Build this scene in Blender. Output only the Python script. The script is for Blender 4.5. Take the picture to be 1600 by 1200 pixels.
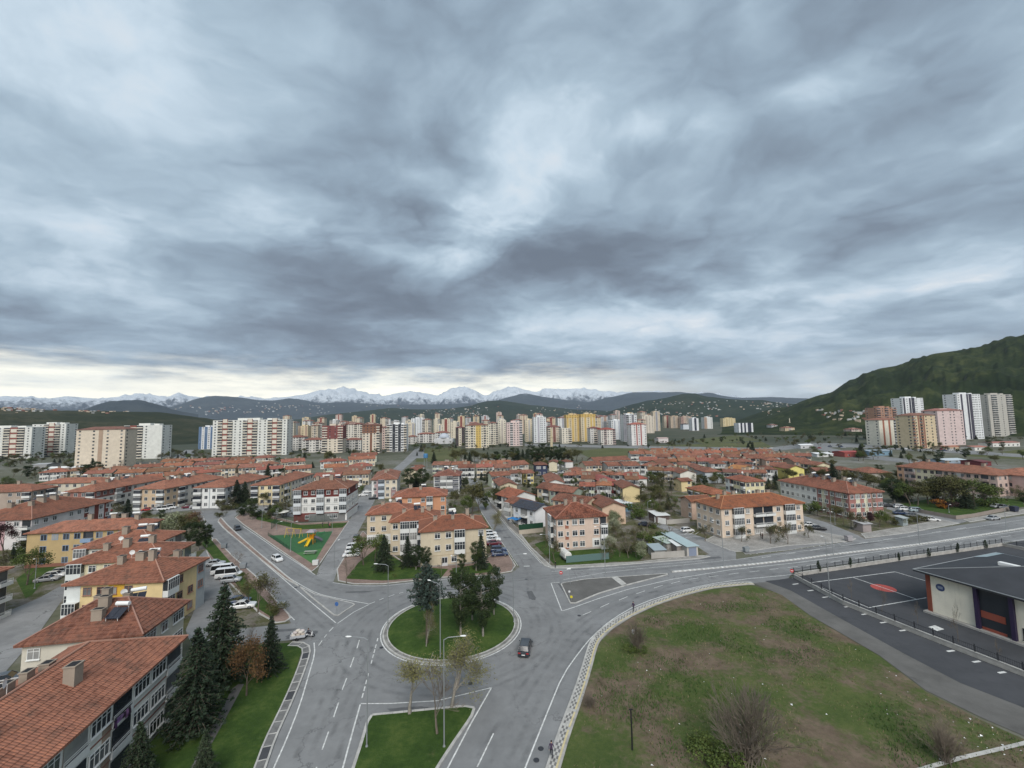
import bpy, bmesh, math, random
import numpy as np
from mathutils import Vector, Matrix
from mathutils import noise as mnoise

for _o in list(bpy.data.objects):
 bpy.data.objects.remove(_o)
SC = bpy.context.scene
COL = SC.collection
R = math.radians
rnd = random.Random(7)

# ------------------------------------------------------------------ camera
HC = 37.0                       # eye height: a balcony on about the twelfth floor
FPX, HORPX, ROLL = 650.0, 653.0, R(-1.0)
PITCH = math.atan((HORPX - 600) / FPX)
cam_d = bpy.data.cameras.new('camera')
cam_d.sensor_width = 36.0
cam_d.lens = FPX / 1600 * 36.0
cam_d.clip_start = 0.5
cam_d.clip_end = 60000
cam = bpy.data.objects.new('camera', cam_d)
COL.objects.link(cam)
cam.matrix_world = Matrix.Translation((0, 0, HC)) @ Matrix.Rotation(R(90) + PITCH, 4, 'X') @ Matrix.Rotation(ROLL, 4, 'Z')
SC.camera = cam

# ------------------------------------------------------------------ exposure and render
SC.view_settings.view_transform = 'Standard'
SC.view_settings.look = 'None'
SC.view_settings.gamma = 1.0
SC.view_settings.use_curve_mapping = False
SC.view_settings.exposure = 1.36
SC.cycles.max_bounces = 5
SC.cycles.diffuse_bounces = 2
SC.cycles.glossy_bounces = 2
SC.cycles.transmission_bounces = 2
SC.cycles.volume_bounces = 0
SC.cycles.transparent_max_bounces = 6
SC.cycles.use_denoising = True
SC.cycles.caustics_reflective = False
SC.cycles.caustics_refractive = False
SC.cycles.sample_clamp_indirect = 4.0

# ------------------------------------------------------------------ node helpers
class NT:
 """small wrapper to write node graphs briefly"""
 def __init__(s, tree):
  s.t = tree; s.n = tree.nodes; s.l = tree.links
 def new(s, typ, **kw):
  nd = s.n.new(typ)
  for k, v in kw.items():
   setattr(nd, k, v)
  return nd
 def put(s, sock, v):
  if v is None: return
  if isinstance(v, bpy.types.NodeSocket): s.l.new(v, sock)
  else:
   if isinstance(v, (tuple, list)) and len(v) == 3 and len(sock.default_value) == 4: v = (*v, 1)
   sock.default_value = v
 def math(s, op, a, b=None, c=None, clamp=False):
  nd = s.new('ShaderNodeMath', operation=op); nd.use_clamp = clamp
  s.put(nd.inputs[0], a); s.put(nd.inputs[1], b); s.put(nd.inputs[2], c)
  return nd.outputs[0]
 def vmath(s, op, a, b=None):
  nd = s.new('ShaderNodeVectorMath', operation=op)
  s.put(nd.inputs[0], a)
  if b is not None:
   if op == 'SCALE': s.put(nd.inputs[3], b)
   else: s.put(nd.inputs[1], b)
  return nd.outputs['Value'] if op in ('LENGTH', 'DOT_PRODUCT', 'DISTANCE') else nd.outputs[0]
 def noise(s, vec, scale, detail=4, rough=0.55, dist=0.0, out=0, dim='3D'):
  nd = s.new('ShaderNodeTexNoise', noise_dimensions=dim)
  s.put(nd.inputs['Vector'], vec); nd.inputs['Scale'].default_value = scale
  nd.inputs['Detail'].default_value = detail; nd.inputs['Roughness'].default_value = rough
  nd.inputs['Distortion'].default_value = dist
  return nd.outputs[out]
 def ramp(s, fac, stops, interp='LINEAR'):
  nd = s.new('ShaderNodeValToRGB'); cr = nd.color_ramp; cr.interpolation = interp
  while len(cr.elements) > 1: cr.elements.remove(cr.elements[-1])
  for i, (p, c) in enumerate(stops):
   e = cr.elements[0] if i == 0 else cr.elements.new(p)
   e.position = p
   e.color = (*c, 1) if len(c) == 3 else c
  s.put(nd.inputs[0], fac)
  return nd.outputs[0]
 def step(s, v, a, b):
  nd = s.new('ShaderNodeMapRange', interpolation_type='SMOOTHSTEP')
  s.put(nd.inputs[0], v); nd.inputs[1].default_value = a; nd.inputs[2].default_value = b
  return nd.outputs[0]
 def mix(s, fac, a, b, mode='MIX'):
  nd = s.new('ShaderNodeMix', data_type='RGBA', blend_type=mode)
  s.put(nd.inputs[0], fac); s.put(nd.inputs[6], a); s.put(nd.inputs[7], b)
  return nd.outputs[2]
 def sep(s, v):
  nd = s.new('ShaderNodeSeparateXYZ'); s.put(nd.inputs[0], v); return nd.outputs
 def comb(s, x, y, z=0.0):
  nd = s.new('ShaderNodeCombineXYZ')
  for i, v in enumerate((x, y, z)): s.put(nd.inputs[i], v)
  return nd.outputs[0]

def lin(v):
 v /= 255.0
 return v / 12.92 if v <= 0.04045 else ((v + 0.055) / 1.055) ** 2.4
def S(r, g, b, k=1.0):
 return (lin(r) * k, lin(g) * k, lin(b) * k)

# ------------------------------------------------------------------ sky
SUN_EL, SUN_AZ = R(42), R(174)          # azimuth from +Y towards +X: behind the camera
W = bpy.data.worlds.new('World'); SC.world = W; W.use_nodes = True
W.cycles.sampling_method = 'MANUAL'; W.cycles.sample_map_resolution = 512
def build_sky():
 t = NT(W.node_tree); t.n.clear()
 out = t.new('ShaderNodeOutputWorld'); bg = t.new('ShaderNodeBackground')
 D = t.new('ShaderNodeTexCoord').outputs['Generated']
 sky = t.new('ShaderNodeTexSky', sky_type='NISHITA'); sky.sun_disc = False
 sky.sun_elevation = SUN_EL; sky.sun_rotation = SUN_AZ
 sky.air_density = 1.0; sky.dust_density = 2.0
 x, y, z = t.sep(D)
 zc = t.math('ADD', t.math('MAXIMUM', z, 0.0), 0.16)
 P = t.comb(t.math('DIVIDE', x, zc), t.math('DIVIDE', y, zc))            # the cloud deck as a flat layer overhead
 mp = t.new('ShaderNodeMapping'); t.put(mp.inputs[0], P)                 # its rolls run from the lower left to the upper right
 mp.inputs['Rotation'].default_value = (0, 0, R(-32)); mp.inputs['Scale'].default_value = (0.92, 1.05, 1.0)
 P2 = mp.outputs[0]
 wv = t.vmath('SUBTRACT', t.noise(P2, 1.1, 4, 0.6, out=1, dim='2D'), (0.5, 0.5, 0.5))
 PW = t.vmath('ADD', P2, t.vmath('SCALE', wv, 0.42))
 n1 = t.noise(PW, 0.85, 10, 0.55, dim='2D')
 n2 = t.noise(t.vmath('ADD', PW, (3.1, 8.4, 0)), 2.6, 8, 0.58, dim='2D')
 n3 = t.noise(t.vmath('ADD', PW, (7.3, 2.1, 0)), 0.36, 2, 0.5, dim='2D')
 bil = t.math('ABSOLUTE', t.math('SUBTRACT', t.noise(t.vmath('ADD', PW, (1.7, 4.4, 0)), 1.35, 7, 0.55, dim='2D'), 0.5))   # billowed edges
 # broad lighter and darker masses of the deck, placed by compass direction and height above the horizon
 yc = t.math('MAXIMUM', y, 0.05)
 G = t.comb(t.math('DIVIDE', x, yc), t.math('DIVIDE', z, yc))
 wv2 = t.vmath('SUBTRACT', t.noise(PW, 1.1, 6, 0.62, out=1, dim='2D'), (0.5, 0.5, 0.5))
 wsc = t.math('MULTIPLY', t.step(z, 0.0, 0.45), 0.50)
 GW = t.vmath('ADD', G, t.vmath('MULTIPLY', t.vmath('SCALE', wv2, t.math('ADD', wsc, 0.05)), (1.0, 0.75, 0)))
 front = t.step(y, 0.05, 0.3)
 acc = None
 for (cx, cy, rx, ry, rot, amp) in SKY_MASSES:
  m = t.new('ShaderNodeMapping', vector_type='TEXTURE'); t.put(m.inputs[0], GW)
  m.inputs['Location'].default_value = ((cx - 800) / FPX, (HORPX - cy - (cx - 800) * 0.0175) / FPX, 0)
  m.inputs['Rotation'].default_value = (0, 0, R(rot)); m.inputs['Scale'].default_value = (rx / FPX, ry / FPX, 1)
  g = t.new('ShaderNodeTexGradient', gradient_type='SPHERICAL'); t.put(g.inputs[0], m.outputs[0])
  v = t.math('MULTIPLY', t.step(g.outputs[1], 0.0, 1.0), amp)
  acc = v if acc is None else t.math('ADD', acc, v)
 acc = t.math('MULTIPLY', t.math('MULTIPLY', acc, front), t.math('ADD', t.math('MULTIPLY', n2, 2.4), -0.2))
 b = t.math('MULTIPLY', t.math('SUBTRACT', n1, 0.5), 1.25)
 b = t.math('ADD', b, t.math('MULTIPLY', t.math('SUBTRACT', n2, 0.5), 0.30))
 b = t.math('ADD', b, t.math('MULTIPLY', t.math('SUBTRACT', n3, 0.5), 0.35))
 b = t.math('ADD', b, t.math('MULTIPLY', t.math('SUBTRACT', bil, 0.09), 1.25))
 b = t.math('ADD', t.math('MULTIPLY', t.math('ADD', b, t.math('MULTIPLY', acc, 0.72)), 1.05), 0.525)
 cloud = t.ramp(b, [(0.0, S(95, 105, 119)), (0.18, S(111, 124, 139)), (0.40, S(137, 155, 171)),
                       (0.60, S(162, 181, 196)), (0.78, S(190, 206, 219)), (0.94, S(218, 226, 232)), (1.15, S(238, 240, 240))])
 # low clear strip on the horizon, brighter and warmer: lit air under the deck
 az = t.math('ARCTAN2', x, y)
 hn = t.noise(t.comb(t.math('MULTIPLY', az, 6.0), t.math('MULTIPLY', z, 38.0)), 1.0, 6, 0.62, dim='2D')
 el = t.math('ADD', z, t.math('MULTIPLY', t.math('SUBTRACT', hn, 0.5), 0.10))
 left = t.step(az, 0.55, -0.10)
 strip = t.math('MULTIPLY', t.step(el, 0.135, 0.050), t.math('ADD', t.math('MULTIPLY', left, 0.84), 0.14))
 cloud = t.mix(strip, cloud, S(246, 239, 216, 1.8))
 gap = t.math('MULTIPLY', t.step(b, 0.75, 1.05), 0.25)
 blue = t.vmath('SCALE', sky.outputs[0], 0.05)
 cloud = t.vmath('SCALE', cloud, 0.465)
 col = t.mix(gap, cloud, blue)
 col = t.mix(t.step(z, 0.0, -0.02), col, S(80, 88, 92, 0.49))
 t.put(bg.inputs[0], col); bg.inputs[1].default_value = 1.0
 t.l.new(bg.outputs[0], out.inputs[0])
SKY_MASSES = [  # pixel centre, radii, tilt, lightening
 (790, 200, 150, 380, -28, 0.24), (930, 130, 130, 300, -40, 0.22), (640, 90, 170, 120, 30, 0.12), (700, 350, 150, 230, -38, 0.20), (470, 335, 420, 85, -8, 0.18),
 (1045, 175, 170, 55, 28, 0.26), (560, 255, 130, 60, 0, 0.18), (180, 430, 300, 85, -6, 0.22),
 (1520, 430, 480, 120, 16, 0.30), (960, 500, 430, 60, 4, 0.26), (1400, 60, 190, 60, 28, 0.20), (330, 60, 420, 140, -10, 0.10),
 (420, 460, 480, 130, 3, -0.26), (1100, 320, 700, 180, 17, -0.27), (110, 535, 560, 65, 0, -0.26), (640, 520, 480, 75, 2, -0.24),
 (1530, 100, 270, 120, 28, -0.26), (330, 230, 400, 120, -6, -0.08), (820, 425, 420, 90, 6, -0.22), (1050, 578, 600, 34, 2, -0.18),
 (1330, 525, 420, 50, 10, -0.16),
]
build_sky()

sun_d = bpy.data.lights.new('sun', 'SUN'); sun_d.energy = 1.5; sun_d.angle = R(42); sun_d.color = (1.0, 0.965, 0.92)
sun = bpy.data.objects.new('sun', sun_d); COL.objects.link(sun)
_sd = Vector((math.sin(SUN_AZ) * math.cos(SUN_EL), math.cos(SUN_AZ) * math.cos(SUN_EL), math.sin(SUN_EL)))
sun.rotation_euler = _sd.to_track_quat('Z', 'Y').to_euler()
sun.location = _sd * 300

# ------------------------------------------------------------------ from a point of the photograph to a place on the ground
_cr, _sr, _cp, _sp = math.cos(ROLL), math.sin(ROLL), math.cos(PITCH), math.sin(PITCH)
def ray(px, py):
 x = px - 800; y = 600 - py
 x, y = _cr * x - _sr * y, _sr * x + _cr * y
 dx, dy, dz = x / FPX, 1.0, y / FPX
 return dx, _cp * dy - _sp * dz, _sp * dy + _cp * dz
def U(px, py, z=0.0):
 d = ray(px, py); k = (z - HC) / d[2]
 return (d[0] * k, d[1] * k)
def hor_at(px): return HORPX - (px - 800) * 0.01746
def pix(X, Y, Z):
 z = Z - HC
 a, b, c = X, _cp * Y + _sp * z, -_sp * Y + _cp * z
 x, y = FPX * a / b, FPX * c / b
 return 800 + _cr * x + _sr * y, 600 - (-_sr * x + _cr * y)
def at_dist(px, d, py=None):
 """ground place seen at column px at depth d"""
 r = ray(px, hor_at(px) + 1.0); return (r[0] / r[1] * d, d)

# ------------------------------------------------------------------ mesh builder
class MB:
 def __init__(s): s.v = []; s.f = []; s.uv = []; s.mi = []; s.cm = 0
 def face(s, pts, uvs=None):
  i = len(s.v); s.v.extend(pts); s.f.append(tuple(range(i, i + len(pts))))
  s.uv.extend(uvs if uvs else [(0, 0)] * len(pts)); s.mi.append(s.cm)
 def box(s, x0, x1, y0, y1, z0, z1, top=True, bottom=True):
  a, b, c, d = (x0, y0), (x1, y0), (x1, y1), (x0, y1)
  s.prism([a, b, c, d], z0, z1, top, bottom)
 def prism(s, poly, z0, z1, top=True, bottom=True):
  n = len(poly)
  for i in range(n):
   p, q = poly[i], poly[(i + 1) % n]
   L = math.hypot(q[0] - p[0], q[1] - p[1])
   s.face([(p[0], p[1], z0), (q[0], q[1], z0), (q[0], q[1], z1), (p[0], p[1], z1)], [(0, z0), (L, z0), (L, z1), (0, z1)])
  if top: s.face([(p[0], p[1], z1) for p in poly], [(p[0], p[1]) for p in poly])
  if bottom: s.face([(p[0], p[1], z0) for p in reversed(poly)], [(p[0], p[1]) for p in reversed(poly)])
 def obox(s, c, u, hw, hd, z0, z1):
  """box centred at c, long axis u (unit 2-vector), half sizes"""
  v = (-u[1], u[0])
  P = [(c[0] + u[0] * a * hw + v[0] * b * hd, c[1] + u[1] * a * hw + v[1] * b * hd) for a, b in ((-1, -1), (1, -1), (1, 1), (-1, 1))]
  s.prism(P, z0, z1)
 def tube(s, pts, radii, n=6, cap=True):
  rings = []
  for i, p in enumerate(pts):
   p = Vector(p)
   d = (Vector(pts[min(i + 1, len(pts) - 1)]) - Vector(pts[max(i - 1, 0)]))
   if d.length < 1e-6: d = Vector((0, 0, 1))
   d.normalize()
   a = d.orthogonal().normalized(); b = d.cross(a)
   rr = radii[i] if isinstance(radii, (list, tuple)) else radii
   rings.append([tuple(p + (a * math.cos(2 * math.pi * k / n) + b * math.sin(2 * math.pi * k / n)) * rr) for k in range(n)])
  for r0, r1 in zip(rings, rings[1:]):
   for k in range(n):
    s.face([r0[k], r0[(k + 1) % n], r1[(k + 1) % n], r1[k]])
  if cap:
   s.face(rings[-1]); s.face(list(reversed(rings[0])))
 def lathe(s, prof, n=12, c=(0, 0)):
  for (r0, z0), (r1, z1) in zip(prof, prof[1:]):
   for k in range(n):
    a0, a1 = 2 * math.pi * k / n, 2 * math.pi * (k + 1) / n
    s.face([(c[0] + r0 * math.cos(a0), c[1] + r0 * math.sin(a0), z0), (c[0] + r0 * math.cos(a1), c[1] + r0 * math.sin(a1), z0),
      (c[0] + r1 * math.cos(a1), c[1] + r1 * math.sin(a1), z1), (c[0] + r1 * math.cos(a0), c[1] + r1 * math.sin(a0), z1)])
 def mesh(s, name, mats, smooth=False, merge=False):
  me = bpy.data.meshes.new(name)
  me.from_pydata(s.v, [], s.f)
  if any(u != (0, 0) for u in s.uv[:400]):
   ul = me.uv_layers.new(name='UVMap')
   ul.data.foreach_set('uv', [c for u in s.uv for c in u])
  for m in (mats if isinstance(mats, (list, tuple)) else [mats]): me.materials.append(m)
  if any(s.mi): me.polygons.foreach_set('material_index', s.mi)
  if merge:
   bm = bmesh.new(); bm.from_mesh(me); bmesh.ops.remove_doubles(bm, verts=bm.verts, dist=1e-4); bm.to_mesh(me); bm.free()
  if smooth: me.polygons.foreach_set('use_smooth', [True] * len(me.polygons))
  me.update()
  return me
 def obj(s, name, mats, parent=None, smooth=False, color=None, merge=False):
  return mk(name, s.mesh(name, mats, smooth, merge), parent, color)

def mk(name, me, parent=None, color=None, loc=None, rotz=None):
 o = bpy.data.objects.new(name, me); COL.objects.link(o)
 if parent: o.parent = parent
 if color: o.color = (*color, 1.0) if len(color) == 3 else color
 if loc: o.location = loc
 if rotz is not None: o.rotation_euler = (0, 0, rotz)
 return o
def tag(o, label, cat, group=None):
 o['label'] = label; o['category'] = cat
 if group: o['group'] = group
 return o
def thing(name, label, cat, loc=(0, 0, 0), rotz=0.0, group=None):
 o = bpy.data.objects.new(name, None); COL.objects.link(o)
 o.empty_display_size = 0.3
 o.location = (loc[0], loc[1], loc[2] if len(loc) > 2 else 0.0); o.rotation_euler = (0, 0, rotz)
 return tag(o, label, cat, group)
def kind(o, k): o['kind'] = k; return o
def dup(root, loc, rotz, scale=1.0, label=None, cat=None, group=None, zs=None):
 r = root.copy(); COL.objects.link(r)
 r.location = (loc[0], loc[1], loc[2] if len(loc) > 2 else 0.0); r.rotation_euler = (0, 0, rotz)
 r.scale = (scale, scale, scale if zs is None else zs)
 if label: r['label'] = label
 if cat: r['category'] = cat
 if group: r['group'] = group
 elif 'group' in r: del r['group']
 for ch in root.children:
  c = ch.copy(); COL.objects.link(c); c.parent = r
  for g in ch.children:
   d = g.copy(); COL.objects.link(d); d.parent = c
 return r
ORD = ['first', 'second', 'third', 'fourth', 'fifth', 'sixth', 'seventh', 'eighth', 'ninth', 'tenth', 'eleventh', 'twelfth', 'thirteenth',
       'fourteenth', 'fifteenth', 'sixteenth', 'seventeenth', 'eighteenth', 'nineteenth', 'twentieth', 'twenty-first', 'twenty-second',
       'twenty-third', 'twenty-fourth', 'twenty-fifth', 'twenty-sixth', 'twenty-seventh', 'twenty-eighth', 'twenty-ninth', 'thirtieth']

# ------------------------------------------------------------------ materials
def newmat(name):
 m = bpy.data.materials.new(name); m.use_nodes = True
 t = NT(m.node_tree); b = t.n['Principled BSDF']
 return m, t, b
def wpos(t): return t.new('ShaderNodeNewGeometry').outputs['Position']
def plain(name, col, rough=0.7, metal=0.0, var=0.12, scale=0.6, bump=0.0, spec=0.3):
 m, t, b = newmat(name)
 n = t.noise(wpos(t), scale, 5, 0.6)
 c = t.mix(1.0, (*col, 1), t.ramp(n, [(0.25, (1 - var,) * 3), (0.75, (1 + var,) * 3)]), 'MULTIPLY')
 t.put(b.inputs['Base Color'], c); b.inputs['Roughness'].default_value = rough; b.inputs['Metallic'].default_value = metal
 b.inputs['Specular IOR Level'].default_value = spec
 if bump:
  bp = t.new('ShaderNodeBump'); bp.inputs['Strength'].default_value = bump; bp.inputs['Distance'].default_value = 0.05
  t.put(bp.inputs['Height'], t.noise(wpos(t), scale * 12, 4, 0.6)); t.put(b.inputs['Normal'], bp.outputs[0])
 return m
def objcol(name, rough=0.8, var=0.16, stain=0.25, metal=0.0, coat=0.0, streak=True):
 """colour from the object, with rain streaks and patchy wear"""
 m, t, b = newmat(name)
 oi = t.new('ShaderNodeObjectInfo'); P = wpos(t)
 n = t.noise(P, 0.35, 5, 0.62)
 c = t.mix(1.0, oi.outputs['Color'], t.ramp(n, [(0.25, (1 - var,) * 3), (0.75, (1 + var * 0.6,) * 3)]), 'MULTIPLY')
 if streak:
  x, y, z = t.sep(P)
  s = t.noise(t.comb(t.math('MULTIPLY', x, 2.2), t.math('MULTIPLY', y, 2.2), t.math('MULTIPLY', z, 0.18)), 1.0, 4, 0.6)
  c = t.mix(t.math('MULTIPLY', t.step(s, 0.55, 0.8), stain), c, t.mix(0.75, c, (0.10, 0.09, 0.08, 1)))
 t.put(b.inputs['Base Color'], c); b.inputs['Roughness'].default_value = rough; b.inputs['Metallic'].default_value = metal
 b.inputs['Specular IOR Level'].default_value = 0.25
 if coat: b.inputs['Coat Weight'].default_value = coat; b.inputs['Specular IOR Level'].default_value = 0.5
 return m
M = {}
M['wall'] = objcol('painted_render', stain=0.32)
M['paint'] = objcol('painted_trim', rough=0.55, var=0.06, stain=0.12)
M['car'] = objcol('car_paint', rough=0.28, var=0.02, stain=0.0, coat=0.6, streak=False)
M['cloth'] = objcol('cloth', rough=0.9, var=0.08, streak=False)
M['leafc'] = None

def mat_roof(name, near):
 m, t, b = newmat(name)
 oi = t.new('ShaderNodeObjectInfo')
 uv = t.new('ShaderNodeUVMap').outputs[0]; u, v, _ = t.sep(uv)
 cell = t.comb(t.math('FLOOR', t.math('DIVIDE', u, 0.28)), t.math('FLOOR', t.math('DIVIDE', v, 0.36)), oi.outputs['Random'])
 wn = t.new('ShaderNodeTexWhiteNoise', noise_dimensions='3D'); t.put(wn.inputs[0], cell)
 P = wpos(t)
 big = t.noise(P, 0.22, 5, 0.65); mid = t.noise(P, 1.3, 4, 0.65)
 tile = t.math('ADD', t.math('MULTIPLY', t.math('SUBTRACT', wn.outputs[0], 0.5), 0.5), t.math('ADD', t.math('MULTIPLY', t.math('SUBTRACT', big, 0.5), 1.2), t.math('MULTIPLY', t.math('SUBTRACT', mid, 0.5), 0.9)))
 amp = t.math('ADD', t.math('MULTIPLY', t.math('SUBTRACT', 1.0, oi.outputs['Alpha']), 1.5), 0.62)
 f = t.math('ADD', t.math('MULTIPLY', tile, amp), 0.5)
 c = t.ramp(f, [(0.0, (0.46, 0.40, 0.36)), (0.3, (0.78, 0.74, 0.72)), (0.5, (1, 1, 1)), (0.75, (1.18, 1.13, 1.05)), (1.0, (1.4, 1.35, 1.3))])
 hs = t.new('ShaderNodeHueSaturation'); t.put(hs.inputs['Color'], oi.outputs['Color']); hs.inputs['Saturation'].default_value = 0.92; hs.inputs['Hue'].default_value = 0.504
 t.put(hs.inputs['Value'], t.math('ADD', t.math('MULTIPLY', oi.outputs['Random'], 0.28), 0.75))
 c = t.mix(1.0, hs.outputs[0], c, 'MULTIPLY')
 # lichen and soot
 c = t.mix(t.math('MULTIPLY', t.step(t.noise(P, 0.6, 6, 0.7), 0.46, 0.72), 0.70), c, (0.085, 0.060, 0.047, 1))
 # place within each tile, for the raised relief of near roofs
 fu = t.math('FRACT', t.math('DIVIDE', u, 0.28)); fv = t.math('FRACT', t.math('DIVIDE', v, 0.36))
 t.put(b.inputs['Base Color'], c); b.inputs['Roughness'].default_value = 0.85; b.inputs['Specular IOR Level'].default_value = 0.2
 if near:
  h = t.math('ADD', t.math('MULTIPLY', t.math('SINE', t.math('MULTIPLY', fu, math.pi)), 0.06), t.math('MULTIPLY', t.math('SUBTRACT', 1.0, fv), 0.05))
  bp = t.new('ShaderNodeBump'); bp.inputs['Strength'].default_value = 0.8; bp.inputs['Distance'].default_value = 1.0
  t.put(bp.inputs['Height'], h); t.put(b.inputs['Normal'], bp.outputs[0])
 return m
M['roof0'] = mat_roof('roof_tiles_near', True)
M['roof1'] = mat_roof('roof_tiles_far', False)

def mat_glass():
 m, t, b = newmat('window_glass')
 oi = t.new('ShaderNodeObjectInfo')
 P = wpos(t)
 wn = t.noise(t.vmath('ADD', P, t.comb(t.math('MULTIPLY', oi.outputs['Random'], 50.0), 0.0, 0.0)), 0.35, 2, 0.5)
 f = t.math('ADD', t.math('MULTIPLY', oi.outputs['Random'], 0.75), t.math('MULTIPLY', wn, 0.3))
 c = t.ramp(f, [(0.0, (0.012, 0.014, 0.018)), (0.55, (0.035, 0.04, 0.047)), (0.72, (0.11, 0.115, 0.12)), (0.95, (0.34, 0.33, 0.31))])
 t.put(b.inputs['Base Color'], c); b.inputs['Roughness'].default_value = 0.12; b.inputs['Specular IOR Level'].default_value = 0.6
 return m
M['glass'] = mat_glass()
def mat_farglass():
 m, t, b = newmat('far_window_glass')
 n = t.new('ShaderNodeTexWhiteNoise', noise_dimensions='3D')
 P = t.vmath('FLOOR', t.vmath('SCALE', wpos(t), 0.34)); t.put(n.inputs[0], P)
 c = t.ramp(n.outputs[0], [(0.0, (0.02, 0.023, 0.03)), (0.6, (0.05, 0.055, 0.065)), (0.85, (0.13, 0.135, 0.14)), (1.0, (0.36, 0.36, 0.35))])
 t.put(b.inputs['Base Color'], c); b.inputs['Roughness'].default_value = 0.25
 return m
M['fglass'] = mat_farglass()
M['white'] = plain('white_plastic', (0.72, 0.72, 0.70), 0.5, var=0.06)
M['concrete'] = plain('concrete', (0.34, 0.325, 0.30), 0.9, var=0.3, scale=0.8, bump=0.3)
M['kerb'] = plain('kerb_stone', (0.40, 0.39, 0.365), 0.9, var=0.3, scale=0.9)
M['kerbdark'] = plain('grimy_kerb', (0.20, 0.195, 0.18), 0.9, var=0.45, scale=0.9)
M['line'] = plain('road_paint', (0.55, 0.55, 0.53), 0.7, var=0.42, scale=2.2)
M['yline'] = plain('yellow_paver', (0.52, 0.44, 0.25), 0.8, var=0.2, scale=1.5)
M['darkmetal'] = plain('dark_metal', (0.035, 0.037, 0.042), 0.5, var=0.15)
M['steel'] = plain('galvanised_steel', (0.27, 0.285, 0.29), 0.5, metal=0.35, var=0.12)
M['black'] = plain('rubber_and_flue_shade', (0.014, 0.014, 0.015), 0.7, var=0.1)
M['cglass'] = plain('car_glass', (0.012, 0.014, 0.017), 0.06, var=0.05, spec=0.7)
M['rim'] = plain('wheel_rim', (0.42, 0.43, 0.44), 0.35, metal=0.7, var=0.05)
M['redlamp'] = plain('red_lamp', (0.35, 0.02, 0.02), 0.3)
M['clearlamp'] = plain('clear_lamp', (0.72, 0.74, 0.76), 0.15)
M['solar'] = plain('solar_glass', (0.012, 0.013, 0.022), 0.2, var=0.2, spec=0.6)
M['bark'] = plain('bark', (0.095, 0.075, 0.058), 0.95, var=0.35, scale=4)
M['palebark'] = plain('pale_bark', (0.22, 0.20, 0.17), 0.95, var=0.3, scale=4)
M['twig'] = plain('twig_bark', (0.14, 0.115, 0.09), 0.95, var=0.3, scale=2)
M['skin'] = plain('skin', (0.42, 0.25, 0.18), 0.6)
def mat_leaf(name, c1, c2, c3):
 m, t, b = newmat(name)
 oi = t.new('ShaderNodeObjectInfo')
 P = t.new('ShaderNodeTexCoord').outputs['Object']
 n = t.noise(P, 0.75, 3, 0.6)
 wn = t.new('ShaderNodeTexWhiteNoise', noise_dimensions='3D'); t.put(wn.inputs[0], t.vmath('FLOOR', t.vmath('SCALE', P, 3.5)))
 f = t.math('ADD', t.math('MULTIPLY', n, 0.7), t.math('ADD', t.math('MULTIPLY', wn.outputs[0], 0.3), t.math('MULTIPLY', t.math('SUBTRACT', oi.outputs['Random'], 0.5), 0.22)))
 c = t.ramp(f, [(0.25, c1), (0.52, c2), (0.8, c3)])
 t.put(b.inputs['Base Color'], c); b.inputs['Roughness'].default_value = 0.75; b.inputs['Specular IOR Level'].default_value = 0.2
 return m
M['leaf_spruce'] = mat_leaf('spruce_needles', (0.014, 0.024, 0.014), (0.028, 0.045, 0.024), (0.055, 0.075, 0.036))
M['leaf_cedar'] = mat_leaf('cedar_needles', (0.018, 0.032, 0.028), (0.036, 0.056, 0.046), (0.065, 0.09, 0.07))
M['leaf_pine'] = mat_leaf('pine_needles', (0.015, 0.026, 0.010), (0.032, 0.050, 0.018), (0.065, 0.082, 0.028))
M['leaf_green'] = mat_leaf('green_leaves', (0.035, 0.055, 0.014), (0.070, 0.098, 0.024), (0.125, 0.15, 0.04))
M['leaf_spring'] = mat_leaf('spring_leaves', (0.095, 0.092, 0.036), (0.155, 0.148, 0.058), (0.23, 0.215, 0.088))
M['leaf_olive'] = mat_leaf('olive_leaves', (0.040, 0.044, 0.016), (0.078, 0.078, 0.028), (0.125, 0.115, 0.045))
M['leaf_rust'] = mat_leaf('rusty_leaves', (0.05, 0.034, 0.018), (0.11, 0.062, 0.028), (0.19, 0.105, 0.045))
M['leaf_plum'] = mat_leaf('plum_leaves', (0.022, 0.012, 0.014), (0.046, 0.022, 0.024), (0.075, 0.038, 0.036))
M['leaf_blossom'] = mat_leaf('blossom', (0.11, 0.13, 0.06), (0.23, 0.25, 0.15), (0.45, 0.44, 0.36))
M['leaf_orange'] = mat_leaf('orange_leaves', (0.20, 0.075, 0.015), (0.34, 0.14, 0.025), (0.45, 0.22, 0.05))

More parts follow.
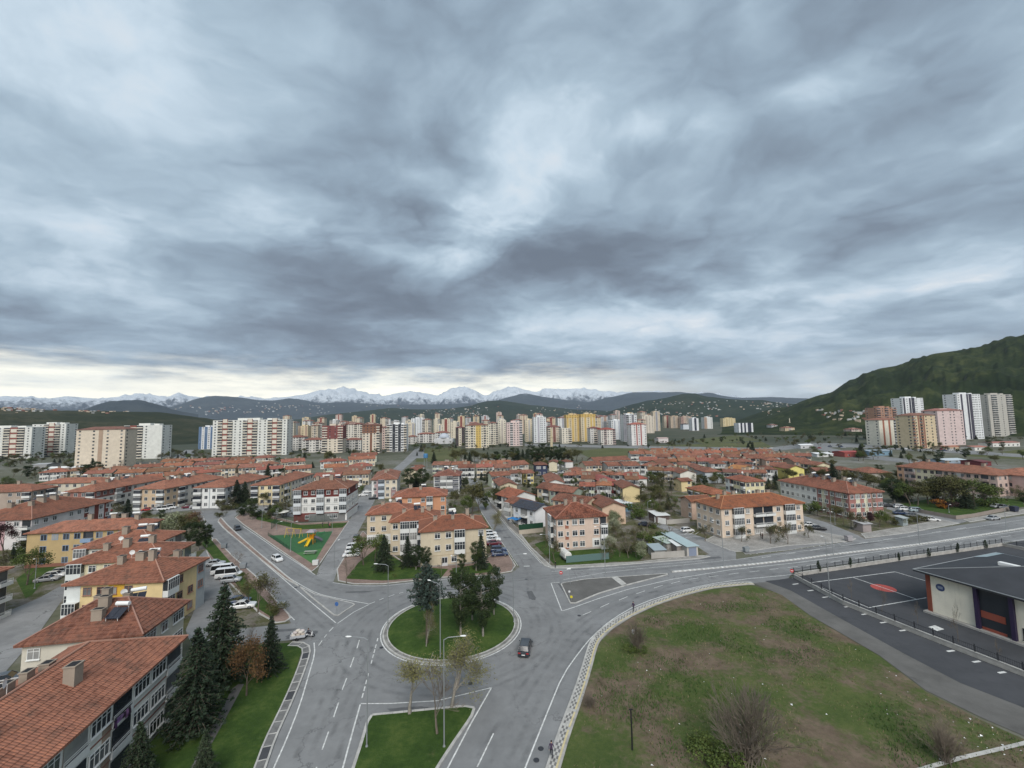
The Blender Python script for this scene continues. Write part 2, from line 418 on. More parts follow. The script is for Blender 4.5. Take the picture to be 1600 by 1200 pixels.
def mat_asphalt(name, c0, c1, crack=0.6, scale=1.0):
 m, t, b = newmat(name); P = wpos(t)
 n = t.noise(P, 0.055 * scale, 6, 0.62); n2 = t.noise(P, 0.5, 5, 0.65); n3 = t.noise(P, 14.0, 3, 0.6)
 f = t.math('ADD', t.math('MULTIPLY', n, 0.6), t.math('ADD', t.math('MULTIPLY', n2, 0.3), t.math('MULTIPLY', n3, 0.12)))
 c = t.ramp(f, [(0.36, c0), (0.64, c1)])
 vo = t.new('ShaderNodeTexVoronoi', feature='DISTANCE_TO_EDGE'); vo.inputs['Scale'].default_value = 0.11
 t.put(vo.inputs['Vector'], t.vmath('ADD', P, t.vmath('SCALE', t.noise(P, 0.45, 4, 0.6, out=1), 4.0)))
 ck = t.math('MULTIPLY', t.step(vo.outputs[0], 0.012, 0.003), t.step(n, 0.46, 0.58))
 c = t.mix(t.math('MULTIPLY', ck, crack), c, tuple(0.45 * k for k in c0))
 # oil and patched spots
 st = t.step(t.noise(t.vmath('ADD', P, (31, 5, 0)), 0.16, 5, 0.7), 0.60, 0.72)
 c = t.mix(t.math('MULTIPLY', st, 0.5), c, tuple(0.55 * k for k in c0))
 t.put(b.inputs['Base Color'], c); b.inputs['Roughness'].default_value = 0.88; b.inputs['Specular IOR Level'].default_value = 0.25
 bp = t.new('ShaderNodeBump'); bp.inputs['Strength'].default_value = 0.25; bp.inputs['Distance'].default_value = 0.02
 t.put(bp.inputs['Height'], n3); t.put(b.inputs['Normal'], bp.outputs[0])
 return m
M['asphalt'] = mat_asphalt('worn_asphalt', (0.140, 0.142, 0.143), (0.235, 0.237, 0.236), 0.5)
M['newasphalt'] = mat_asphalt('fresh_asphalt', (0.040, 0.042, 0.046), (0.066, 0.068, 0.074), 0.2)
M['oldlane'] = mat_asphalt('lane_asphalt', (0.15, 0.15, 0.15), (0.26, 0.26, 0.258), 0.8, 2.5)
M['graygravel'] = mat_asphalt('compacted_gravel', (0.085, 0.082, 0.077), (0.15, 0.145, 0.136), 0.0, 2.0)
def mat_paving(name, c0, c1, cell=(0.4, 0.2)):
 m, t, b = newmat(name); P = wpos(t); x, y, z = t.sep(P)
 ca, sa = math.cos(R(10)), math.sin(R(10))
 u = t.math('ADD', t.math('MULTIPLY', x, ca), t.math('MULTIPLY', y, sa)); v = t.math('SUBTRACT', t.math('MULTIPLY', y, ca), t.math('MULTIPLY', x, sa))
 wn = t.new('ShaderNodeTexWhiteNoise', noise_dimensions='3D')
 t.put(wn.inputs[0], t.comb(t.math('FLOOR', t.math('DIVIDE', u, cell[0])), t.math('FLOOR', t.math('DIVIDE', v, cell[1]))))
 f = t.math('ADD', t.math('MULTIPLY', t.noise(P, 0.22, 5, 0.65), 0.8), t.math('MULTIPLY', wn.outputs[0], 0.2))
 c = t.ramp(f, [(0.34, c0), (0.66, c1)])
 t.put(b.inputs['Base Color'], c); b.inputs['Roughness'].default_value = 0.9
 return m
M['redpave'] = mat_paving('red_pavers', (0.15, 0.105, 0.085), (0.27, 0.19, 0.155))
M['graypave'] = mat_paving('grey_pavers', (0.19, 0.18, 0.165), (0.34, 0.325, 0.30))
def mat_lawn(name, c0, c1, c2, scale=1.0, dirt=None, dirt_at=(0.52, 0.66)):
 m, t, b = newmat(name); P = wpos(t)
 n = t.noise(P, 0.16 * scale, 6, 0.62); n2 = t.noise(P, 1.6, 5, 0.7); n3 = t.noise(P, 9.0, 3, 0.7)
 f = t.math('ADD', t.math('MULTIPLY', n, 0.5), t.math('ADD', t.math('MULTIPLY', n2, 0.3), t.math('MULTIPLY', n3, 0.2)))
 c = t.ramp(f, [(0.36, c0), (0.5, c1), (0.64, c2)])
 if dirt:
  d = t.math('ADD', t.math('MULTIPLY', t.noise(t.vmath('ADD', P, (13, 57, 0)), 0.075 * scale, 6, 0.66), 0.8), t.math('MULTIPLY', n2, 0.22))
  dc = t.ramp(t.noise(P, 0.45, 6, 0.7), [(0.3, dirt[0]), (0.7, dirt[1])])
  c = t.mix(t.step(d, *dirt_at), c, dc)
 t.put(b.inputs['Base Color'], c); b.inputs['Roughness'].default_value = 0.95; b.inputs['Specular IOR Level'].default_value = 0.15
 bp = t.new('ShaderNodeBump'); bp.inputs['Strength'].default_value = 0.7; bp.inputs['Distance'].default_value = 0.12
 t.put(bp.inputs['Height'], t.math('ADD', n2, n3)); t.put(b.inputs['Normal'], bp.outputs[0])
 return m
M['lawn'] = mat_lawn('mown_lawn', (0.020, 0.042, 0.009), (0.040, 0.074, 0.015), (0.082, 0.112, 0.028), 1.6, ((0.075, 0.078, 0.030), (0.13, 0.115, 0.06)), (0.60, 0.74))
M['lot'] = mat_lawn('rough_ground', (0.040, 0.066, 0.018), (0.070, 0.095, 0.028), (0.115, 0.125, 0.045), 1.0,
     ((0.090, 0.066, 0.046), (0.185, 0.140, 0.102)), (0.455, 0.58))
M['yard'] = mat_lawn('yard_earth', (0.045, 0.058, 0.022), (0.085, 0.085, 0.038), (0.12, 0.108, 0.06), 2.0,
                     ((0.12, 0.105, 0.085), (0.22, 0.20, 0.175)), (0.46, 0.58))
M['turf'] = plain('artificial_turf', (0.032, 0.105, 0.040), 0.9, var=0.18, scale=0.8)
M['turf2'] = plain('light_turf', (0.055, 0.15, 0.045), 0.9, var=0.15, scale=0.8)
def mat_ground():
 m, t, b = newmat('open_ground'); P = wpos(t)
 n = t.noise(P, 0.018, 6, 0.62); n2 = t.noise(P, 0.0032, 5, 0.6); n3 = t.noise(P, 0.25, 5, 0.65)
 town = t.ramp(t.math('ADD', t.math('MULTIPLY', n, 0.6), t.math('MULTIPLY', n3, 0.4)), [(0.38, (0.055, 0.06, 0.03)), (0.5, (0.10, 0.10, 0.065)), (0.58, (0.15, 0.145, 0.125)), (0.68, (0.22, 0.215, 0.205))])
 far = t.ramp(t.math('ADD', t.math('MULTIPLY', n2, 0.6), t.math('MULTIPLY', n, 0.4)), [(0.36, (0.016, 0.024, 0.012)), (0.5, (0.034, 0.042, 0.018)), (0.62, (0.068, 0.064, 0.04))])
 x, y, z = t.sep(P)
 c = t.mix(t.step(y, 330, 620), town, far)
 t.put(b.inputs['Base Color'], c); b.inputs['Roughness'].default_value = 0.95
 return m
M['ground'] = mat_ground()
M['field'] = mat_lawn('field_grass', (0.055, 0.066, 0.028), (0.088, 0.095, 0.040), (0.12, 0.12, 0.055), 0.15)


# ================================================================== THE SETTING
def struct(o): o['kind'] = 'structure'; return o

def sheet(name, pts, z, mat, px=True, parent=None):
 P = [U(*p) for p in pts] if px else pts
 me = bpy.data.meshes.new(name)
 me.from_pydata([(p[0], p[1], z) for p in P], [], [tuple(range(len(P)))])
 me.materials.append(M[mat]); me.update()
 if me.polygons[0].normal.z < 0: me.flip_normals()
 o = mk(name, me, parent)
 return o if parent else struct(o)

def ccw(P):
 a = sum(P[i][0] * P[(i + 1) % len(P)][1] - P[(i + 1) % len(P)][0] * P[i][1] for i in range(len(P)))
 return P if a > 0 else list(reversed(P))
def inset(P, d):
 """polygon P (ccw) moved inwards by d"""
 n = len(P); out = []
 for i in range(n):
  p0, p1, p2 = Vector(P[i - 1]), Vector(P[i]), Vector(P[(i + 1) % n])
  a = (p1 - p0).normalized(); b = (p2 - p1).normalized()
  na, nb = Vector((-a.y, a.x)), Vector((-b.y, b.x))
  m = (na + nb); L = max(m.length, 0.4); m = m / L
  k = d / max(0.45, m.dot(na))
  out.append(tuple(p1 + m * k))
 return out
def smooth_poly(pts, n=1, closed=True):
 for _ in range(n):
  q = []
  N = len(pts)
  rng = range(N) if closed else range(N - 1)
  if not closed: q.append(pts[0])
  for i in rng:
   a, b = pts[i], pts[(i + 1) % N]
   q += [(a[0] * .75 + b[0] * .25, a[1] * .75 + b[1] * .25), (a[0] * .25 + b[0] * .75, a[1] * .25 + b[1] * .75)]
  if not closed: q.append(pts[-1])
  pts = q
 return pts
def plot(name, pts, mat, h=0.13, kerb='kerb', kw=0.28, px=True, base=0.0, inner_drop=0.0):
 """a raised block of ground with a kerb running round it"""
 P = ccw([U(*p) for p in pts] if px else list(pts))
 I = inset(P, kw)
 top = MB(); top.face([(p[0], p[1], h - inner_drop) for p in I])
 o = struct(top.obj(name, M[mat]))
 k = MB(); n = len(P)
 for i in range(n):
  a, b, c, d = P[i], P[(i + 1) % n], I[(i + 1) % n], I[i]
  k.face([(*a, base), (*b, base), (*b, h), (*a, h)])
  k.face([(*a, h), (*b, h), (*c, h), (*d, h)])
  if inner_drop: k.face([(*d, h), (*c, h), (*c, h - inner_drop), (*d, h - inner_drop)])
 k.obj('kerb', M[kerb], o)
 return o
def ribbon(P, w0, w1, z, mb):
 """strip along the world polyline P between the offsets w0 and w1 to its left"""
 n = len(P); V = [Vector(p) for p in P]; A = []; B = []
 for i in range(n):
  d = (V[min(i + 1, n - 1)] - V[max(i - 1, 0)]).normalized(); nn = Vector((-d.y, d.x))
  A.append(V[i] + nn * w0); B.append(V[i] + nn * w1)
 for i in range(n - 1):
  mb.face([(*A[i], z), (*A[i + 1], z), (*B[i + 1], z), (*B[i], z)])
def resample(P, step):
 out = [tuple(P[0])]; carry = 0.0
 for a, b in zip(P, P[1:]):
  L = math.hypot(b[0] - a[0], b[1] - a[1]); s = step - carry
  while s <= L:
   out.append((a[0] + (b[0] - a[0]) * s / L, a[1] + (b[1] - a[1]) * s / L)); s += step
  carry = L - (s - step)
 return out
Zg = 0.0
# ---- ground to the horizon
mb = MB(); n = 64
mb.face([(15500 * math.cos(2 * math.pi * k / n), 2000 + 15500 * math.sin(2 * math.pi * k / n), -0.04) for k in range(n)])
struct(mb.obj('ground', M['ground']))

# ---- mountains and hills: crest traced on the skyline, put at its distance, with real slopes before and behind
def mat_mountain(name, c0, c1, c2, snow=None, scale=1.0, rock=None):
 m, t, b = newmat(name); P = wpos(t); x, y, z = t.sep(P)
 n = t.noise(P, 0.0016 * scale, 7, 0.66); n2 = t.noise(P, 0.009 * scale, 6, 0.66); n3 = t.noise(P, 0.05 * scale, 4, 0.7)
 f = t.math('ADD', t.math('MULTIPLY', n, 0.45), t.math('ADD', t.math('MULTIPLY', n2, 0.35), t.math('MULTIPLY', n3, 0.2)))
 c = t.ramp(f, [(0.36, c0), (0.5, c1), (0.63, c2)])
 if rock:
  N = t.sep(t.new('ShaderNodeNewGeometry').outputs['Normal'])[2]
  rk = t.math('MULTIPLY', t.step(N, 0.66, 0.45), t.step(n3, 0.42, 0.55))
  c = t.mix(rk, c, rock)
 if snow:
  N = t.sep(t.new('ShaderNodeNewGeometry').outputs['Normal'])[2]
  h = t.math('ADD', z, t.math('MULTIPLY', t.math('SUBTRACT', n2, 0.5), snow[2]))
  h = t.math('ADD', h, t.math('MULTIPLY', t.math('SUBTRACT', N, 0.85), snow[3]))
  s = t.math('MULTIPLY', t.step(h, snow[0], snow[1]), t.math('SUBTRACT', 1.0, t.math('MULTIPLY', t.step(n3, 0.50, 0.62), 0.55)))
  c = t.mix(s, c, (0.56, 0.60, 0.64, 1))
 t.put(b.inputs['Base Color'], c); b.inputs['Roughness'].default_value = 0.95; b.inputs['Specular IOR Level'].default_value = 0.05
 return m
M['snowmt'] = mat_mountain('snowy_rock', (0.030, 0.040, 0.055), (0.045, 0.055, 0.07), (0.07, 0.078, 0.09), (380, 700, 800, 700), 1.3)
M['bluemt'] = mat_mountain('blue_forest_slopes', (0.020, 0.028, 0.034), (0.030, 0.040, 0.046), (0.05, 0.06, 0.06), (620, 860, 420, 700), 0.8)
M['darkhill'] = mat_mountain('dark_wooded_hill', (0.012, 0.020, 0.015), (0.022, 0.034, 0.021), (0.045, 0.052, 0.033), None, 1.2)
M['lefthill'] = mat_mountain('scrub_hill', (0.014, 0.021, 0.012), (0.028, 0.034, 0.018), (0.075, 0.068, 0.042), None, 2.2)
M['righthill'] = mat_mountain('green_hillside', (0.008, 0.014, 0.007), (0.020, 0.030, 0.011), (0.060, 0.068, 0.025), None, 4.5, (0.085, 0.075, 0.065))

def ridge(name, sil, dist, width, mat, seed, rough=0.25, nx=220, ny=34, freq=3.0, back=0.6, tilt=0.0):
 """sil: skyline points (px,py); dist: crest distance; width: depth of the front slope"""
 xs = np.array([p[0] for p in sil], float); ys = np.array([p[1] for p in sil], float)
 cols = np.linspace(xs[0], xs[-1], nx)
 sy = np.interp(cols, xs, ys); kr = np.array([1, 3, 5, 3, 1]) / 13.0; sy = np.convolve(np.pad(sy, 2, 'edge'), kr, 'valid')
 V = []
 for i, px in enumerate(cols):
  py = float(sy[i])
  r = ray(px, py); hl = math.hypot(r[0], r[1])
  dd = dist + tilt * (px - xs[0]) / (xs[-1] - xs[0])
  ux, uy = r[0] / hl, r[1] / hl
  hc = HC + r[2] / hl * dd
  for j in range(ny):
   s = j / (ny - 1) * (1 + back)             # 0 foot .. 1 crest .. 1+back behind
   d = dd - width + s * width
   if s <= 1: prof = s ** 1.25 * 0.55 + (3 * s * s - 2 * s ** 3) * 0.45
   else: prof = max(0.0, 1 - ((s - 1) / back) ** 1.4)
   X, Y = ux * d, uy * d
   q = Vector((X / width * freq, Y / width * freq, seed))
   nz = mnoise.ridged_multi_fractal(q, 0.9, 2.1, 5, 1.0, 2.0) - 1.0
   nz2 = mnoise.fractal(q * 3.0, 0.8, 2.1, 4)
   env = (max(0.0, 4 * min(s, 1) * (1 - min(s, 1))) if s <= 1 else 0.5)
   z = hc * prof + hc * rough * env * (0.35 * nz + 0.25 * nz2) + (min(abs(hc), 260) * 0.022 * (nz2 + nz * .4) if abs(s - 1) < 0.2 else 0)
   z = min(z, HC + (hc - HC) * d / dd + 0.004 * hc) if s < 0.98 and hc > HC else z
   V.append((X, Y, max(z, -1.0 if s in (0,) else -0.5)))
 F = []
 for i in range(nx - 1):
  for j in range(ny - 1):
   a = i * ny + j
   F.append((a, a + ny, a + ny + 1, a + 1))
 me = bpy.data.meshes.new(name); me.from_pydata(V, [], F); me.materials.append(M[mat])
 me.polygons.foreach_set('use_smooth', [True] * len(F)); me.update()
 return struct(mk(name, me))
ridge('mountains', [(-160, 624), (-60, 622), (0, 622), (40, 620), (75, 623), (105, 619), (150, 623), (200, 619), (235, 616), (262, 621), (278, 613), (292, 618), (330, 622), (380, 620),
     (420, 623), (450, 620), (478, 616), (500, 609), (518, 610), (532, 608), (545, 608), (560, 611), (576, 615), (600, 619), (622, 614), (640, 611), (662, 614), (685, 618), (700, 610), (712, 606), (722, 604),
     (732, 606), (745, 611), (757, 619), (775, 612), (790, 606), (805, 604), (820, 609), (838, 613), (850, 607), (880, 608), (905, 607), (935, 610), (960, 614), (985, 613), (1010, 611), (1060, 613), (1100, 614), (1150, 620), (1250, 626)],
      13500, 5200, 'snowmt', 3.1, 0.50, 520, 56, 9.0, 0.3)
ridge('blue_mountains', [(-160, 648), (-30, 642), (60, 640), (120, 640), (190, 641), (250, 640), (275, 634), (310, 622), (335, 618), (365, 620), (400, 624), (430, 626), (450, 622), (470, 624), (500, 630), (540, 628), (600, 632),
                         (660, 632), (720, 631), (770, 628), (800, 619), (820, 614), (850, 620), (880, 624), (920, 628), (965, 618), (990, 612), (1020, 613), (1060, 612), (1090, 615), (1110, 613), (1125, 618), (1160, 622), (1200, 620), (1250, 622), (1330, 628)],
      9800, 3400, 'bluemt', 8.7, 0.30, 360, 34, 4.0, 0.25)
ridge('blue_hill', [(100, 650), (128, 641), (150, 633), (175, 627), (198, 626), (225, 627), (250, 634), (275, 641), (310, 648)], 5200, 900, 'bluemt', 1.3, 0.2, 80, 20, 2.0, 0.6)
ridge('far_hill', [(430, 658), (470, 655), (510, 648), (560, 643), (610, 637), (650, 640), (700, 639), (735, 634), (757, 627), (775, 625), (800, 628), (830, 633), (860, 636), (900, 640), (940, 641), (990, 646)],
      4300, 1500, 'darkhill', 5.5, 0.30, 200, 28, 3.0, 0.5)
ridge('wooded_hill', [(915, 662), (935, 652), (955, 642), (985, 632), (1010, 626), (1040, 621), (1065, 616), (1085, 615), (1105, 620), (1130, 622), (1160, 625), (1190, 625), (1215, 629), (1250, 632), (1300, 636), (1340, 640)],
      3500, 1300, 'darkhill', 2.2, 0.30, 180, 30, 3.0, 0.5)
ridge('scrub_hill', [(-260, 634), (-120, 635), (0, 637), (60, 640), (130, 642), (200, 642), (250, 644), (290, 649), (330, 655), (380, 661), (430, 668), (480, 680)],
      1650, 700, 'lefthill', 4.4, 0.22, 190, 30, 3.0, 0.6)
ridge('green_knoll', [(1110, 664), (1135, 660), (1160, 654), (1185, 645), (1210, 637), (1240, 635), (1262, 642), (1290, 652), (1315, 664)], 1900, 380, 'righthill', 6.1, 0.2, 70, 20, 2.0, 0.8)
ridge('rocky_hill', [(1120, 664), (1180, 655), (1225, 641), (1250, 628), (1280, 617), (1300, 612), (1312, 604), (1325, 597), (1340, 594), (1352, 584), (1375, 576), (1400, 572), (1430, 561), (1460, 553), (1490, 549), (1510, 547), (1535, 541), (1545, 540), (1570, 531), (1600, 524), (1660, 505), (1740, 490), (1850, 480)],
      1750, 900, 'righthill', 9.3, 0.40, 420, 80, 5.0, 0.6)

# ---- the air: one box of thin even haze round everything
hz = MB(); hz.box(-15800, 15800, -13800, 17800, -3.0, 1750.0)
haze = hz.obj('haze', None); haze.data.materials.clear()
hm = bpy.data.materials.new('thin_haze'); hm.use_nodes = True
_t = NT(hm.node_tree); _t.n.remove(_t.n['Principled BSDF'])
pv = _t.new('ShaderNodeVolumePrincipled'); pv.inputs['Color'].default_value = (0.72, 0.84, 1.0, 1); pv.inputs['Density'].default_value = 3.9e-5
pv.inputs['Anisotropy'].default_value = 0.0
_t.l.new(pv.outputs[0], _t.n['Material Output'].inputs['Volume'])
haze.data.materials.append(hm); kind(haze, 'stuff')
tag(haze, 'thin bluish haze over the far hills', 'haze')

# ================================================================== ROADS
A0 = 0.010
# roundabout, its four arms and the boulevard: one wide sheet of worn asphalt
sheet('road', [(300, 798), (381, 795), (366, 808), (380, 821), (400, 835), (440, 863), (480, 889), (491, 897), (522, 909.6), (553, 914), (598, 914), (644, 909), (683, 904), (768, 900), (802, 894), (812, 886), (797, 864), (771, 830), (752, 800), (738, 770), (731, 748), (742, 745), (752, 762), (766, 786), (796, 826), (815, 845), (850, 884), (861, 888), (885, 888), (942, 885.5), (1097, 873), (1150, 874), (1325, 846), (1600, 806), (1760, 782),
               (1760, 815), (1600, 845), (1560, 849), (1400, 870), (1240, 893), (1230, 906), (1174, 913), (1112, 920), (1069, 931), (1027, 945), (987, 964), (956, 984), (936, 1004), (922, 1047), (899, 1109), (872, 1199), (850, 1290), (350, 1290), (400, 1200), (442, 1101), (462, 1053), (475, 1014), (456, 1000), (380, 1008), (300, 1010), (290, 985), (380, 982), (455, 974), (440, 948), (394, 901), (331, 840), (310, 812)], A0, 'asphalt')
# side streets
sheet('lane', [(499, 886), (523, 848), (547, 812), (560, 780), (574, 752), (600, 744), (596, 762), (571, 810), (552, 845), (530, 884), (520, 912), (495, 900)], A0 + 0.006, 'oldlane')
sheet('street', [(575, 752), (600, 744), (628, 722), (648, 702), (662, 698), (655, 712), (625, 738), (596, 764), (570, 790)], A0 + 0.010, 'oldlane')
sheet('cross_street', [(150, 812), (300, 797), (381, 795), (480, 812), (540, 816), (548, 811), (440, 786), (383, 788), (300, 790), (180, 801)], A0 + 0.004, 'oldlane')
sheet('back_yard_street', [(0, 960), (60, 935), (135, 893), (160, 880), (180, 870), (120, 905), (60, 990), (0, 1060), (-160, 1090), (-160, 980)], A0 + 0.004, 'oldlane')
sheet('inner_street', [(325, 855), (300, 880), (318, 920), (290, 985), (310, 1003), (360, 1000), (352, 960), (370, 938), (352, 905), (340, 880)], A0 + 0.004, 'oldlane')
sheet('garden_street', [(975, 797), (1010, 806), (1040, 820), (1105, 842), (1150, 862), (1150, 874), (1080, 874), (1108, 866), (1060, 836), (1028, 824), (975, 806)], A0 + 0.004, 'oldlane')
sheet('side_street', [(1255, 806), (1290, 816), (1340, 836), (1352, 843), (1320, 849), (1290, 836), (1250, 818)], A0 + 0.004, 'oldlane')
sheet('far_side_street', [(1390, 786), (1450, 799), (1520, 812), (1500, 818), (1440, 812), (1385, 795)], A0 + 0.004, 'oldlane')
sheet('service_road', [(1216, 906), (1240, 902), (1318, 945), (1430, 991), (1600, 1058), (1800, 1140), (1800, 1190), (1600, 1106), (1500, 1067), (1412, 1021), (1318, 969), (1236, 923), (1195, 908)], A0 + 0.012, 'newasphalt')
sheet('gravel_verge', [(1176, 911), (1200, 909), (1236, 923), (1318, 969), (1412, 1021), (1500, 1067), (1600, 1106), (1800, 1190), (1800, 1260), (1600, 1150), (1535, 1122), (1447, 1079), (1374, 1024), (1265, 961), (1222, 930)], A0 + 0.004, 'graygravel')
sheet('waste_ground', [(1174, 914), (1220, 928), (1265, 962), (1374, 1025), (1447, 1081), (1535, 1126), (1600, 1155), (1800, 1262), (1800, 1420), (850, 1420), (868, 1210), (885, 1152), (899, 1109), (912, 1075), (922, 1047), (929, 1024), (936, 1005), (956, 985), (987, 965), (1027, 946), (1069, 932), (1112, 921)], A0, 'lot')
sheet('school_yard', [(1241, 897), (1560, 851), (1800, 815), (1800, 1130), (1600, 1055), (1430, 989), (1318, 943)], A0 + 0.016, 'newasphalt')
# far roads and fields
sheet('field', [(900, 705), (960, 699), (1010, 697), (1190, 690), (1210, 700), (1000, 716), (930, 720)], 0.0, 'field')
sheet('field', [(655, 700), (720, 699), (718, 720), (650, 722)], 0.0, 'field')
sheet('field', [(1080, 687), (1150, 680), (1190, 688), (1100, 694)], 0.02, 'field')
sheet('field', [(1500, 712), (1600, 702), (1700, 700), (1700, 722), (1560, 716)], 0.0, 'field')
sheet('far_road', [(820, 693), (1010, 697), (1200, 700), (1260, 692), (1330, 693), (1460, 701), (1700, 716), (1700, 721), (1460, 706), (1330, 699), (1260, 699), (1200, 706), (1010, 701), (820, 697)], 0.02, 'asphalt')
sheet('far_road', [(1280, 696), (1340, 709), (1460, 722), (1460, 727), (1330, 715), (1262, 699)], 0.04, 'asphalt')
sheet('boulevard_beyond', [(636, 716), (655, 699), (663, 699), (662, 716)], 0.05, 'asphalt')
sheet('far_road', [(270, 716), (290, 703), (305, 703), (300, 716)], 0.03, 'asphalt')

# ---- blocks between the streets
def cell_yard(name, pts, mat='yard'): return sheet(name, pts, 0.004, mat)
cell_yard('yard', [(850, 884), (815, 845), (796, 826), (766, 786), (752, 762), (800, 735), (1000, 735), (1200, 745), (1250, 818), (1150, 862), (1097, 872), (942, 885), (885, 887)])
cell_yard('yard', [(570, 812), (600, 765), (630, 740), (731, 748), (752, 800), (797, 864), (806, 885), (800, 894), (768, 899), (683, 903), (598, 913), (553, 913), (530, 884)])
cell_yard('yard', [(0, 800), (150, 812), (300, 800), (318, 808), (331, 840), (394, 901), (455, 974), (290, 985), (200, 980), (60, 935), (0, 960), (-160, 980), (-160, 840)])
cell_yard('yard', [(1255, 806), (1385, 790), (1500, 815), (1352, 843), (1320, 840)])
# pavements round the blocks
plot('pavement', [(381, 798), (400, 800), (470, 818), (546, 814), (523, 848), (497, 886), (487, 894), (440, 862), (400, 834), (380, 820), (367, 809)], 'redpave', 0.12)
plot('pavement', [(526, 890), (545, 858), (567, 830), (590, 850), (640, 885), (760, 872), (788, 855), (806, 884), (800, 893), (768, 899), (683, 903), (644, 908), (598, 913), (553, 913), (528, 908)], 'redpave', 0.12)
plot('pavement', [(767, 786), (758, 770), (766, 768), (812, 832), (830, 855), (862, 885), (885, 884), (1000, 878), (1085, 868), (1098, 868), (1110, 870), (1097, 873), (942, 885.5), (885, 888), (861, 888), (850, 884), (815, 845), (796, 826)], 'graypave', 0.13)
plot('pavement', [(332, 842), (338, 842), (365, 870), (400, 900), (430, 935), (452, 960), (455, 966), (446, 972), (430, 974), (405, 960), (352, 905), (330, 880), (322, 862)], 'redpave', 0.12)
plot('pavement', [(1100, 845), (1126, 832), (1250, 822), (1285, 832), (1338, 842), (1330, 846), (1230, 853), (1170, 862), (1148, 862), (1140, 860)], 'graypave', 0.12)
plot('parking_strip', [(1157, 859), (1215, 850), (1270, 843), (1320, 846), (1230, 860), (1165, 866)], 'oldlane', 0.03, kw=0.1)
plot('pavement', [(1345, 834), (1420, 822), (1470, 812), (1500, 818), (1420, 833), (1352, 841)], 'graypave', 0.12)
plot('pavement', [(1505, 812), (1600, 796), (1700, 780), (1700, 788), (1600, 803), (1515, 816)], 'graypave', 0.12)
# lawns
sheet('lawn', [(540, 905), (560, 880), (590, 856), (640, 886), (700, 890), (690, 903), (644, 905), (598, 908)], 0.150, 'lawn')
sheet('lawn', [(706, 889), (765, 880), (776, 894), (710, 900)], 0.150, 'lawn')
sheet('lawn', [(868, 884), (835, 850), (860, 842), (960, 856), (1010, 866), (1000, 875), (930, 880)], 0.020, 'lawn')
sheet('lawn', [(402, 806), (470, 821), (543, 817), (535, 825), (470, 828), (400, 812)], 0.150, 'lawn')
sheet('lawn', [(325, 838), (345, 862), (372, 893), (420, 945), (436, 958), (425, 966), (400, 950), (362, 905), (335, 875), (315, 850)], 0.150, 'lawn')
sheet('lawn', [(40, 935), (25, 905), (60, 880), (100, 884), (70, 905), (50, 930)], 0.02, 'lawn')
sheet('lawn', [(1395, 790), (1450, 800), (1500, 807), (1560, 794), (1600, 780), (1540, 778), (1450, 780)], 0.05, 'lawn')
sheet('lawn', [(1575, 795), (1600, 792), (1700, 775), (1700, 765), (1600, 780), (1578, 788)], 0.05, 'lawn')


# ================================================================== ROUNDABOUT, ISLANDS, MARKINGS
def fit_circle(pts):
 P = np.array([U(*p) for p in pts]); A = np.c_[2 * P, np.ones(len(P))]; b = (P ** 2).sum(1)
 s = np.linalg.lstsq(A, b, rcond=None)[0]; return s[0], s[1], math.sqrt(s[2] + s[0] ** 2 + s[1] ** 2)
RX, RY, RR = fit_circle([(591, 996), (676, 1039), (760, 1024), (817, 972), (800, 950), (706, 932), (640, 948)])
def arc(r, n=72, a0=0, a1=2 * math.pi): return [(RX + r * math.cos(a0 + (a1 - a0) * k / n), RY + r * math.sin(a0 + (a1 - a0) * k / n)) for k in range(n)]
def ring(name, r0, r1, z, mat, parent=None):
 mb = MB(); a = arc(r0); b = arc(r1); n = len(a)
 for k in range(n): mb.face([(*a[k], z), (*b[k], z), (*b[(k + 1) % n], z), (*a[(k + 1) % n], z)])
 o = mb.obj(name, M[mat], parent)
 return o if parent else struct(o)
RK = RR - 0.28
island = MB(); rr = RK - 0.92
# the island is gently domed
prev = None
for q in range(9):
 f = q / 8; r = rr * (1 - f); z = 0.16 + 0.75 * (1 - (1 - f) ** 2)
 cur = [(RX + r * math.cos(2 * math.pi * k / 48), RY + r * math.sin(2 * math.pi * k / 48), z) for k in range(48)]
 if prev:
  for k in range(48): island.face([prev[k], prev[(k + 1) % 48], cur[(k + 1) % 48], cur[k]])
 prev = cur
isl = struct(island.obj('roundabout_island', M['lawn'], smooth=True, merge=True))
ring('apron', RK - 0.74, RK - 0.26, 0.125, 'kerbdark', isl)
def kerb_stones(parent, P, w, h, gap=0.02, name='kerb_stone', mat='kerb', z0=0.0, lim=300):
 """a row of separate kerb stones along the closed or open world polyline"""
 for a, b in list(zip(P, P[1:]))[:lim]:
  L = math.hypot(b[0] - a[0], b[1] - a[1])
  if L < 0.05: continue
  u = ((b[0] - a[0]) / L, (b[1] - a[1]) / L); mbk = MB()
  hh = h + rnd.uniform(-0.008, 0.008)
  mbk.obox((0, 0), u, L / 2 - gap, w / 2, 0, hh)
  o = mbk.obj(name, M[mat], parent); o.location = ((a[0] + b[0]) / 2, (a[1] + b[1]) / 2, z0)
ck = arc(RK - 0.13, 76); kerb_stones(isl, ck + [ck[0]], 0.25, 0.15)
ck = arc(RK - 0.83, 72); kerb_stones(isl, ck + [ck[0]], 0.18, 0.20)
ZL = A0 + 0.016
lines = MB()
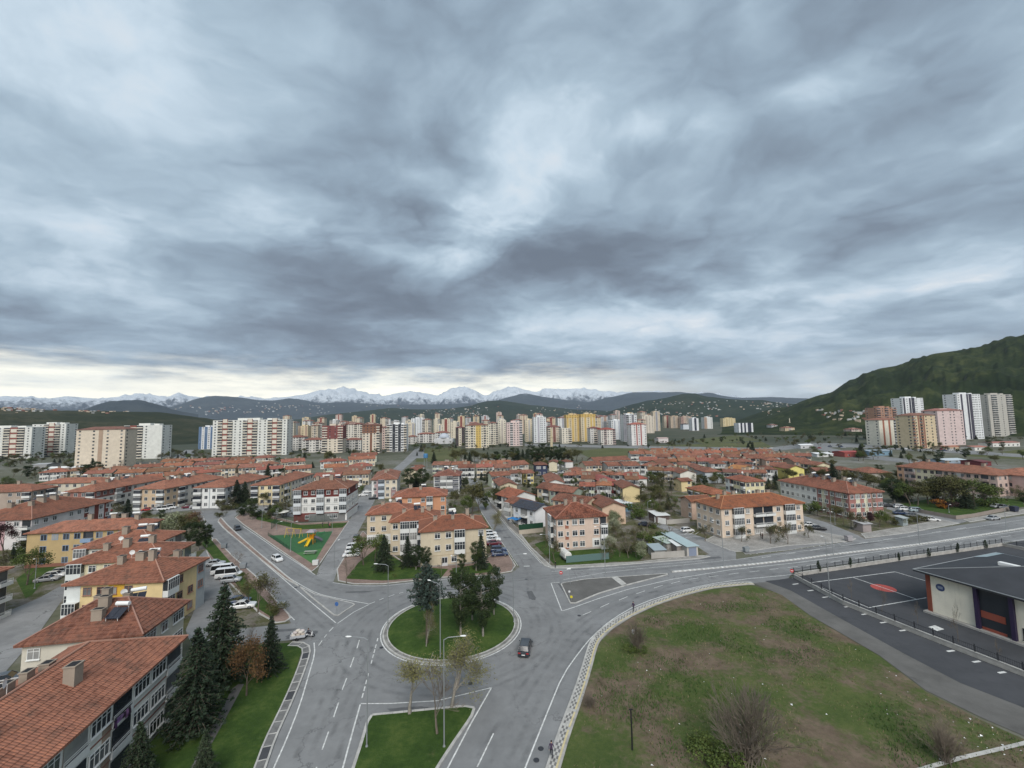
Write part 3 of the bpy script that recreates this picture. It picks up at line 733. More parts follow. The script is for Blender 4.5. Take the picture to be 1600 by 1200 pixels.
def line(pts, w=0.15, dash=None, px=True, mb=None, sm=1, phase=0.0):
 mb = mb or lines
 P = [U(*p) for p in pts] if px else pts
 if sm: P = smooth_poly(P, sm, False)
 P = resample(P, 0.5) + [P[-1]]
 if not dash: ribbon(P, -w / 2, w / 2, ZL, mb); return
 on, off = dash; s = -phase; seg = []
 for a, b in zip(P, P[1:]):
  if (s % (on + off)) < on: seg.append(a)
  elif len(seg) > 1: ribbon(seg + [a], -w / 2, w / 2, ZL, mb); seg = []
  else: seg = []
  s += math.hypot(b[0] - a[0], b[1] - a[1])
 if len(seg) > 1: ribbon(seg, -w / 2, w / 2, ZL, mb)
ring('edge_line', RR - 0.09, RR + 0.10, ZL, 'line')
# south edge line of the right-hand arm
line([(1600, 843), (1400, 874), (1250, 897), (1140, 907), (1069, 921), (998, 943.6), (956, 967.7), (925, 994.6), (905, 1019), (879, 1055.5), (857, 1109), (821, 1199), (790, 1280)], 0.17)
Z7 = lambda x, y: (800 + x / 3.529, 860 + y / 3.529)
Z6 = lambda x, y: (400 + x / 3.529, 860 + y / 3.529)
for a, b in [((390, 357), (437, 337)), ((487, 315), (535, 293)), ((590, 275), (637, 255)), ((685, 240), (733, 223)), ((783, 208), (830, 193)), ((878, 183), (927, 170)), ((975, 160), (1028, 152)), ((1085, 146), (1138, 140)), ((1195, 132), (1250, 125)), ((1310, 119), (1365, 113)), ((1420, 106), (1470, 101)), ((1520, 95), (1575, 89))]:
 line([Z7(*a), Z7(*b)], 0.14, sm=0)
for k in range(9):
 x = 1260 + k * 38; y = 884 - k * 5.6
 line([(x, y), (x + 15, y - 2.2)], 0.15, sm=0)
 line([(x - 70, y - 12.5), (x - 55, y - 14.8)], 0.15, sm=0)
line([(880, 906), (960, 892), (1100, 880), (1250, 862), (1440, 836), (1600, 812)], 0.12)
line([(862, 893), (960, 888), (1100, 876)], 0.10)
line([Z7(215, 180), Z7(275, 335), Z7(330, 318), Z7(480, 265), Z7(640, 215), Z7(880, 160), Z7(1200, 108), Z7(1588, 66), (1400, 858), (1600, 829)], 0.17, sm=0)
line([Z7(215, 180), Z7(262, 176)], 0.15, sm=0)
# left arms
line([(331, 840), (360, 869), (394, 901), (428, 936.5), (460, 969)], 0.16)
line([(460, 969), (468, 977), (476, 985)], 0.2, (0.5, 0.6), sm=0)
line([(317.5, 807), (325, 830), (331, 840)], 0.14)
line([Z6(0, 30), Z6(200, 200), Z6(440, 400)], 0.17, sm=0); line([(340, 815), (350, 826.5), (370, 843), (400, 868.5)], 0.15)
line([(347, 810), (357, 821.5), (400, 860), (430, 884), (451, 902.5), (468, 913), Z6(330, 236), Z6(430, 262), Z6(620, 295)], 0.16)
line([Z6(450, 403), Z6(540, 340), Z6(620, 300)], 0.16, sm=0)
line([Z6(620, 298), Z6(740, 250), Z6(850, 222)], 0.15, (1.2, 1.0))
line([Z6(345, 525), Z6(390, 462), Z6(440, 410)], 0.15, (1.2, 1.0))
line([(400, 836), (440, 864), (480, 890), (492, 898)], 0.15)
line([(380, 823), (400, 836)], 0.15)
line([(520, 910.5), (553, 915.5), (598, 915.8), (644, 910.8), (690, 905), (768, 901.5)], 0.14)
line([Z6(320, 510), Z6(325, 570), Z6(290, 690), Z6(240, 860), Z6(170, 1040), Z6(100, 1195), Z6(60, 1290)], 0.17)
for a, b in [((570, 495), (557, 540)), ((540, 590), (520, 645)), ((500, 705), (475, 770)), ((455, 840), (428, 920)), ((400, 1000), (365, 1100)), ((335, 1195), (300, 1290))]:
 line([Z6(*a), Z6(*b)], 0.15, sm=0)
line([Z6(672, 485), Z6(625, 660), Z6(578, 840)], 0.17, (0.9, 0.7))
line([Z6(575, 850), Z6(530, 1010), Z6(480, 1195), Z6(450, 1300)], 0.18, sm=0)
line([Z6(578, 846), Z6(740, 845), Z6(1000, 830), Z6(1300, 757)], 0.16, sm=0)
line([Z6(1300, 755), Z6(1180, 965), Z6(1060, 1195), Z6(1000, 1300)], 0.18, sm=0)
line([Z6(1310, 1010), Z6(1220, 1195)], 0.16, sm=0)
# street mouth by the pink block: stop bar of short dashes
line([(812, 885), (846, 884)], 0.4, (0.5, 0.5), sm=0)
line([(809, 884), (790, 855), (771, 830), (752, 800)], 0.13)
line([(846, 881), (815, 847), (796, 828), (766, 788)], 0.13)
# parking bays
for k in range(16):
 f = k / 15; x = 1160 + f * 150; y = 861.5 - f * 17
 line([(x, y), (x + 14, y + 5.0)], 0.16, sm=0)
for k in range(12):
 f = k / 11; x = 1345 + f * 130; y = 836 - f * 19
 line([(x, y), (x + 14, y + 4)], 0.16, sm=0)
for k in range(5): line([(1035 + k * 9, 824 + k * 4), (1058 + k * 9, 822 + k * 4)], 0.16, sm=0)
for k in range(3): line([(1070 + k * 8, 835), (1078 + k * 8, 830)], 0.16, sm=0)
for x, y in [(80, 465), (230, 530), (378, 596), (598, 692), (770, 767), (957, 850), (1150, 930)]:
 px, py = 1230 + x / 6.4, 840 + y / 6.4
 line([(px - 4, py + 0.6), (px + 5, py - 0.6)], 0.32, sm=0)
for x, y in [(957, 678), (1072, 726), (1186, 774)]:
 px, py = 1150 + x * .35, 780 + y * .35
 line([(px - 5, py + 0.8), (px + 6, py - 0.8)], 0.35, sm=0)
struct(lines.obj('road_markings', M['line']))
# sports court on the school yard
court = MB(); Zc = A0 + 0.024; ZL_ = ZL; ZL = Zc
T1 = lambda x, y: (1230 + x / 6.4, 840 + y / 6.4)
for pts in ([T1(225, 453), T1(1078, 343)], [T1(1078, 343), T1(1380, 432)], [T1(660, 400), T1(1290, 616)], [T1(815, 702), T1(1390, 603)], [T1(225, 453), T1(815, 702)]):
 line(pts, 0.20, sm=0, mb=court)
ZL = ZL_
co = struct(court.obj('court_lines', M['line']))
M['redpaint'] = plain('red_court_paint', (0.42, 0.075, 0.06), 0.7, var=0.12)
cc = U(*T1(962, 505)); mb = MB(); mb.face([(cc[0] + 2.1 * math.cos(2 * math.pi * k / 32), cc[1] + 2.1 * math.sin(2 * math.pi * k / 32), Zc - 0.004) for k in range(32)])
mb.obj('centre_circle', M['redpaint'], co)
mb = MB(); mb.face([(*U(*T1(*p)), Zc - 0.002) for p in ((1410, 895), (1478, 878), (1572, 918), (1500, 935))]); mb.obj('white_panel', M['line'], co)

# ---- islands between the carriageways
def stones_round(name, pts, mat, w=0.26, h=0.16, step=1.2, inner=0.13, px=True, sm=1, km='kerb'):
 P = ccw([U(*p) for p in pts] if px else list(pts))
 if sm: P = smooth_poly(P, sm)
 I = inset(P, w)
 top = MB(); top.face([(p[0], p[1], inner) for p in inset(P, w * 0.6)])
 o = struct(top.obj(name, M[mat]))
 mid = inset(P, w / 2); L = sum(math.hypot(a[0] - b[0], a[1] - b[1]) for a, b in zip(mid, mid[1:] + mid[:1]))
 Q = resample(mid + [mid[0]], L / max(4, round(L / step)))
 if len(Q) > 2: kerb_stones(o, Q[:-1] + [Q[0]] if math.dist(Q[-1], Q[0]) < 0.3 * step else Q + [Q[0]], w, h, mat=km)
 return o
stones_round('lower_median', [Z6(620, 905), Z6(690, 903), Z6(1000, 872), Z6(1185, 855), Z6(1215, 868), Z6(1205, 908), Z6(1100, 1060), Z6(1010, 1200), Z6(960, 1290), Z6(500, 1290), Z6(530, 1195), Z6(575, 1060)], 'lawn', 0.34, 0.16, 1.3, sm=1)
stones_round('splitter_island', [Z7(265, 182), Z7(285, 180), Z7(400, 160), Z7(540, 150), Z7(860, 128), Z7(870, 133), Z7(640, 192), Z7(480, 240), Z7(345, 297), Z7(318, 292)], 'graygravel', 0.25, 0.15, 1.2, sm=0)
stones_round('triangle_island', [Z6(240, 200), Z6(330, 243), Z6(430, 268), Z6(552, 297), Z6(445, 368), Z6(425, 358), Z6(300, 258)], 'oldlane', 0.22, 0.14, 1.2, sm=0)
# long brick median of the boulevard
ml = [(352, 804), (346, 810), (356, 821), (372, 836), (400, 860), (430, 886), (451, 903), (468, 917)]
mr = [(463, 914.5), (445, 905), (400, 869), (370, 843.5), (350, 826), (340, 814), (349, 804)]
stones_round('brick_median', ml + mr, 'redpave', 0.24, 0.15, 1.4, sm=0)
# ramp of pale concrete across the gravel island
mb = MB(); mb.face([(*U(*Z7(*p)), 0.150) for p in ((545, 150), (580, 146), (632, 188), (605, 197))]); struct(mb.obj('crossing_slab', M['kerb']))

# narrow divider of the main road: white and grey kerb blocks in turn
dv = [U(*Z7(880, 120)), U(*Z7(1200, 92)), U(*Z7(1588, 50)), U(1304, 866), U(1437, 851.5), U(1600, 825.5), U(1760, 800)]
dvP = resample(smooth_poly(dv, 2, False), 0.62)
divo = struct(bpy.data.objects.new('road_divider', MB().mesh('road_divider', M['kerb']))); COL.objects.link(divo)
mbw = MB(); mbw.obox((0, 0), (1, 0), 0.30, 0.26, 0, 0.22); mew = mbw.mesh('kerb_block', M['line'])
mbg = MB(); mbg.obox((0, 0), (1, 0), 0.30, 0.26, 0, 0.22); meg = mbg.mesh('kerb_block', M['kerb'])
for i, (a, b) in enumerate(zip(dvP, dvP[1:])):
 if i > 290: break
 mk('kerb_block', mew if i % 2 else meg, divo, loc=((a[0] + b[0]) / 2, (a[1] + b[1]) / 2, 0), rotz=math.atan2(b[1] - a[1], b[0] - a[0]))

# ---- south pavement: rows of pale and dark pavers with a yellow guide row, kerb on the road side
so = [Z7(1320, 176), Z7(1280, 175), Z7(1160, 185), Z7(1050, 200), Z7(900, 240), Z7(750, 290), Z7(620, 350), Z7(520, 410), Z7(450, 470), Z7(420, 520), Z7(385, 640), Z7(345, 760), Z7(300, 880), Z7(245, 1020), Z7(190, 1190), Z7(150, 1300)]
P = resample(smooth_poly([U(*p) for p in so], 2, False), 0.46)
pav = MB(); pav.cm = 0
NW = 3; cw = 0.24
V = [Vector(p) for p in P]; nrm = []
for i in range(len(V)):
 d = (V[min(i + 1, len(V) - 1)] - V[max(i - 1, 0)]).normalized(); nrm.append(Vector((-d.y, d.x)))
for i in range(len(V) - 1):
 for j in range(NW + 1):
  w0, w1 = 0.28 + j * cw + 0.012, 0.28 + (j + 1) * cw - 0.012
  a, b = V[i].lerp(V[i + 1], 0.02), V[i].lerp(V[i + 1], 0.98)
  z = 0.14 + rnd.uniform(-0.006, 0.006)
  pav.cm = 2 if j == NW else (1 if (i + j) % 2 else 0)
  if rnd.random() < 0.06: pav.cm = 3
  q = [a + nrm[i] * w0, b + nrm[i + 1] * w0, b + nrm[i + 1] * w1, a + nrm[i] * w1]
  pav.face([(*p, z) for p in q])
M['pavelight'] = plain('pale_paver', (0.42, 0.41, 0.38), 0.9, var=0.25, scale=1.3)
M['pavedark'] = plain('dark_paver', (0.155, 0.153, 0.148), 0.9, var=0.3, scale=1.3)
bed = MB(); ribbon(P, 0.0, 0.30 + (NW + 1) * cw + 0.25, 0.125, bed)
for i in range(len(V) - 1):   # outer sides of the bed
 a, b = V[i], V[i + 1]; bed.face([(*a, 0), (*b, 0), (*b, 0.125), (*a, 0.125)])
 w = 0.55 + (NW + 1) * cw; a, b = V[i] + nrm[i] * w, V[i + 1] + nrm[i + 1] * w
 bed.face([(*b, 0), (*a, 0), (*a, 0.125), (*b, 0.125)])
sp = struct(bed.obj('south_pavement', M['concrete']))
kind(pav.obj('pavers', [M['pavelight'], M['pavedark'], M['yline'], M['kerb']], sp), 'stuff')
PP = resample([tuple(v + n_ * 0.14) for v, n_ in zip(V, nrm)], 1.1)
kerb_stones(sp, PP, 0.26, 0.155, mat='kerb')

# ---- west pavement by the lawn: dark panels set between pale concrete bars
wo = [Z6(200, 507), Z6(250, 506), Z6(290, 516), Z6(305, 545), Z6(300, 580), Z6(260, 700), Z6(190, 870), Z6(110, 1040), Z6(60, 1195), Z6(20, 1300)]
P = smooth_poly([U(*p) for p in wo], 2, False)
P = resample(P, 2.0)
V = [Vector(p) for p in P]; nrm = []
for i in range(len(V)):
 d = (V[min(i + 1, len(V) - 1)] - V[max(i - 1, 0)]).normalized(); nrm.append(Vector((d.y, -d.x)))
WP = 1.30
bed = MB(); ribbon(P, 0.0, -WP, 0.10, bed)
for i in range(len(V) - 1):
 a, b = V[i], V[i + 1]; bed.face([(*b, 0), (*a, 0), (*a, 0.10), (*b, 0.10)])
wp = struct(bed.obj('west_pavement', M['kerbdark']))
mname = {'panel': 'oldlane', 'bar': 'kerb'}
for i in range(len(V) - 1):
 def quad(a0, a1, w0, w1, z, nm, mat):
  A = V[i].lerp(V[i + 1], a0); B = V[i].lerp(V[i + 1], a1)
  na = nrm[i].lerp(nrm[i + 1], a0); nb = nrm[i].lerp(nrm[i + 1], a1)
  mb = MB(); mb.prism(ccw([tuple(A + na * w0), tuple(B + nb * w0), tuple(B + nb * w1), tuple(A + na * w1)]), 0.02, z); mb.obj(nm, M[mat], wp)
 quad(0.07, 1.0, 0.24, WP - 0.20, 0.118, 'panel', 'newasphalt' if i % 5 == 3 else 'pavedark')
 quad(0.0, 0.07, 0.24, WP - 0.20, 0.135, 'cross_bar', 'kerb')
 quad(0.0, 0.995, 0.0, 0.23, 0.16, 'kerb_stone', 'kerb')
 quad(0.0, 0.995, WP - 0.19, WP, 0.15, 'edge_stone', 'kerb')
# the lawn behind it and its footpath
sheet('lawn', [Z6(195, 512), Z6(240, 520), Z6(255, 545), Z6(215, 680), Z6(145, 850), Z6(65, 1020), Z6(0, 1180), (370, 1290), (200, 1290), (235, 1160), (260, 1125), (290, 1040), (330, 1012), (440, 1006)], 0.105, 'lawn')
W7 = lambda x, y: (200 + x / 4, 900 + y / 4)
sheet('footpath', [W7(690, 680), W7(725, 680), W7(640, 840), W7(520, 1060), W7(480, 1130), W7(430, 1240), W7(380, 1240), W7(440, 1110), W7(470, 1040), W7(580, 850), W7(650, 710)], 0.112, 'graygravel')
# concrete track at the lower right corner of the waste ground
mb = MB(); ribbon([U(1430, 1206), U(1500, 1186), U(1560, 1172), U(1610, 1160), U(1680, 1140)], -0.22, 0.22, 0.10, mb); struct(mb.obj('concrete_edging', M['kerb']))

# ---- repairs, manholes and tyre wear on the asphalt
mats_ = {0: 'newpatch', 1: 'palepatch'}
M['newpatch'] = plain('asphalt_patch', (.105, .107, .11), .9, var=.25, scale=.7); M['palepatch'] = plain('pale_patch', (.25, .25, .245), .9, var=.2, scale=.7)
for i, (x, y, w, h, a, k) in enumerate(q_ for q_ in [(585, 1130, 3.2, 1.2, 80, 0), (640, 1108, 6.0, .8, 3, 0), (700, 1112, 2.4, .6, 8, 0), (470, 992, 5, 2.2, 10, 0), (440, 985, 6, 1.0, 5, 0), (600, 1060, 1.2, 4, 10, 1), (840, 1060, 1.0, 9, 15, 1), (880, 920, 7, 1.0, 100, 0), (905, 890, 6, 1.0, 8, 0), (1110, 872, 7, 1.6, 8, 0), (860, 1100, 1, 6, 12, 1), (760, 1150, .8, 7, -25, 1), (520, 1120, .9, 8, 12, 1), (505, 930, 1, 7, 48, 1), (720, 920, 8, .7, 8, 0), (560, 925, 6, .8, 2, 0), (830, 930, 1.5, 5, 10, 0), (1000, 900, 8, .6, 8, 0), (1350, 850, 12, .7, 14, 0), (780, 830, 5, .9, 10, 0), (785, 810, 5, .8, 10, 0), (792, 840, 3, 1.0, 10, 0)] if q_[5] == 0):
 c = U(x, y); n_ = 14; P = []
 for q in range(n_):
  t_ = 6.283 * q / n_; r_ = rnd.uniform(.75, 1.1); px_, py_ = abs(math.cos(t_)) ** .5 * math.copysign(w / 2, math.cos(t_)) * r_, abs(math.sin(t_)) ** .5 * math.copysign(h / 2, math.sin(t_)) * r_
  P.append((c[0] + px_ * math.cos(R(a)) - py_ * math.sin(R(a)), c[1] + px_ * math.sin(R(a)) + py_ * math.cos(R(a))))
 sheet('asphalt_patch', P, A0 + .0115 + i * .0001, mats_[k], px=False)
mb = MB(); mb.lathe([(.33, 0), (.33, .012), (.28, .014), (.02, .014)], 16); mh = mb.mesh('manhole_cover', M['darkmetal'])
for i, (x, y) in enumerate([(596, 1012), (735, 1068), (462, 918), (700, 915), (822, 905), (905, 962), (845, 1170), (838, 1188)]):
 c = U(x, y); tag(mk('manhole_cover', mh, None, None, (c[0], c[1], A0 + .013)), 'round dark manhole cover, %s from the roundabout bend' % ORD[i], 'manhole cover', 'manhole covers')

def mat_tyre():
 m, t, b = newmat('tyre_wear'); P = wpos(t)
 t.put(b.inputs['Base Color'], (.085, .086, .088, 1)); b.inputs['Roughness'].default_value = .85
 uv = t.new('ShaderNodeUVMap').outputs[0]; u, v, _ = t.sep(uv)
 e = t.math('MULTIPLY', t.math('MULTIPLY', v, t.math('SUBTRACT', 1.0, v)), 4.0)
 f = t.math('MULTIPLY', t.math('MULTIPLY', e, t.step(t.noise(P, .35, 5, .65), .38, .68)), .20)
 tr = t.new('ShaderNodeBsdfTransparent'); mx = t.new('ShaderNodeMixShader'); t.put(mx.inputs[0], f)
 t.l.new(tr.outputs[0], mx.inputs[1]); t.l.new(b.outputs[0], mx.inputs[2]); t.l.new(mx.outputs[0], t.n['Material Output'].inputs[0]); return m
M['tyre'] = mat_tyre(); tw = MB()
def track(pts, w=.85, gap=1.5, px=True):
 P = smooth_poly([U(*p) for p in pts] if px else pts, 2, False); P = resample(P, 1.0); V = [Vector(p) for p in P]
 for o in (-gap / 2, gap / 2):
  for i in range(len(V) - 1):
   d0 = (V[min(i + 1, len(V) - 1)] - V[max(i - 1, 0)]).normalized(); d1 = (V[min(i + 2, len(V) - 1)] - V[i]).normalized()
   n0, n1 = Vector((-d0.y, d0.x)), Vector((-d1.y, d1.x))
   q = [V[i] + n0 * (o - w / 2), V[i + 1] + n1 * (o - w / 2), V[i + 1] + n1 * (o + w / 2), V[i] + n0 * (o + w / 2)]
   tw.face([(*p, A0 + .0138) for p in q], [(i, .0001), (i + 1, .0001), (i + 1, 1), (i, 1)])
for r_ in (RR + 2.6, RR + 6.2): track(arc(r_) + [arc(r_)[0]], px=False)
track([(1590, 836), (1250, 890), (1069, 913), (985, 940), (930, 980), (890, 1020), (850, 1100), (800, 1199)]); track([(1590, 832), (1250, 884), (1069, 906), (960, 940), (900, 975), (860, 1020), (800, 1110), (750, 1199)])
track([(560, 985), (530, 1050), (505, 1110), (470, 1190)]); track([(590, 1010), (560, 1070), (535, 1130), (515, 1190)]); track([(345, 830), (400, 880), (460, 935), (520, 985)]); track([(370, 822), (420, 862), (480, 905), (540, 925), (620, 918)])
track([(1590, 818), (1300, 858), (1080, 884), (900, 897), (780, 908), (640, 925)]); track([(775, 815), (800, 850), (830, 890), (830, 930)])
struct(tw.obj('tyre_wear', M['tyre']))


# ================================================================== BUILDINGS
ROOF_RED = (0.290, 0.108, 0.066)
ROOF_BRN = (0.225, 0.085, 0.055)
CREAM, TAN, PINK, WHITE = (0.56, 0.48, 0.36), (0.42, 0.33, 0.215), (0.55, 0.37, 0.29), (0.62, 0.61, 0.58)

_winmesh = {}
def win_mesh(kind_, w, h):
 """a window: white frame with mullions and a sill, and its panes"""
 k = (kind_, round(w, 1), round(h, 1))
 if k in _winmesh: return _winmesh[k]
 f = MB(); t = 0.07; d = 0.09
 w, h = k[1], k[2]
 f.box(-w / 2, -w / 2 + t, -d, 0, 0, h); f.box(w / 2 - t, w / 2, -d, 0, 0, h)
 f.box(-w / 2 + t, w / 2 - t, -d, 0, 0, t); f.box(-w / 2 + t, w / 2 - t, -d, 0, h - t, h)
 n = max(1, round(w / 0.65))
 for i in range(1, n):
  x = -w / 2 + w * i / n; f.box(x - 0.03, x + 0.03, -d + 0.01, 0, t, h - t)
 if h > 1.2: f.box(-w / 2 + t, w / 2 - t, -d + 0.02, 0, h * 0.70, h * 0.70 + 0.05)
 f.box(-w / 2 - 0.08, w / 2 + 0.08, -d - 0.12, 0, -0.07, -0.005)
 g = MB(); g.box(-w / 2 + 0.02, w / 2 - 0.02, -0.035, -0.005, 0.02, h - 0.02)
 _winmesh[k] = (f.mesh('window', M['paint']), g.mesh('pane', M['glass']))
 return _winmesh[k]
def place_window(parent, loc, rz, w=1.35, h=1.35, frame=(0.70, 0.70, 0.68), name='window'):
 f, g = win_mesh('w', w, h)
 o = mk(name, f, parent, frame, loc, rz)
 p = mk('pane', g, o, None)
 return o
_baymesh = {}
def bay_mesh(w, h, dpt, glazed):
 k = (round(w, 1), round(h, 1), round(dpt, 1), glazed)
 if k in _baymesh: return _baymesh[k]
 w, h, dpt, glazed = k
 s = MB(); s.box(-w / 2, w / 2, -dpt, 0, -0.16, 0.0)
 if glazed:
  s.box(-w / 2, w / 2, -dpt, -dpt + 0.08, 0, 0.95); s.box(-w / 2, -w / 2 + 0.08, -dpt + 0.08, 0, 0, 0.95); s.box(w / 2 - 0.08, w / 2, -dpt + 0.08, 0, 0, 0.95)
  s.box(-w / 2, w / 2, -dpt, 0, h - 0.22, h - 0.17)
  n = max(2, round(w / 0.62))
  for i in range(n + 1):
   x = -w / 2 + 0.04 + (w - 0.08) * i / n; s.box(x - 0.035, x + 0.035, -dpt, -dpt + 0.07, 0.95, h - 0.22)
  s.box(-w / 2, w / 2, -dpt + 0.005, -dpt + 0.06, h * 0.72, h * 0.72 + 0.05)
  g = MB(); g.box(-w / 2 + 0.03, w / 2 - 0.03, -dpt + 0.03, -0.05, 0.97, h - 0.23)
  gm = g.mesh('pane', M['glass'])
 else:
  s.box(-w / 2, w / 2, -dpt, -dpt + 0.07, 0.0, 0.55)
  s.box(-w / 2, -w / 2 + 0.07, -dpt + 0.07, 0, 0, 0.55); s.box(w / 2 - 0.07, w / 2, -dpt + 0.07, 0, 0, 0.55)
  s.box(-w / 2, w / 2, -dpt, -dpt + 0.05, 0.78, 0.84)
  s.box(-w / 2, w / 2, -dpt, -dpt + 0.05, 0.96, 1.02)
  for x in (-w / 2, w / 2 - 0.05): s.box(x, x + 0.05, -dpt, -dpt + 0.05, 0.55, 1.02)
  g = MB(); g.box(-w / 2 + 0.12, w / 2 - 0.12, -0.05, -0.005, 0.02, h - 0.5)  # dark pane; behind flush rails it stands in for a recess's shade
  gm = g.mesh('pane', M['glass'])
 _baymesh[k] = (s.mesh('balcony', M['paint']), gm)
 return _baymesh[k]
def place_bay(parent, loc, rz, w, h, dpt=0.9, glazed=True, color=(0.66, 0.66, 0.64)):
 a, g = bay_mesh(w, h, dpt, glazed)
 o = mk('balcony', a, parent, color, loc, rz)
 mk('pane', g, o)
 return o

def roof_mesh(W, D, H, kind_, rise, oh=0.55, near=True):
 """tiled roof in overlapping courses; local frame centred on the footprint"""
 mb = MB(); w, d = W / 2 + oh, D / 2 + oh
 z0, z1 = H, H + rise
 if kind_ == 'hip':
  rl = max(0.05, w - d) if w >= d else 0.0; rd = max(0.05, d - w) if d > w else 0.0
  ra, rb = (-rl, -rd if d > w else 0), (rl, rd if d > w else 0)
  if w >= d:
   R0, R1 = (-rl, 0, z1), (rl, 0, z1)
   planes = [((-w, -d, z0), (w, -d, z0), R1, R0), ((w, -d, z0), (w, d, z0), R1, R1), ((w, d, z0), (-w, d, z0), R0, R1), ((-w, d, z0), (-w, -d, z0), R0, R0)]
  else:
   R0, R1 = (0, -rd, z1), (0, rd, z1)
   planes = [((-w, -d, z0), (w, -d, z0), R0, R0), ((w, -d, z0), (w, d, z0), R1, R0), ((w, d, z0), (-w, d, z0), R1, R1), ((-w, d, z0), (-w, -d, z0), R0, R1)]
 elif kind_ == 'gable':      # ridge along x
  R0, R1 = (-w, 0, z1), (w, 0, z1)
  planes = [((-w, -d, z0), (w, -d, z0), R1, R0), ((w, d, z0), (-w, d, z0), R0, R1)]
 elif kind_ == 'gabley':
  R0, R1 = (0, -d, z1), (0, d, z1)
  planes = [((w, -d, z0), (w, d, z0), R1, R0), ((-w, d, z0), (-w, -d, z0), R0, R1)]
 for a, b, c, e in planes:
  a, b, c, e = Vector(a), Vector(b), Vector(c), Vector(e)
  L = (b - a).length; sl = (((c + e) / 2) - ((a + b) / 2)).length
  n = max(1, int(sl / 0.55)) if near else 1
  nn = (b - a).cross(e - a)
  if nn.length < 1e-6: nn = (b - a).cross(c - a)
  nn.normalize()
  lift = nn * (0.05 if near else 0.0)
  for i in range(n):
   f0, f1 = i / n, (i + 1) / n
   p0, p1 = a.lerp(e, f0) + lift, b.lerp(c, f0) + lift
   q0, q1 = a.lerp(e, f1), b.lerp(c, f1)
   if i == n - 1: q0 = e + lift * .4; q1 = c + lift * .4
   u0, u1 = (p0 - a).dot((b - a) / L), (p1 - a).dot((b - a) / L)
   w0, w1 = (q0 - a).dot((b - a) / L), (q1 - a).dot((b - a) / L)
   v0, v1 = f0 * sl, f1 * sl
   if (q1 - q0).length < 0.02: mb.face([tuple(p0), tuple(p1), tuple(q0)], [(u0, v0), (u1, v0), (w0, v1)])
   else: mb.face([tuple(p0), tuple(p1), tuple(q1), tuple(q0)], [(u0, v0), (u1, v0), (w1, v1), (w0, v1)])
   if near:
    r0, r1 = a.lerp(e, f0), b.lerp(c, f0)
    mb.face([tuple(r0), tuple(r1), tuple(p1), tuple(p0)], [(u0, v0 - .02), (u1, v0 - .02), (u1, v0), (u0, v0)])
  # fascia and soffit
  dn = Vector((0, 0, -0.20))
  mb.face([tuple(a + dn), tuple(b + dn), tuple(b), tuple(a)], [(0, 0.1), (L, 0.1), (L, 0.2), (0, 0.2)])
  if kind_ != 'hip':
   mb.face([tuple(b + dn), tuple(c + dn), tuple(c), tuple(b)], [(0, .1)] * 4); mb.face([tuple(e + dn), tuple(a + dn), tuple(a), tuple(e)], [(0, .1)] * 4)
   mb.face([tuple(a + dn), tuple(e + dn), tuple(c + dn), tuple(b + dn)], [(0, .1)] * 4)
 if kind_ == 'hip':
  mb.face([(-w, -d, z0 - 0.2), (-w, d, z0 - 0.2), (w, d, z0 - 0.2), (w, -d, z0 - 0.2)], [(0, .1)] * 4)
 caps = []
 if kind_ == 'hip':
  for p, q in ((planes[0][0], planes[0][3]), (planes[0][1], planes[0][2]), (planes[2][0], planes[2][3]), (planes[2][1], planes[2][2])): caps.append((p, q))
  caps.append((R0, R1))
 else: caps.append((R0, R1))
 return mb, caps

CHIM = {}
def chimney(parent, loc, rz, w, d, h, col=(0.30, 0.25, 0.20)):
 k = (round(w, 1), round(d, 1), round(h, 1))
 if k not in CHIM:
  w, d, h = k; mb = MB()
  mb.box(-w / 2, w / 2, -d / 2, d / 2, -0.9, h); mb.box(-w / 2 - 0.08, w / 2 + 0.08, -d / 2 - 0.08, d / 2 + 0.08, h, h + 0.10)
  mb.cm = 1; mb.box(-w / 2 + 0.08, w / 2 - 0.08, -d / 2 + 0.08, d / 2 - 0.08, h + 0.10, h + 0.115)  # black slab painting the shade inside the flue opening
  CHIM[k] = mb.mesh('chimney', [M['wall'], M['black']])
 return mk('chimney', CHIM[k], parent, col, loc, rz)
_dish = None
def dish(parent, loc, rz):
 global _dish
 if _dish is None:
  mb = MB()
  for k in range(3):
   r0, r1 = 0.15 * k, 0.15 * (k + 1)
   for i in range(10):
    a0, a1 = i * math.pi / 5, (i + 1) * math.pi / 5
    P = [(r * math.cos(a), -0.25 + 0.45 * r * r, 1.1 + r * math.sin(a)) for r, a in ((r0, a0), (r1, a0), (r1, a1), (r0, a1))]
    mb.face(P)
  mb.tube([(0, 0, -0.2), (0, 0, 1.0)], 0.03, 5); mb.tube([(0, -0.2, 1.1), (0, -0.6, 1.2)], 0.02, 4)
  _dish = mb.mesh('satellite_dish', M['white'])
 return mk('satellite_dish', _dish, parent, None, loc, rz)
_solar = None
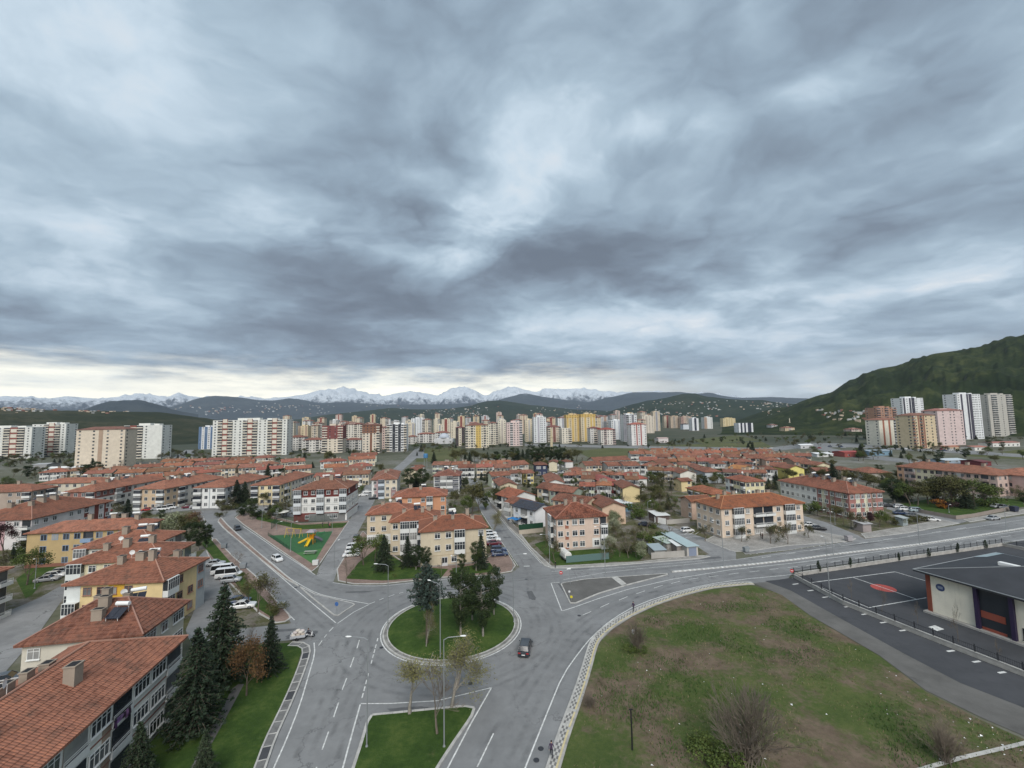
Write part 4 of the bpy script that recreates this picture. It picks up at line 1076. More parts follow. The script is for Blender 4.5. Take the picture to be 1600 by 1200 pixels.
def solar(parent, loc, rz):
 global _solar
 if _solar is None:
  a = MB(); t = 0.9
  for x in (-1.0, 0.02):
   a.face([(x, -0.9, 0.15), (x + .98, -0.9, 0.15), (x + .98, 0.5, 1.05), (x, 0.5, 1.05)]); a.face([(x, -0.9, 0.10), (x, 0.5, 1.0), (x + .98, 0.5, 1.0), (x + .98, -0.9, 0.10)])
  b = MB()
  pts = [(-0.9, 0.75, 1.45), (0.9, 0.75, 1.45)]; b.tube(pts, 0.28, 10)
  for x in (-0.8, 0.8): b.tube([(x, 0.75, -0.3), (x, 0.75, 1.3)], 0.03, 4); b.tube([(x, -0.85, -0.2), (x, -0.85, 0.2)], 0.03, 4); b.tube([(x, -0.9, 0.12), (x, 0.6, 1.02)], 0.025, 4)
  _solar = (a.mesh('collector', M['solar']), b.mesh('solar_heater', M['white']))
 o = mk('solar_heater', _solar[1], parent, None, loc, rz); mk('collector', _solar[0], o)
 return o

BUILT = []      # footprints, so that fillers keep clear
FACE = [((-1, -1), (1, 0), 0.0), ((1, -1), (0, 1), R(90)), ((1, 1), (-1, 0), R(180)), ((-1, 1), (0, -1), R(270))]
def free(x, y, r): return all(math.hypot(x - a, y - b) > r + c for a, b, c in BUILT)

def building(name, label, cat, A, B, depth, H=9.0, floors=3, wall=CREAM, roof='hip', roofcol=ROOF_RED, mottle=0.15, faces=None, rise=None,
             px=True, group=None, panels=(), chim=(), dishes=(), solars=(), winc=(0.70, 0.70, 0.68), balc=(0.62, 0.62, 0.60), bands=(), base=None,
             lod=None, shrink=0.5, caps=True, winsize=(1.35, 1.35)):
 """A,B: the two front eave corners (as photographed), depth: how far it goes back; front = side between A and B"""
 a, b = (U(*A, H), U(*B, H)) if px else (A, B)
 Wd = math.hypot(b[0] - a[0], b[1] - a[1]); ang = math.atan2(b[1] - a[1], b[0] - a[0])
 ux, uy = math.cos(ang), math.sin(ang); nx, ny = -uy, ux
 cx, cy = (a[0] + b[0]) / 2 + nx * depth / 2, (a[1] + b[1]) / 2 + ny * depth / 2
 W_, D_ = Wd - 2 * shrink, depth - 2 * shrink
 BUILT.append((cx, cy, max(W_, D_) * 0.55))
 dist = math.hypot(cx, cy)
 if lod is None: lod = 0 if dist < 150 else 1
 root = thing(name, label, cat, (cx, cy, 0), ang, group)
 fh = H / floors if base is None else (H - base) / (floors - 1)
 z_of = lambda f: f * fh if base is None else (0 if f == 0 else base + (f - 1) * fh)
 mb = MB(); mb.box(-W_ / 2, W_ / 2, -D_ / 2, D_ / 2, 0, H - 0.1, top=False)
 if rise is None: rise = min(W_, D_) / 2 * 0.40
 if roof == 'gabley':
  for s in (-1, 1):
   y = s * D_ / 2; P = [(-W_ / 2, y, H - 0.1), (W_ / 2, y, H - 0.1), (0, y, H - 0.1 + rise * 0.92)]
   mb.face(P if s < 0 else P[::-1])
 if roof == 'gable':
  for s in (-1, 1):
   x = s * W_ / 2; P = [(x, -D_ / 2, H - 0.1), (x, D_ / 2, H - 0.1), (x, 0, H - 0.1 + rise * 0.92)]
   mb.face(P if s > 0 else P[::-1])
 if roof == 'flat':
  mb.box(-W_ / 2, W_ / 2, -D_ / 2, D_ / 2, H - 0.1, H + 0.3)
 mb.obj('wall', M['wall'], root, color=wall)
 if roof != 'flat':
  rm, cl = roof_mesh(W_, D_, H, roof, rise, near=(lod == 0))
  ro = rm.obj('roof', M['roof0' if lod == 0 else 'roof1'], root, color=(*roofcol, 1 - mottle))
  if lod == 0 and caps:
   cm = MB()
   for p, q in cl:
    if (Vector(p) - Vector(q)).length > 0.3: cm.tube([tuple(Vector(p) + Vector((0, 0, .06))), tuple(Vector(q) + Vector((0, 0, .08)))], 0.11, 5)
   cm.obj('ridge_tiles', M['wall'], ro, color=tuple(min(1, c * k) for c, k in zip(roofcol, (1.35, 2.0, 2.4))))
 def roof_z(x, y):
  w, d = W_ / 2 + .55, D_ / 2 + .55
  if roof == 'gable': return H + rise * (1 - abs(y) / d)
  if roof == 'gabley': return H + rise * (1 - abs(x) / w)
  m = min(w, d); return H + rise * min(1, min(w - abs(x), d - abs(y)) / m)
 for (fx, fy, w, d, h) in chim:
  x, y = fx * W_ / 2, fy * D_ / 2; chimney(ro if roof != 'flat' else root, (x, y, roof_z(x, y)), 0, w, d, h)
 for (fx, fy, rz) in dishes:
  x, y = fx * W_ / 2, fy * D_ / 2; dish(root, (x, y, roof_z(x, y)), R(rz))
 for (fx, fy, rz) in solars:
  x, y = fx * W_ / 2, fy * D_ / 2; solar(root, (x, y, roof_z(x, y)), R(rz))
 # coloured panels of the render: (face, u0, u1, floor0, floor1, colour)
 def fpos(fi, u, off=0.0):
  (sx, sy), (dx, dy), rz = FACE[fi]
  L = W_ if fi % 2 == 0 else D_
  x = sx * W_ / 2 + dx * u * L; y = sy * D_ / 2 + dy * u * L
  nxx, nyy = (dy, -dx)
  return x + nxx * off, y + nyy * off, rz, L
 for (fi, u0, u1, f0, f1, col) in panels:
  x, y, rz, L = fpos(fi, (u0 + u1) / 2)
  pw = (u1 - u0) * L; z0 = z_of(f0) if f0 > 0 else 0.0; z1 = z_of(f1) if f1 < floors else H - 0.22
  if isinstance(f1, float) and f1 != int(f1): z1 = z_of(int(f1)) + (f1 - int(f1)) * fh
  pm = MB(); pm.box(-pw / 2, pw / 2, -0.03, -0.002, z0, z1)
  o = pm.obj('wall_panel', M['wall'], root, color=col); o.location = (x, y, 0); o.rotation_euler = (0, 0, rz)
 for (z, h, col) in bands:
  bm_ = MB(); e = 0.045
  bm_.box(-W_ / 2 - e, W_ / 2 + e, -D_ / 2 - e, D_ / 2 + e, z, z + h); bm_.obj('band', M['wall'], root, color=col)
 # windows, balconies, doors
 joined = MB(); jf = MB()
 for fi, spec in (faces or {}).items():
  rows = spec if isinstance(spec, (list, tuple)) else [spec] * floors
  for f in range(floors):
   row = rows[min(f, len(rows) - 1)]          # rows[0] is the ground floor
   n = len(row); z = z_of(f)
   for i, ch in enumerate(row):
    if ch in '. ': continue
    x, y, rz, L = fpos(fi, (i + 0.5) / n, 0.03)
    cw = L / n
    if lod == 0:
     if ch == 'w': place_window(root, (x, y, z + 0.95), rz, min(winsize[0], cw * 0.8), winsize[1], winc)
     elif ch == 'm': place_window(root, (x, y, z + 0.95), rz, min(1.1, cw * 0.8), winsize[1], (0.18, 0.07, 0.045))
     elif ch == 's': place_window(root, (x, y, z + 1.0), rz, 0.7, 1.2, winc)
     elif ch == 'W': place_window(root, (x, y, z + 0.9), rz, min(2.6, cw * 0.88), 1.5, winc)
     elif ch == 'B': place_bay(root, (x, y, z + 0.12), rz, cw * 0.96, fh, 0.9, True, balc)
     elif ch == 'b': place_bay(root, (x, y, z + 0.12), rz, cw * 0.9, fh, 0.35, True, balc)
     elif ch == 'O': place_bay(root, (x, y, z + 0.12), rz, cw * 0.96, fh, 1.1, False, balc)
     elif ch == 'r': place_bay(root, (x, y, z + 0.12), rz, cw * 0.96, fh, 0.22, False, balc)  # flush rail, no recess built: the dark pane paints its shade
     elif ch == 'D':
      dm = MB(); dm.box(-0.75, 0.75, -0.06, 0, 0.05, 2.3); dm.cm = 1; dm.box(-0.62, -0.05, -0.08, -0.06, 0.9, 2.15); dm.box(0.05, 0.62, -0.08, -0.06, 0.9, 2.15)
      o = dm.obj('door', [M['paint'], M['glass']], root, color=(0.5, 0.5, 0.5)); o.location = (x, y, 0); o.rotation_euler = (0, 0, rz)
    else:
     ww, wh, zz = {'w': (1.3, 1.35, .95), 's': (.7, 1.2, 1.0), 'm': (1.1, 1.3, .95), 'W': (min(2.6, cw * .88), 1.5, .9), 'B': (cw * .9, 1.5, 1.0), 'b': (cw * .9, 1.5, 1.0), 'O': (cw * .9, 2.0, 0.1), 'D': (1.4, 2.2, 0.05)}[ch]
     ca, sa = math.cos(rz), math.sin(rz)
     def bxx(mbx, x0, x1, y0, y1, z0, z1):
      Pq = [(x + ca * p - sa * q, y + sa * p + ca * q) for p, q in ((x0, y0), (x1, y0), (x1, y1), (x0, y1))]
      mbx.prism(Pq, z0, z1)
     dpt = 0.9 if ch in 'BO' else 0.0
     if ch in 'BO':
      bxx(jf, -cw * .48, cw * .48, -dpt, 0, z, z + (1.0 if ch == 'B' else 0.9))
      if ch == 'B': bxx(jf, -cw * .48, cw * .48, -dpt, 0, z + 2.45, z + 2.55); bxx(joined, -ww / 2, ww / 2, -dpt + .04, -0.1, z + zz, z + zz + wh)
      else: bxx(joined, -ww / 2, ww / 2, -0.05, 0, z + 1.0, z + fh - 0.4)
     else:
      bxx(jf, -ww / 2 - .1, ww / 2 + .1, -0.03, 0, z + zz - .1, z + zz + wh + .1)
      bxx(joined, -ww / 2, -0.05, -0.05, -0.03, z + zz, z + zz + wh); bxx(joined, 0.05, ww / 2, -0.05, -0.03, z + zz, z + zz + wh)
 if joined.f: kind(joined.obj('window_panes', M['fglass'], root), 'stuff')
 if jf.f: kind(jf.obj('window_frames', M['paint'], root, color=balc), 'stuff')
 return root


# ================================================================== THE TOWN: apartment blocks near the roundabout
MAROON = (0.17, 0.045, 0.035)
NAVY = (0.03, 0.035, 0.06)
def off(p, ang, L): return (p[0] + math.cos(R(ang)) * L, p[1] + math.sin(R(ang)) * L)
G1 = 'three storey apartment blocks'
# long block in the lower left corner
a_, b_ = U(61, 1199, 9), U(295, 993, 9)
a_ = off(b_, 101 + 180, 34)
L1 = building('apartment_block', 'long white apartment block in the lower left corner, laundry on its balconies', 'apartment block', a_, b_, 13.5, wall=(0.70, 0.68, 0.62), px=False,
         faces={0: 'WwrWWrWrWWr', 1: 'w.w'}, panels=[(0, 0.30, 0.345, 0, 3, (0.33, 0.25, 0.19)), (0, 0.60, 0.635, 0, 3, (0.33, 0.25, 0.19)), (0, 0.46, 0.535, 2, 3, (0.30, 0.16, 0.10))],
         bands=[(2.92, 0.16, (0.27, 0.13, 0.10)), (5.92, 0.16, (0.27, 0.13, 0.10)), (0, 0.5, (0.35, 0.33, 0.30))], rise=3.3, mottle=0.10, group=G1, shrink=0.6,
         chim=[(0.27, -0.42, 1.1, 1.0, 1.7), (0.15, 0.28, 1.6, 0.8, 1.0), (0.31, 0.30, 0.9, 0.7, 0.9), (0.42, 0.24, 0.9, 0.9, 0.5), (-0.02, 0.20, 0.9, 0.8, 0.7), (0.02, 0.42, 1.6, 0.8, 1.0), (-0.3, -0.3, 1.1, 1.0, 1.7), (-0.55, 0.1, 1.0, 0.9, 1.0)],
         dishes=[(0.12, 0.16, 200)])
building('apartment_block', 'apartment block with grey rendered end wall, directly behind the long lower left block', 'apartment block', (-64.2, 55.6), (-49.9, 58.1), 10.6, wall=(0.54, 0.50, 0.42), px=False,
         faces={1: 'WwW', 0: 'w....', 3: 'ww'}, rise=3.1, roofcol=ROOF_BRN, mottle=0.30, group=G1,
         chim=[(-0.12, 0.02, 0.9, 0.8, 1.5), (-0.02, -0.25, 1.2, 0.8, 1.5), (0.02, -0.55, 1.3, 0.8, 1.2), (-0.45, 0.4, 0.9, 0.7, 1.0), (0.12, 0.35, 0.9, 0.7, 1.0)],
         dishes=[(0.06, 0.30, 190), (0.0, 0.45, 170)], solars=[(0.36, -0.55, -10), (0.22, 0.55, 20)])
YEL = (0.66, 0.51, 0.27)
building('apartment_block', 'yellow apartment block with a mustard stripe beside the parked vans', 'apartment block', (96, 915), (256, 908), 12.6, wall=YEL, group=G1,
         faces={0: ['w.www..', 'Bwww...', '.wwsw..'], 1: ['wWw.', 'bwww', 'Bw.w']}, panels=[(0, 0.0, 0.14, 0, 3, (0.60, 0.62, 0.60)), (0, 0.43, 0.60, 0, 3, (0.58, 0.34, 0.05)), (1, 0.0, 0.2, 1, 3, (0.42, 0.40, 0.38)), (1, 0.78, 1.0, 0, 3, (0.36, 0.38, 0.38))],
         chim=[(0.28, -0.1, 1.0, 0.9, 1.8), (0.0, -0.05, 1.5, 1.0, 1.3), (-0.35, -0.2, 1.0, 0.9, 1.3), (0.55, 0.5, 1.1, 0.9, 1.4)], dishes=[(-0.12, 0.1, 200), (-0.25, 0.0, 200)], winc=(0.30, 0.16, 0.12), solars=[(0.1, 0.25, 10)])
building('apartment_block', 'cream apartment block with blue balcony awning, second roof behind the yellow block', 'apartment block', (-91.2, 86.8), (-73.7, 89.3), 11.5, wall=(0.62, 0.56, 0.38), px=False, group=G1,
         faces={0: 'Bwww..', 1: 'w.wO'}, balc=(0.60, 0.62, 0.60), chim=[(0.4, 0.0, 1.1, 0.9, 1.5), (-0.1, -0.2, 1.2, 1.0, 1.6), (-0.5, -0.35, 1.0, 0.8, 1.3)], solars=[(0.05, 0.35, 8)], dishes=[(-0.35, 0.0, 200)],
         panels=[(1, 0.75, 1.0, 1, 2, (0.06, 0.17, 0.36)), (0, 0.0, 0.16, 0, 3, (0.60, 0.63, 0.62))])
building('apartment_block', 'white and cream apartment block with red stair stripe, third roof behind the yellow block', 'apartment block', (-100.7, 97.2), (-84.3, 99.5), 11.9, wall=(0.60, 0.58, 0.50), px=False, group=G1,
         faces={0: 'Bww.w.', 1: 'w.wO'}, chim=[(0.45, 0.1, 1.1, 0.9, 1.4), (-0.1, -0.2, 1.2, 1.0, 1.6)], solars=[(0.05, 0.4, 8), (0.3, 0.5, 8)], panels=[(1, 0.3, 0.42, 0, 3, (0.30, 0.09, 0.06))])
building('apartment_block', 'plain tan apartment block with a blue and white balcony rail', 'apartment block', (-128.7, 111.6), (-102.0, 115.4), 10.5, wall=(0.42, 0.31, 0.16), px=False, group=G1,
         faces={0: ['.w.wwO.w.w', '.w.wwOwwww', '.wwwwOwww.'], 1: 'w.w'}, bands=[(0, 0.9, (0.22, 0.10, 0.07))], chim=[(-0.15, 0.0, 1.0, 0.8, 1.4), (0.28, 0.1, 1.2, 0.9, 1.2), (0.48, 0.1, 1.2, 0.9, 1.2), (0.75, 0.0, 1.1, 0.9, 1.2)], balc=(0.22, 0.30, 0.42), solars=[(0.15, 0.4, 5), (0.6, 0.4, 5)])
building('apartment_block', 'pink and white apartment block with long red roof at the left edge', 'apartment block', (-166, 127), (-146.1, 128.7), 28.6, wall=(0.60, 0.56, 0.55), px=False, group=G1, lod=0,
         faces={0: 'w.ww.wO', 1: 'www.www.ww'}, panels=[(0, 0.0, 0.62, 0, 3, (0.46, 0.30, 0.31)), (1, 0.62, 0.68, 0, 3, MAROON), (1, 0.76, 0.82, 0, 3, MAROON), (1, 0.9, 0.96, 0, 3, MAROON)],
         chim=[(-0.3, -0.55, 1.4, 1.0, 1.4), (0.25, -0.5, 1.2, 0.9, 1.3), (0.15, -0.2, 2.2, 1.0, 1.3), (0.15, 0.1, 2.0, 1.0, 1.2), (0.1, 0.45, 1.4, 1.0, 1.3)], solars=[(-0.1, -0.1, 10), (-0.1, 0.2, 10), (-0.1, 0.5, 10)])
b_ = off(U(20, 886, 9), 279, 11); a_ = off(b_, 188, 16)
building('apartment_block', 'pale apartment block cut off by the left edge, green lawn beside it', 'apartment block', a_, b_, 11, wall=(0.58, 0.52, 0.46), px=False, group=G1, faces={0: 'w.wO', 1: 'OwwO'}, chim=[(0.2, 0.1, 1, .9, 1.2)])
# second line of blocks on the left
def corner_block(label, L, A, B, depth, **k): return building('apartment_block', label, 'apartment block', A, B, depth, **k)
G2 = 'apartment blocks of the second line on the left'
building('apartment_block', 'brown grey apartment block behind the dark plum tree at the left edge', 'apartment block', (-236, 180), (-209.6, 183.9), 13.3, wall=(0.36, 0.29, 0.24), px=False, group=G2, faces={0: 'wwBw.wwB', 1: 'wwBw'}, chim=[(-0.6, 0, 1.2, 1, 1.3), (0.2, 0, 1.2, 1, 1.3)])
building('apartment_block', 'cream apartment block with low red roof, furthest left of the second line', 'apartment block', (-232, 206), (-203, 208), 11, wall=(0.55, 0.50, 0.40), px=False, group=G2, faces={0: 'wwwwww.w', 1: 'wOw'}, chim=[(-0.6, 0, 1.4, 1, 1.2), (-0.2, .1, 1.4, 1, 1.2), (.3, 0, 1.4, 1, 1.2)], solars=[(0, .3, 5)])
building('apartment_block', 'long white apartment block with maroon upper band, left of the beige corner block', 'apartment block', (-191.2, 178.9), (-177.5, 179.3), 40, wall=(0.60, 0.58, 0.55), px=False, group=G2, faces={0: 'wwwB', 1: 'wwwBwww.wwwww'}, panels=[(1, 0, .45, 2, 3, (0.22, 0.09, 0.075)), (0, 0, 1, 2, 3, (0.25, 0.12, 0.10))],
         chim=[(0, -.7, 1.3, 1, 1.3), (.1, -.4, 1.4, 1, 1.3), (0, -.1, 1.3, 1, 1.3), (0, .3, 1.3, 1, 1.3)], solars=[(-.2, -.2, 8), (-.2, .2, 8)], dishes=[(.1, -.3, 200)])
building('apartment_block', 'beige apartment block with grey balconies and a red car before it', 'apartment block', (-166.0, 184.3), (-151.1, 183.2), 36, wall=(0.50, 0.38, 0.26), px=False, group=G2, faces={0: 'BwwB', 1: 'wwBwwwwBwww'}, panels=[(0, 0, .2, 0, 3, (0.42, .36, .36)), (1, .3, 1, 0, 3, (.55, .52, .47))],
         chim=[(0, -.5, 1.3, 1, 1.3), (.1, -.2, 1.4, 1, 1.3), (0, .3, 1.3, 1, 1.3)], solars=[(-.2, -.35, 8), (.1, .05, 8), (-.2, .1, 8)], dishes=[(.2, -.4, 200), (.1, 0, 190)])
building('apartment_block', 'grey and white striped apartment block at the head of the boulevard', 'apartment block', (-140.6, 185.0), (-125.8, 185.1), 34, wall=(0.33, 0.35, 0.36), px=False, group=G2, faces={0: 'BwwB', 1: 'wBwwwwBwww'}, panels=[(0, .25, .47, 0, 3, (.66, .66, .64)), (0, .5, .72, 0, 3, (.66, .66, .64)), (1, .3, 1, 0, 3, (.5, .45, .38))], balc=(.62, .62, .6),
         chim=[(0, -.4, 1.3, 1, 1.3), (.1, 0, 1.4, 1, 1.3), (0, .4, 1.3, 1, 1.3)])
building('apartment_block', 'pale yellow apartment block with grey balconies behind the playground trees', 'apartment block', (-118, 189.0), (-104.6, 189.9), 37, wall=(0.64, 0.54, 0.34), px=False, group=G2, faces={0: 'BwwB', 1: 'wOwwwwOwww'}, panels=[(0, 0, .18, 0, 3, (.12, .13, .2)), (1, .3, 1, 0, 3, (.56, .52, .45))], balc=(.5, .5, .5),
         chim=[(0, -.5, 1.3, 1, 1.3), (.1, -.2, 1.4, 1, 1.3), (0, .3, 1.3, 1, 1.3)], solars=[(-.1, -.4, 10)])
# blocks in the middle
building('apartment_block', 'four storey white block with maroon top storey behind the playground', 'apartment block', (457, 766), (544, 763), 16.5, H=11.7, floors=4, wall=(0.66, 0.65, 0.62), roofcol=(0.24, 0.10, 0.065), lod=0,
         faces={0: ['.w..W.', 'BwwBwwB', 'BwwBwwB', 'BwwBwwB'], 1: ['.', 'wWw', 'wWw', 'w.w']}, panels=[(0, .12, 1, 3, 4, (.135, .035, .03)), (1, 0, 1, 3, 4, (.135, .035, .03)), (0, 0, .28, 0, 1, (.15, .045, .04)), (0, .28, .97, 0, 1, (.17, .17, .165))], balc=(.55, .57, .58),
         bands=[(2.75, .35, (.16, .05, .045)), (5.85, .08, (.3, .3, .3))], chim=[(-.35, -.2, 1.2, 1, 1.5), (.2, -.2, 1.3, 1, 1.8), (.6, .2, 1.2, 1, 1.2)], solars=[(-.1, .3, 10), (.3, .35, 10)], dishes=[(-.2, .1, 200)])
building('apartment_block', 'white block with mauve, blue and cream window columns, end on behind the parked cars', 'apartment block', (579, 750), (622, 748), 30, wall=(0.64, 0.63, 0.60), lod=0, roofcol=(0.26, .105, .07),
         faces={0: 'wBww', 1: '.w...w'}, panels=[(0, .1, .28, 0, 3, (.38, .26, .26)), (0, .52, 1, 0, 3, (.6, .53, .42)), (0, .76, .97, 0, 1.6, (.36, .24, .24))], chim=[(0, -.5, 1.2, 1, 1.2), (.1, 0, 1.2, 1, 1.2)], balc=(.5, .55, .6))
building('apartment_block', 'dark navy block with white framed windows beyond the orange rear block', 'apartment block', (676, 744), (719, 743), 15, wall=(0.05, 0.055, 0.085), lod=0, roofcol=(0.24, .09, .065),
         faces={0: 'WBBW'}, panels=[(0, 0, .03, 0, 3, (.65, .65, .63)), (0, .97, 1, 0, 3, (.65, .65, .63)), (0, .3, .7, 0, 3, (.42, .38, .38))], bands=[(5.8, .25, (.62, .62, .6)), (2.8, .25, (.62, .62, .6))], chim=[(-.4, 0, 1.2, 1, 1.3), (.2, .1, 1.2, 1, 1.4), (.6, -.3, .9, .8, 1.2)], solars=[(-.2, .1, 0), (.3, .3, 0)], dishes=[(0, -.1, 180), (.4, -.1, 200)])
BEI = (0.52, 0.445, 0.325)
G3 = 'staggered beige blocks above the roundabout'
building('apartment_block', 'front beige block of the staggered row, entrance door facing the roundabout', 'apartment block', (654, 831.5), (763, 823.5), 12.4, wall=BEI, group=G3, roofcol=(0.30, .10, .055), mottle=.05, faces={0: ['w.Dw.sw', '.wwB.w', '.wwB.w'], 3: 'wBw', 1: 'w.w'},
         bands=[(2.75, .1, (.42, .33, .22)), (0, .45, (.30, .28, .25))], chim=[(0, -.3, .8, .7, 1.0), (.62, -.35, .9, .7, .9), (.5, .25, .9, .8, 1.7), (-.55, -.25, 1.0, .8, 1.0), (-.3, .2, 1.0, .8, 1.3)], solars=[(.02, .15, 10)], dishes=[(.08, .0, 190), (-.06, .2, 170)])
p_ = U(607, 816, 9)
building('apartment_block', 'second beige block of the staggered row, white side balconies', 'apartment block', p_, off(p_, 9, 14), 11.2, wall=(.55, .46, .34), px=False, group=G3, roofcol=(0.30, .10, .055), mottle=.08, faces={0: 'wBB..', 3: 'w.w', 1: '..'}, chim=[(-.5, -.2, 1, .8, 1.0), (.3, -.3, .9, .7, 1.4), (.55, .2, 1.2, 1, 1.2)], solars=[(.05, .1, 10)])
p_ = U(570.5, 804.5, 9)
building('apartment_block', 'third beige block of the staggered row, white ground floor', 'apartment block', p_, off(p_, 9, 14), 11.2, wall=(.53, .44, .32), px=False, group=G3, roofcol=(0.29, .10, .06), mottle=.12, faces={0: ['WW..', 'ww..', 'ww..'], 3: 'w.w'}, panels=[(0, 0, .55, 0, 1, (.62, .62, .6))], chim=[(-.4, -.1, 1, .8, 1.1), (.1, .1, 1.0, .8, 1.1)], dishes=[(.2, .1, 190), (-.1, .2, 180)], solars=[(.3, .3, 10)])
p_ = U(699, 774, 9)
building('apartment_block', 'salmon orange rear block of the staggered row', 'apartment block', off(p_, 188, 20), p_, 12, wall=(.52, .26, .15), px=False, group=G3, lod=0, roofcol=(0.29, .10, .06), mottle=.1, faces={0: 'w.w.wB.w', 1: 'w.w'}, chim=[(0, -.2, .9, .7, 1.1), (-.4, 0, 1.2, .9, 1.3)], solars=[(.1, .4, 10)])
building('apartment_block', 'pink block with mottled red roof at the street corner', 'apartment block', (867.5, 810.6), (951, 805.6), 14, wall=(0.57, 0.44, 0.36), group=G1, roofcol=(0.27, .085, .05), mottle=.85, faces={0: ['wsww.wB', 'wsww.wB', 'wsww.wO'], 3: '.wBw'}, winsize=(1.5, 1.5),
         panels=[(0, .70, 1.0, 0, 1, (.64, .63, .6)), (0, .165, .235, 2.0, 2.32, (.30, .12, .08)), (0, .165, .235, 1.0, 1.32, (.30, .12, .08)), (0, .165, .235, 0, .32, (.30, .12, .08)), (3, .35, .65, 0, 3, (.33, .31, .29))], bands=[(0, .5, (.36, .32, .29))],
         chim=[(-.35, 0.05, .9, .8, 1.6), (.05, .1, .9, .8, 1.7), (.35, .1, .8, .7, 1.2)], balc=(.68, .68, .66), rise=2.7)
G4 = 'apartment blocks along the main road'
building('apartment_block', 'beige corner block with bright orange roof above the car park trees', 'apartment block', (1126, 795), (1258, 785.6), 12.8, wall=(.60, .485, .38), group=G4, roofcol=(0.33, .105, .045), mottle=.06, lod=0, faces={0: ['wBwWWwBw', 'wBwOOwBw', 'wBwOOwBw'], 3: 'wwww'},
         panels=[(0, .38, .62, 0, 1.5, (.40, .38, .35))], bands=[(0, .4, (.3, .28, .25))], chim=[(-.75, 0, .9, .7, 1.3), (-.55, .1, .9, .7, 1.5), (-.35, .05, .9, .7, 1.3), (.3, .1, 1.1, .9, 1.2), (.55, .1, 1, .9, 1.1)], dishes=[(-.2, .2, 200), (.1, .1, 190)], balc=(.62, .62, .6))
l_, a_ = U(1053, 779, 6.4), U(1080, 784, 6.4)
building('house', 'small pink gabled house joined to the beige corner block', 'house', a_, off(a_, 12, 9), math.dist(l_, a_), H=6.4, floors=2, wall=(.50, .36, .28), roof='gable', px=False, lod=0, roofcol=(.28, .10, .055), faces={3: '..w'}, shrink=.35)
building('apartment_block', 'long white block whose near end is striped red and cream', 'apartment block', (1326, 771), (1382, 768), 31, wall=(.64, .63, .60), group=G4, lod=0, roofcol=(.27, .095, .06), faces={0: 'wWwwwW', 3: 'wwwwwwwwwwWw'},
         panels=[(0, 0, 1, 0, 3, (.32, .155, .135)), (0, .2, .32, 0, 3, (.66, .63, .48)), (0, .44, .56, 0, 3, (.66, .63, .48)), (0, .66, .78, 0, 3, (.66, .63, .48)), (3, .58, 1, 0, 3, (.32, .155, .135)), (3, .64, .70, 0, 3, (.66, .63, .48)), (3, .76, .82, 0, 3, (.66, .63, .48)), (3, .9, .96, 0, 3, (.66, .63, .48))],
         chim=[(0, -.75, 1, .8, 1.4), (.1, -.45, 1.2, .9, 1.6), (-.2, -.3, 1.2, .9, 1.3), (-.1, 0, 1.4, 1, 1.2), (-.1, .4, 1.2, 1, 1.2), (-.1, .7, 1.2, 1, 1.2)], solars=[(0, -.1, 10), (0, .3, 10), (.2, -.6, 10)], dishes=[(.3, -.5, 180)])
l_, a_, b_ = U(1129, 746, 9), U(1164, 753, 9), U(1197, 751.5, 9)
building('apartment_block', 'pale yellow block with brown balconies left of the long white block', 'apartment block', a_, b_, math.dist(l_, a_), wall=(.62, .56, .36), px=False, group=G4, roofcol=(.28, .09, .055), mottle=.2, faces={0: 'wwww', 3: 'w.OwwwB'}, panels=[(3, 0, .22, 0, 3, (.62, .62, .6)), (3, .22, .36, 0, 3, (.2, .11, .09))], chim=[(0, -.3, 1, .8, 1.2), (.3, 0, 1, .9, 1.4)], dishes=[(.1, .2, 180)])
building('apartment_block', 'long pink and cream block behind the park trees at the right', 'apartment block', (1559, 743), (1595, 740), 38, wall=(.50, .38, .33), group=G4, roofcol=(.31, .12, .075), faces={0: 'wwBw', 3: 'wwBwwwOwwBwwOw'}, lod=1, balc=(.34, .26, .24),
         panels=[(3, .2, .45, 0, 3, (.56, .52, .38)), (3, 0, .08, 0, 3, (.48, .30, .2)), (0, .5, 1, 0, 3, (.48, .32, .3))], chim=[(0, -.6, 1.4, 1, 1), (0, -.3, 1.4, 1, 1), (0, .1, 1.4, 1, 1), (0, .5, 1.4, 1, 1), (0, .8, 1.4, 1, 1)])
b_ = U(1640, 742, 9)
building('apartment_block', 'pink block at the right edge behind the street trees', 'apartment block', U(1604, 744, 9), off(U(1604, 744, 9), 14, 30), 13, wall=(.52, .36, .33), px=False, group=G4, faces={0: 'wBwwBwwB'}, lod=1)

# ================================================================== two storey houses
def house(label, A, B, depth, wall, roof='gabley', H=6.0, rc=ROOF_BRN, faces=None, mottle=.45, **k):
 return building('house', label, 'house', A, B, depth, H=H, floors=2, wall=wall, roof=roof, roofcol=rc, mottle=mottle, faces=faces if faces is not None else {3: 'wOww', 1: 'wOw'}, shrink=.35, lod=k.pop('lod', 1), **k)
PEACH, YEL2, WH2, LB = (.55, .40, .29), (.60, .49, .27), (.64, .63, .60), (.42, .47, .52)
house('white gabled house with long red roof beside the narrow lane', (854, 754), (882, 753.5), 26, WH2)
house('beige gabled house wedged behind the white gabled house', (877, 767), (899, 762), 14, (.50, .42, .31))
house('grey green gabled house between beige neighbours', (895, 770), (912, 765), 12, (.30, .34, .28))
house('cream gabled house with patchy red roof behind the pink corner block', (915, 788), (938, 781), 15, (.56, .46, .33), mottle=.7)
house('peach gabled house with wide gable right of the pink corner block', (940, 793), (979, 791), 15, PEACH, mottle=.5, faces={3: '..'})
house('yellow gabled house with brown side wall by the orchard', (972, 763), (1001, 762.5), 17, YEL2, faces={3: 'OwOw'})
house('bright pink hipped house in the row of low houses', (937, 752), (964, 751), 18, (.50, .15, .15), roof='hip', rc=(.36, .09, .08), mottle=.1)
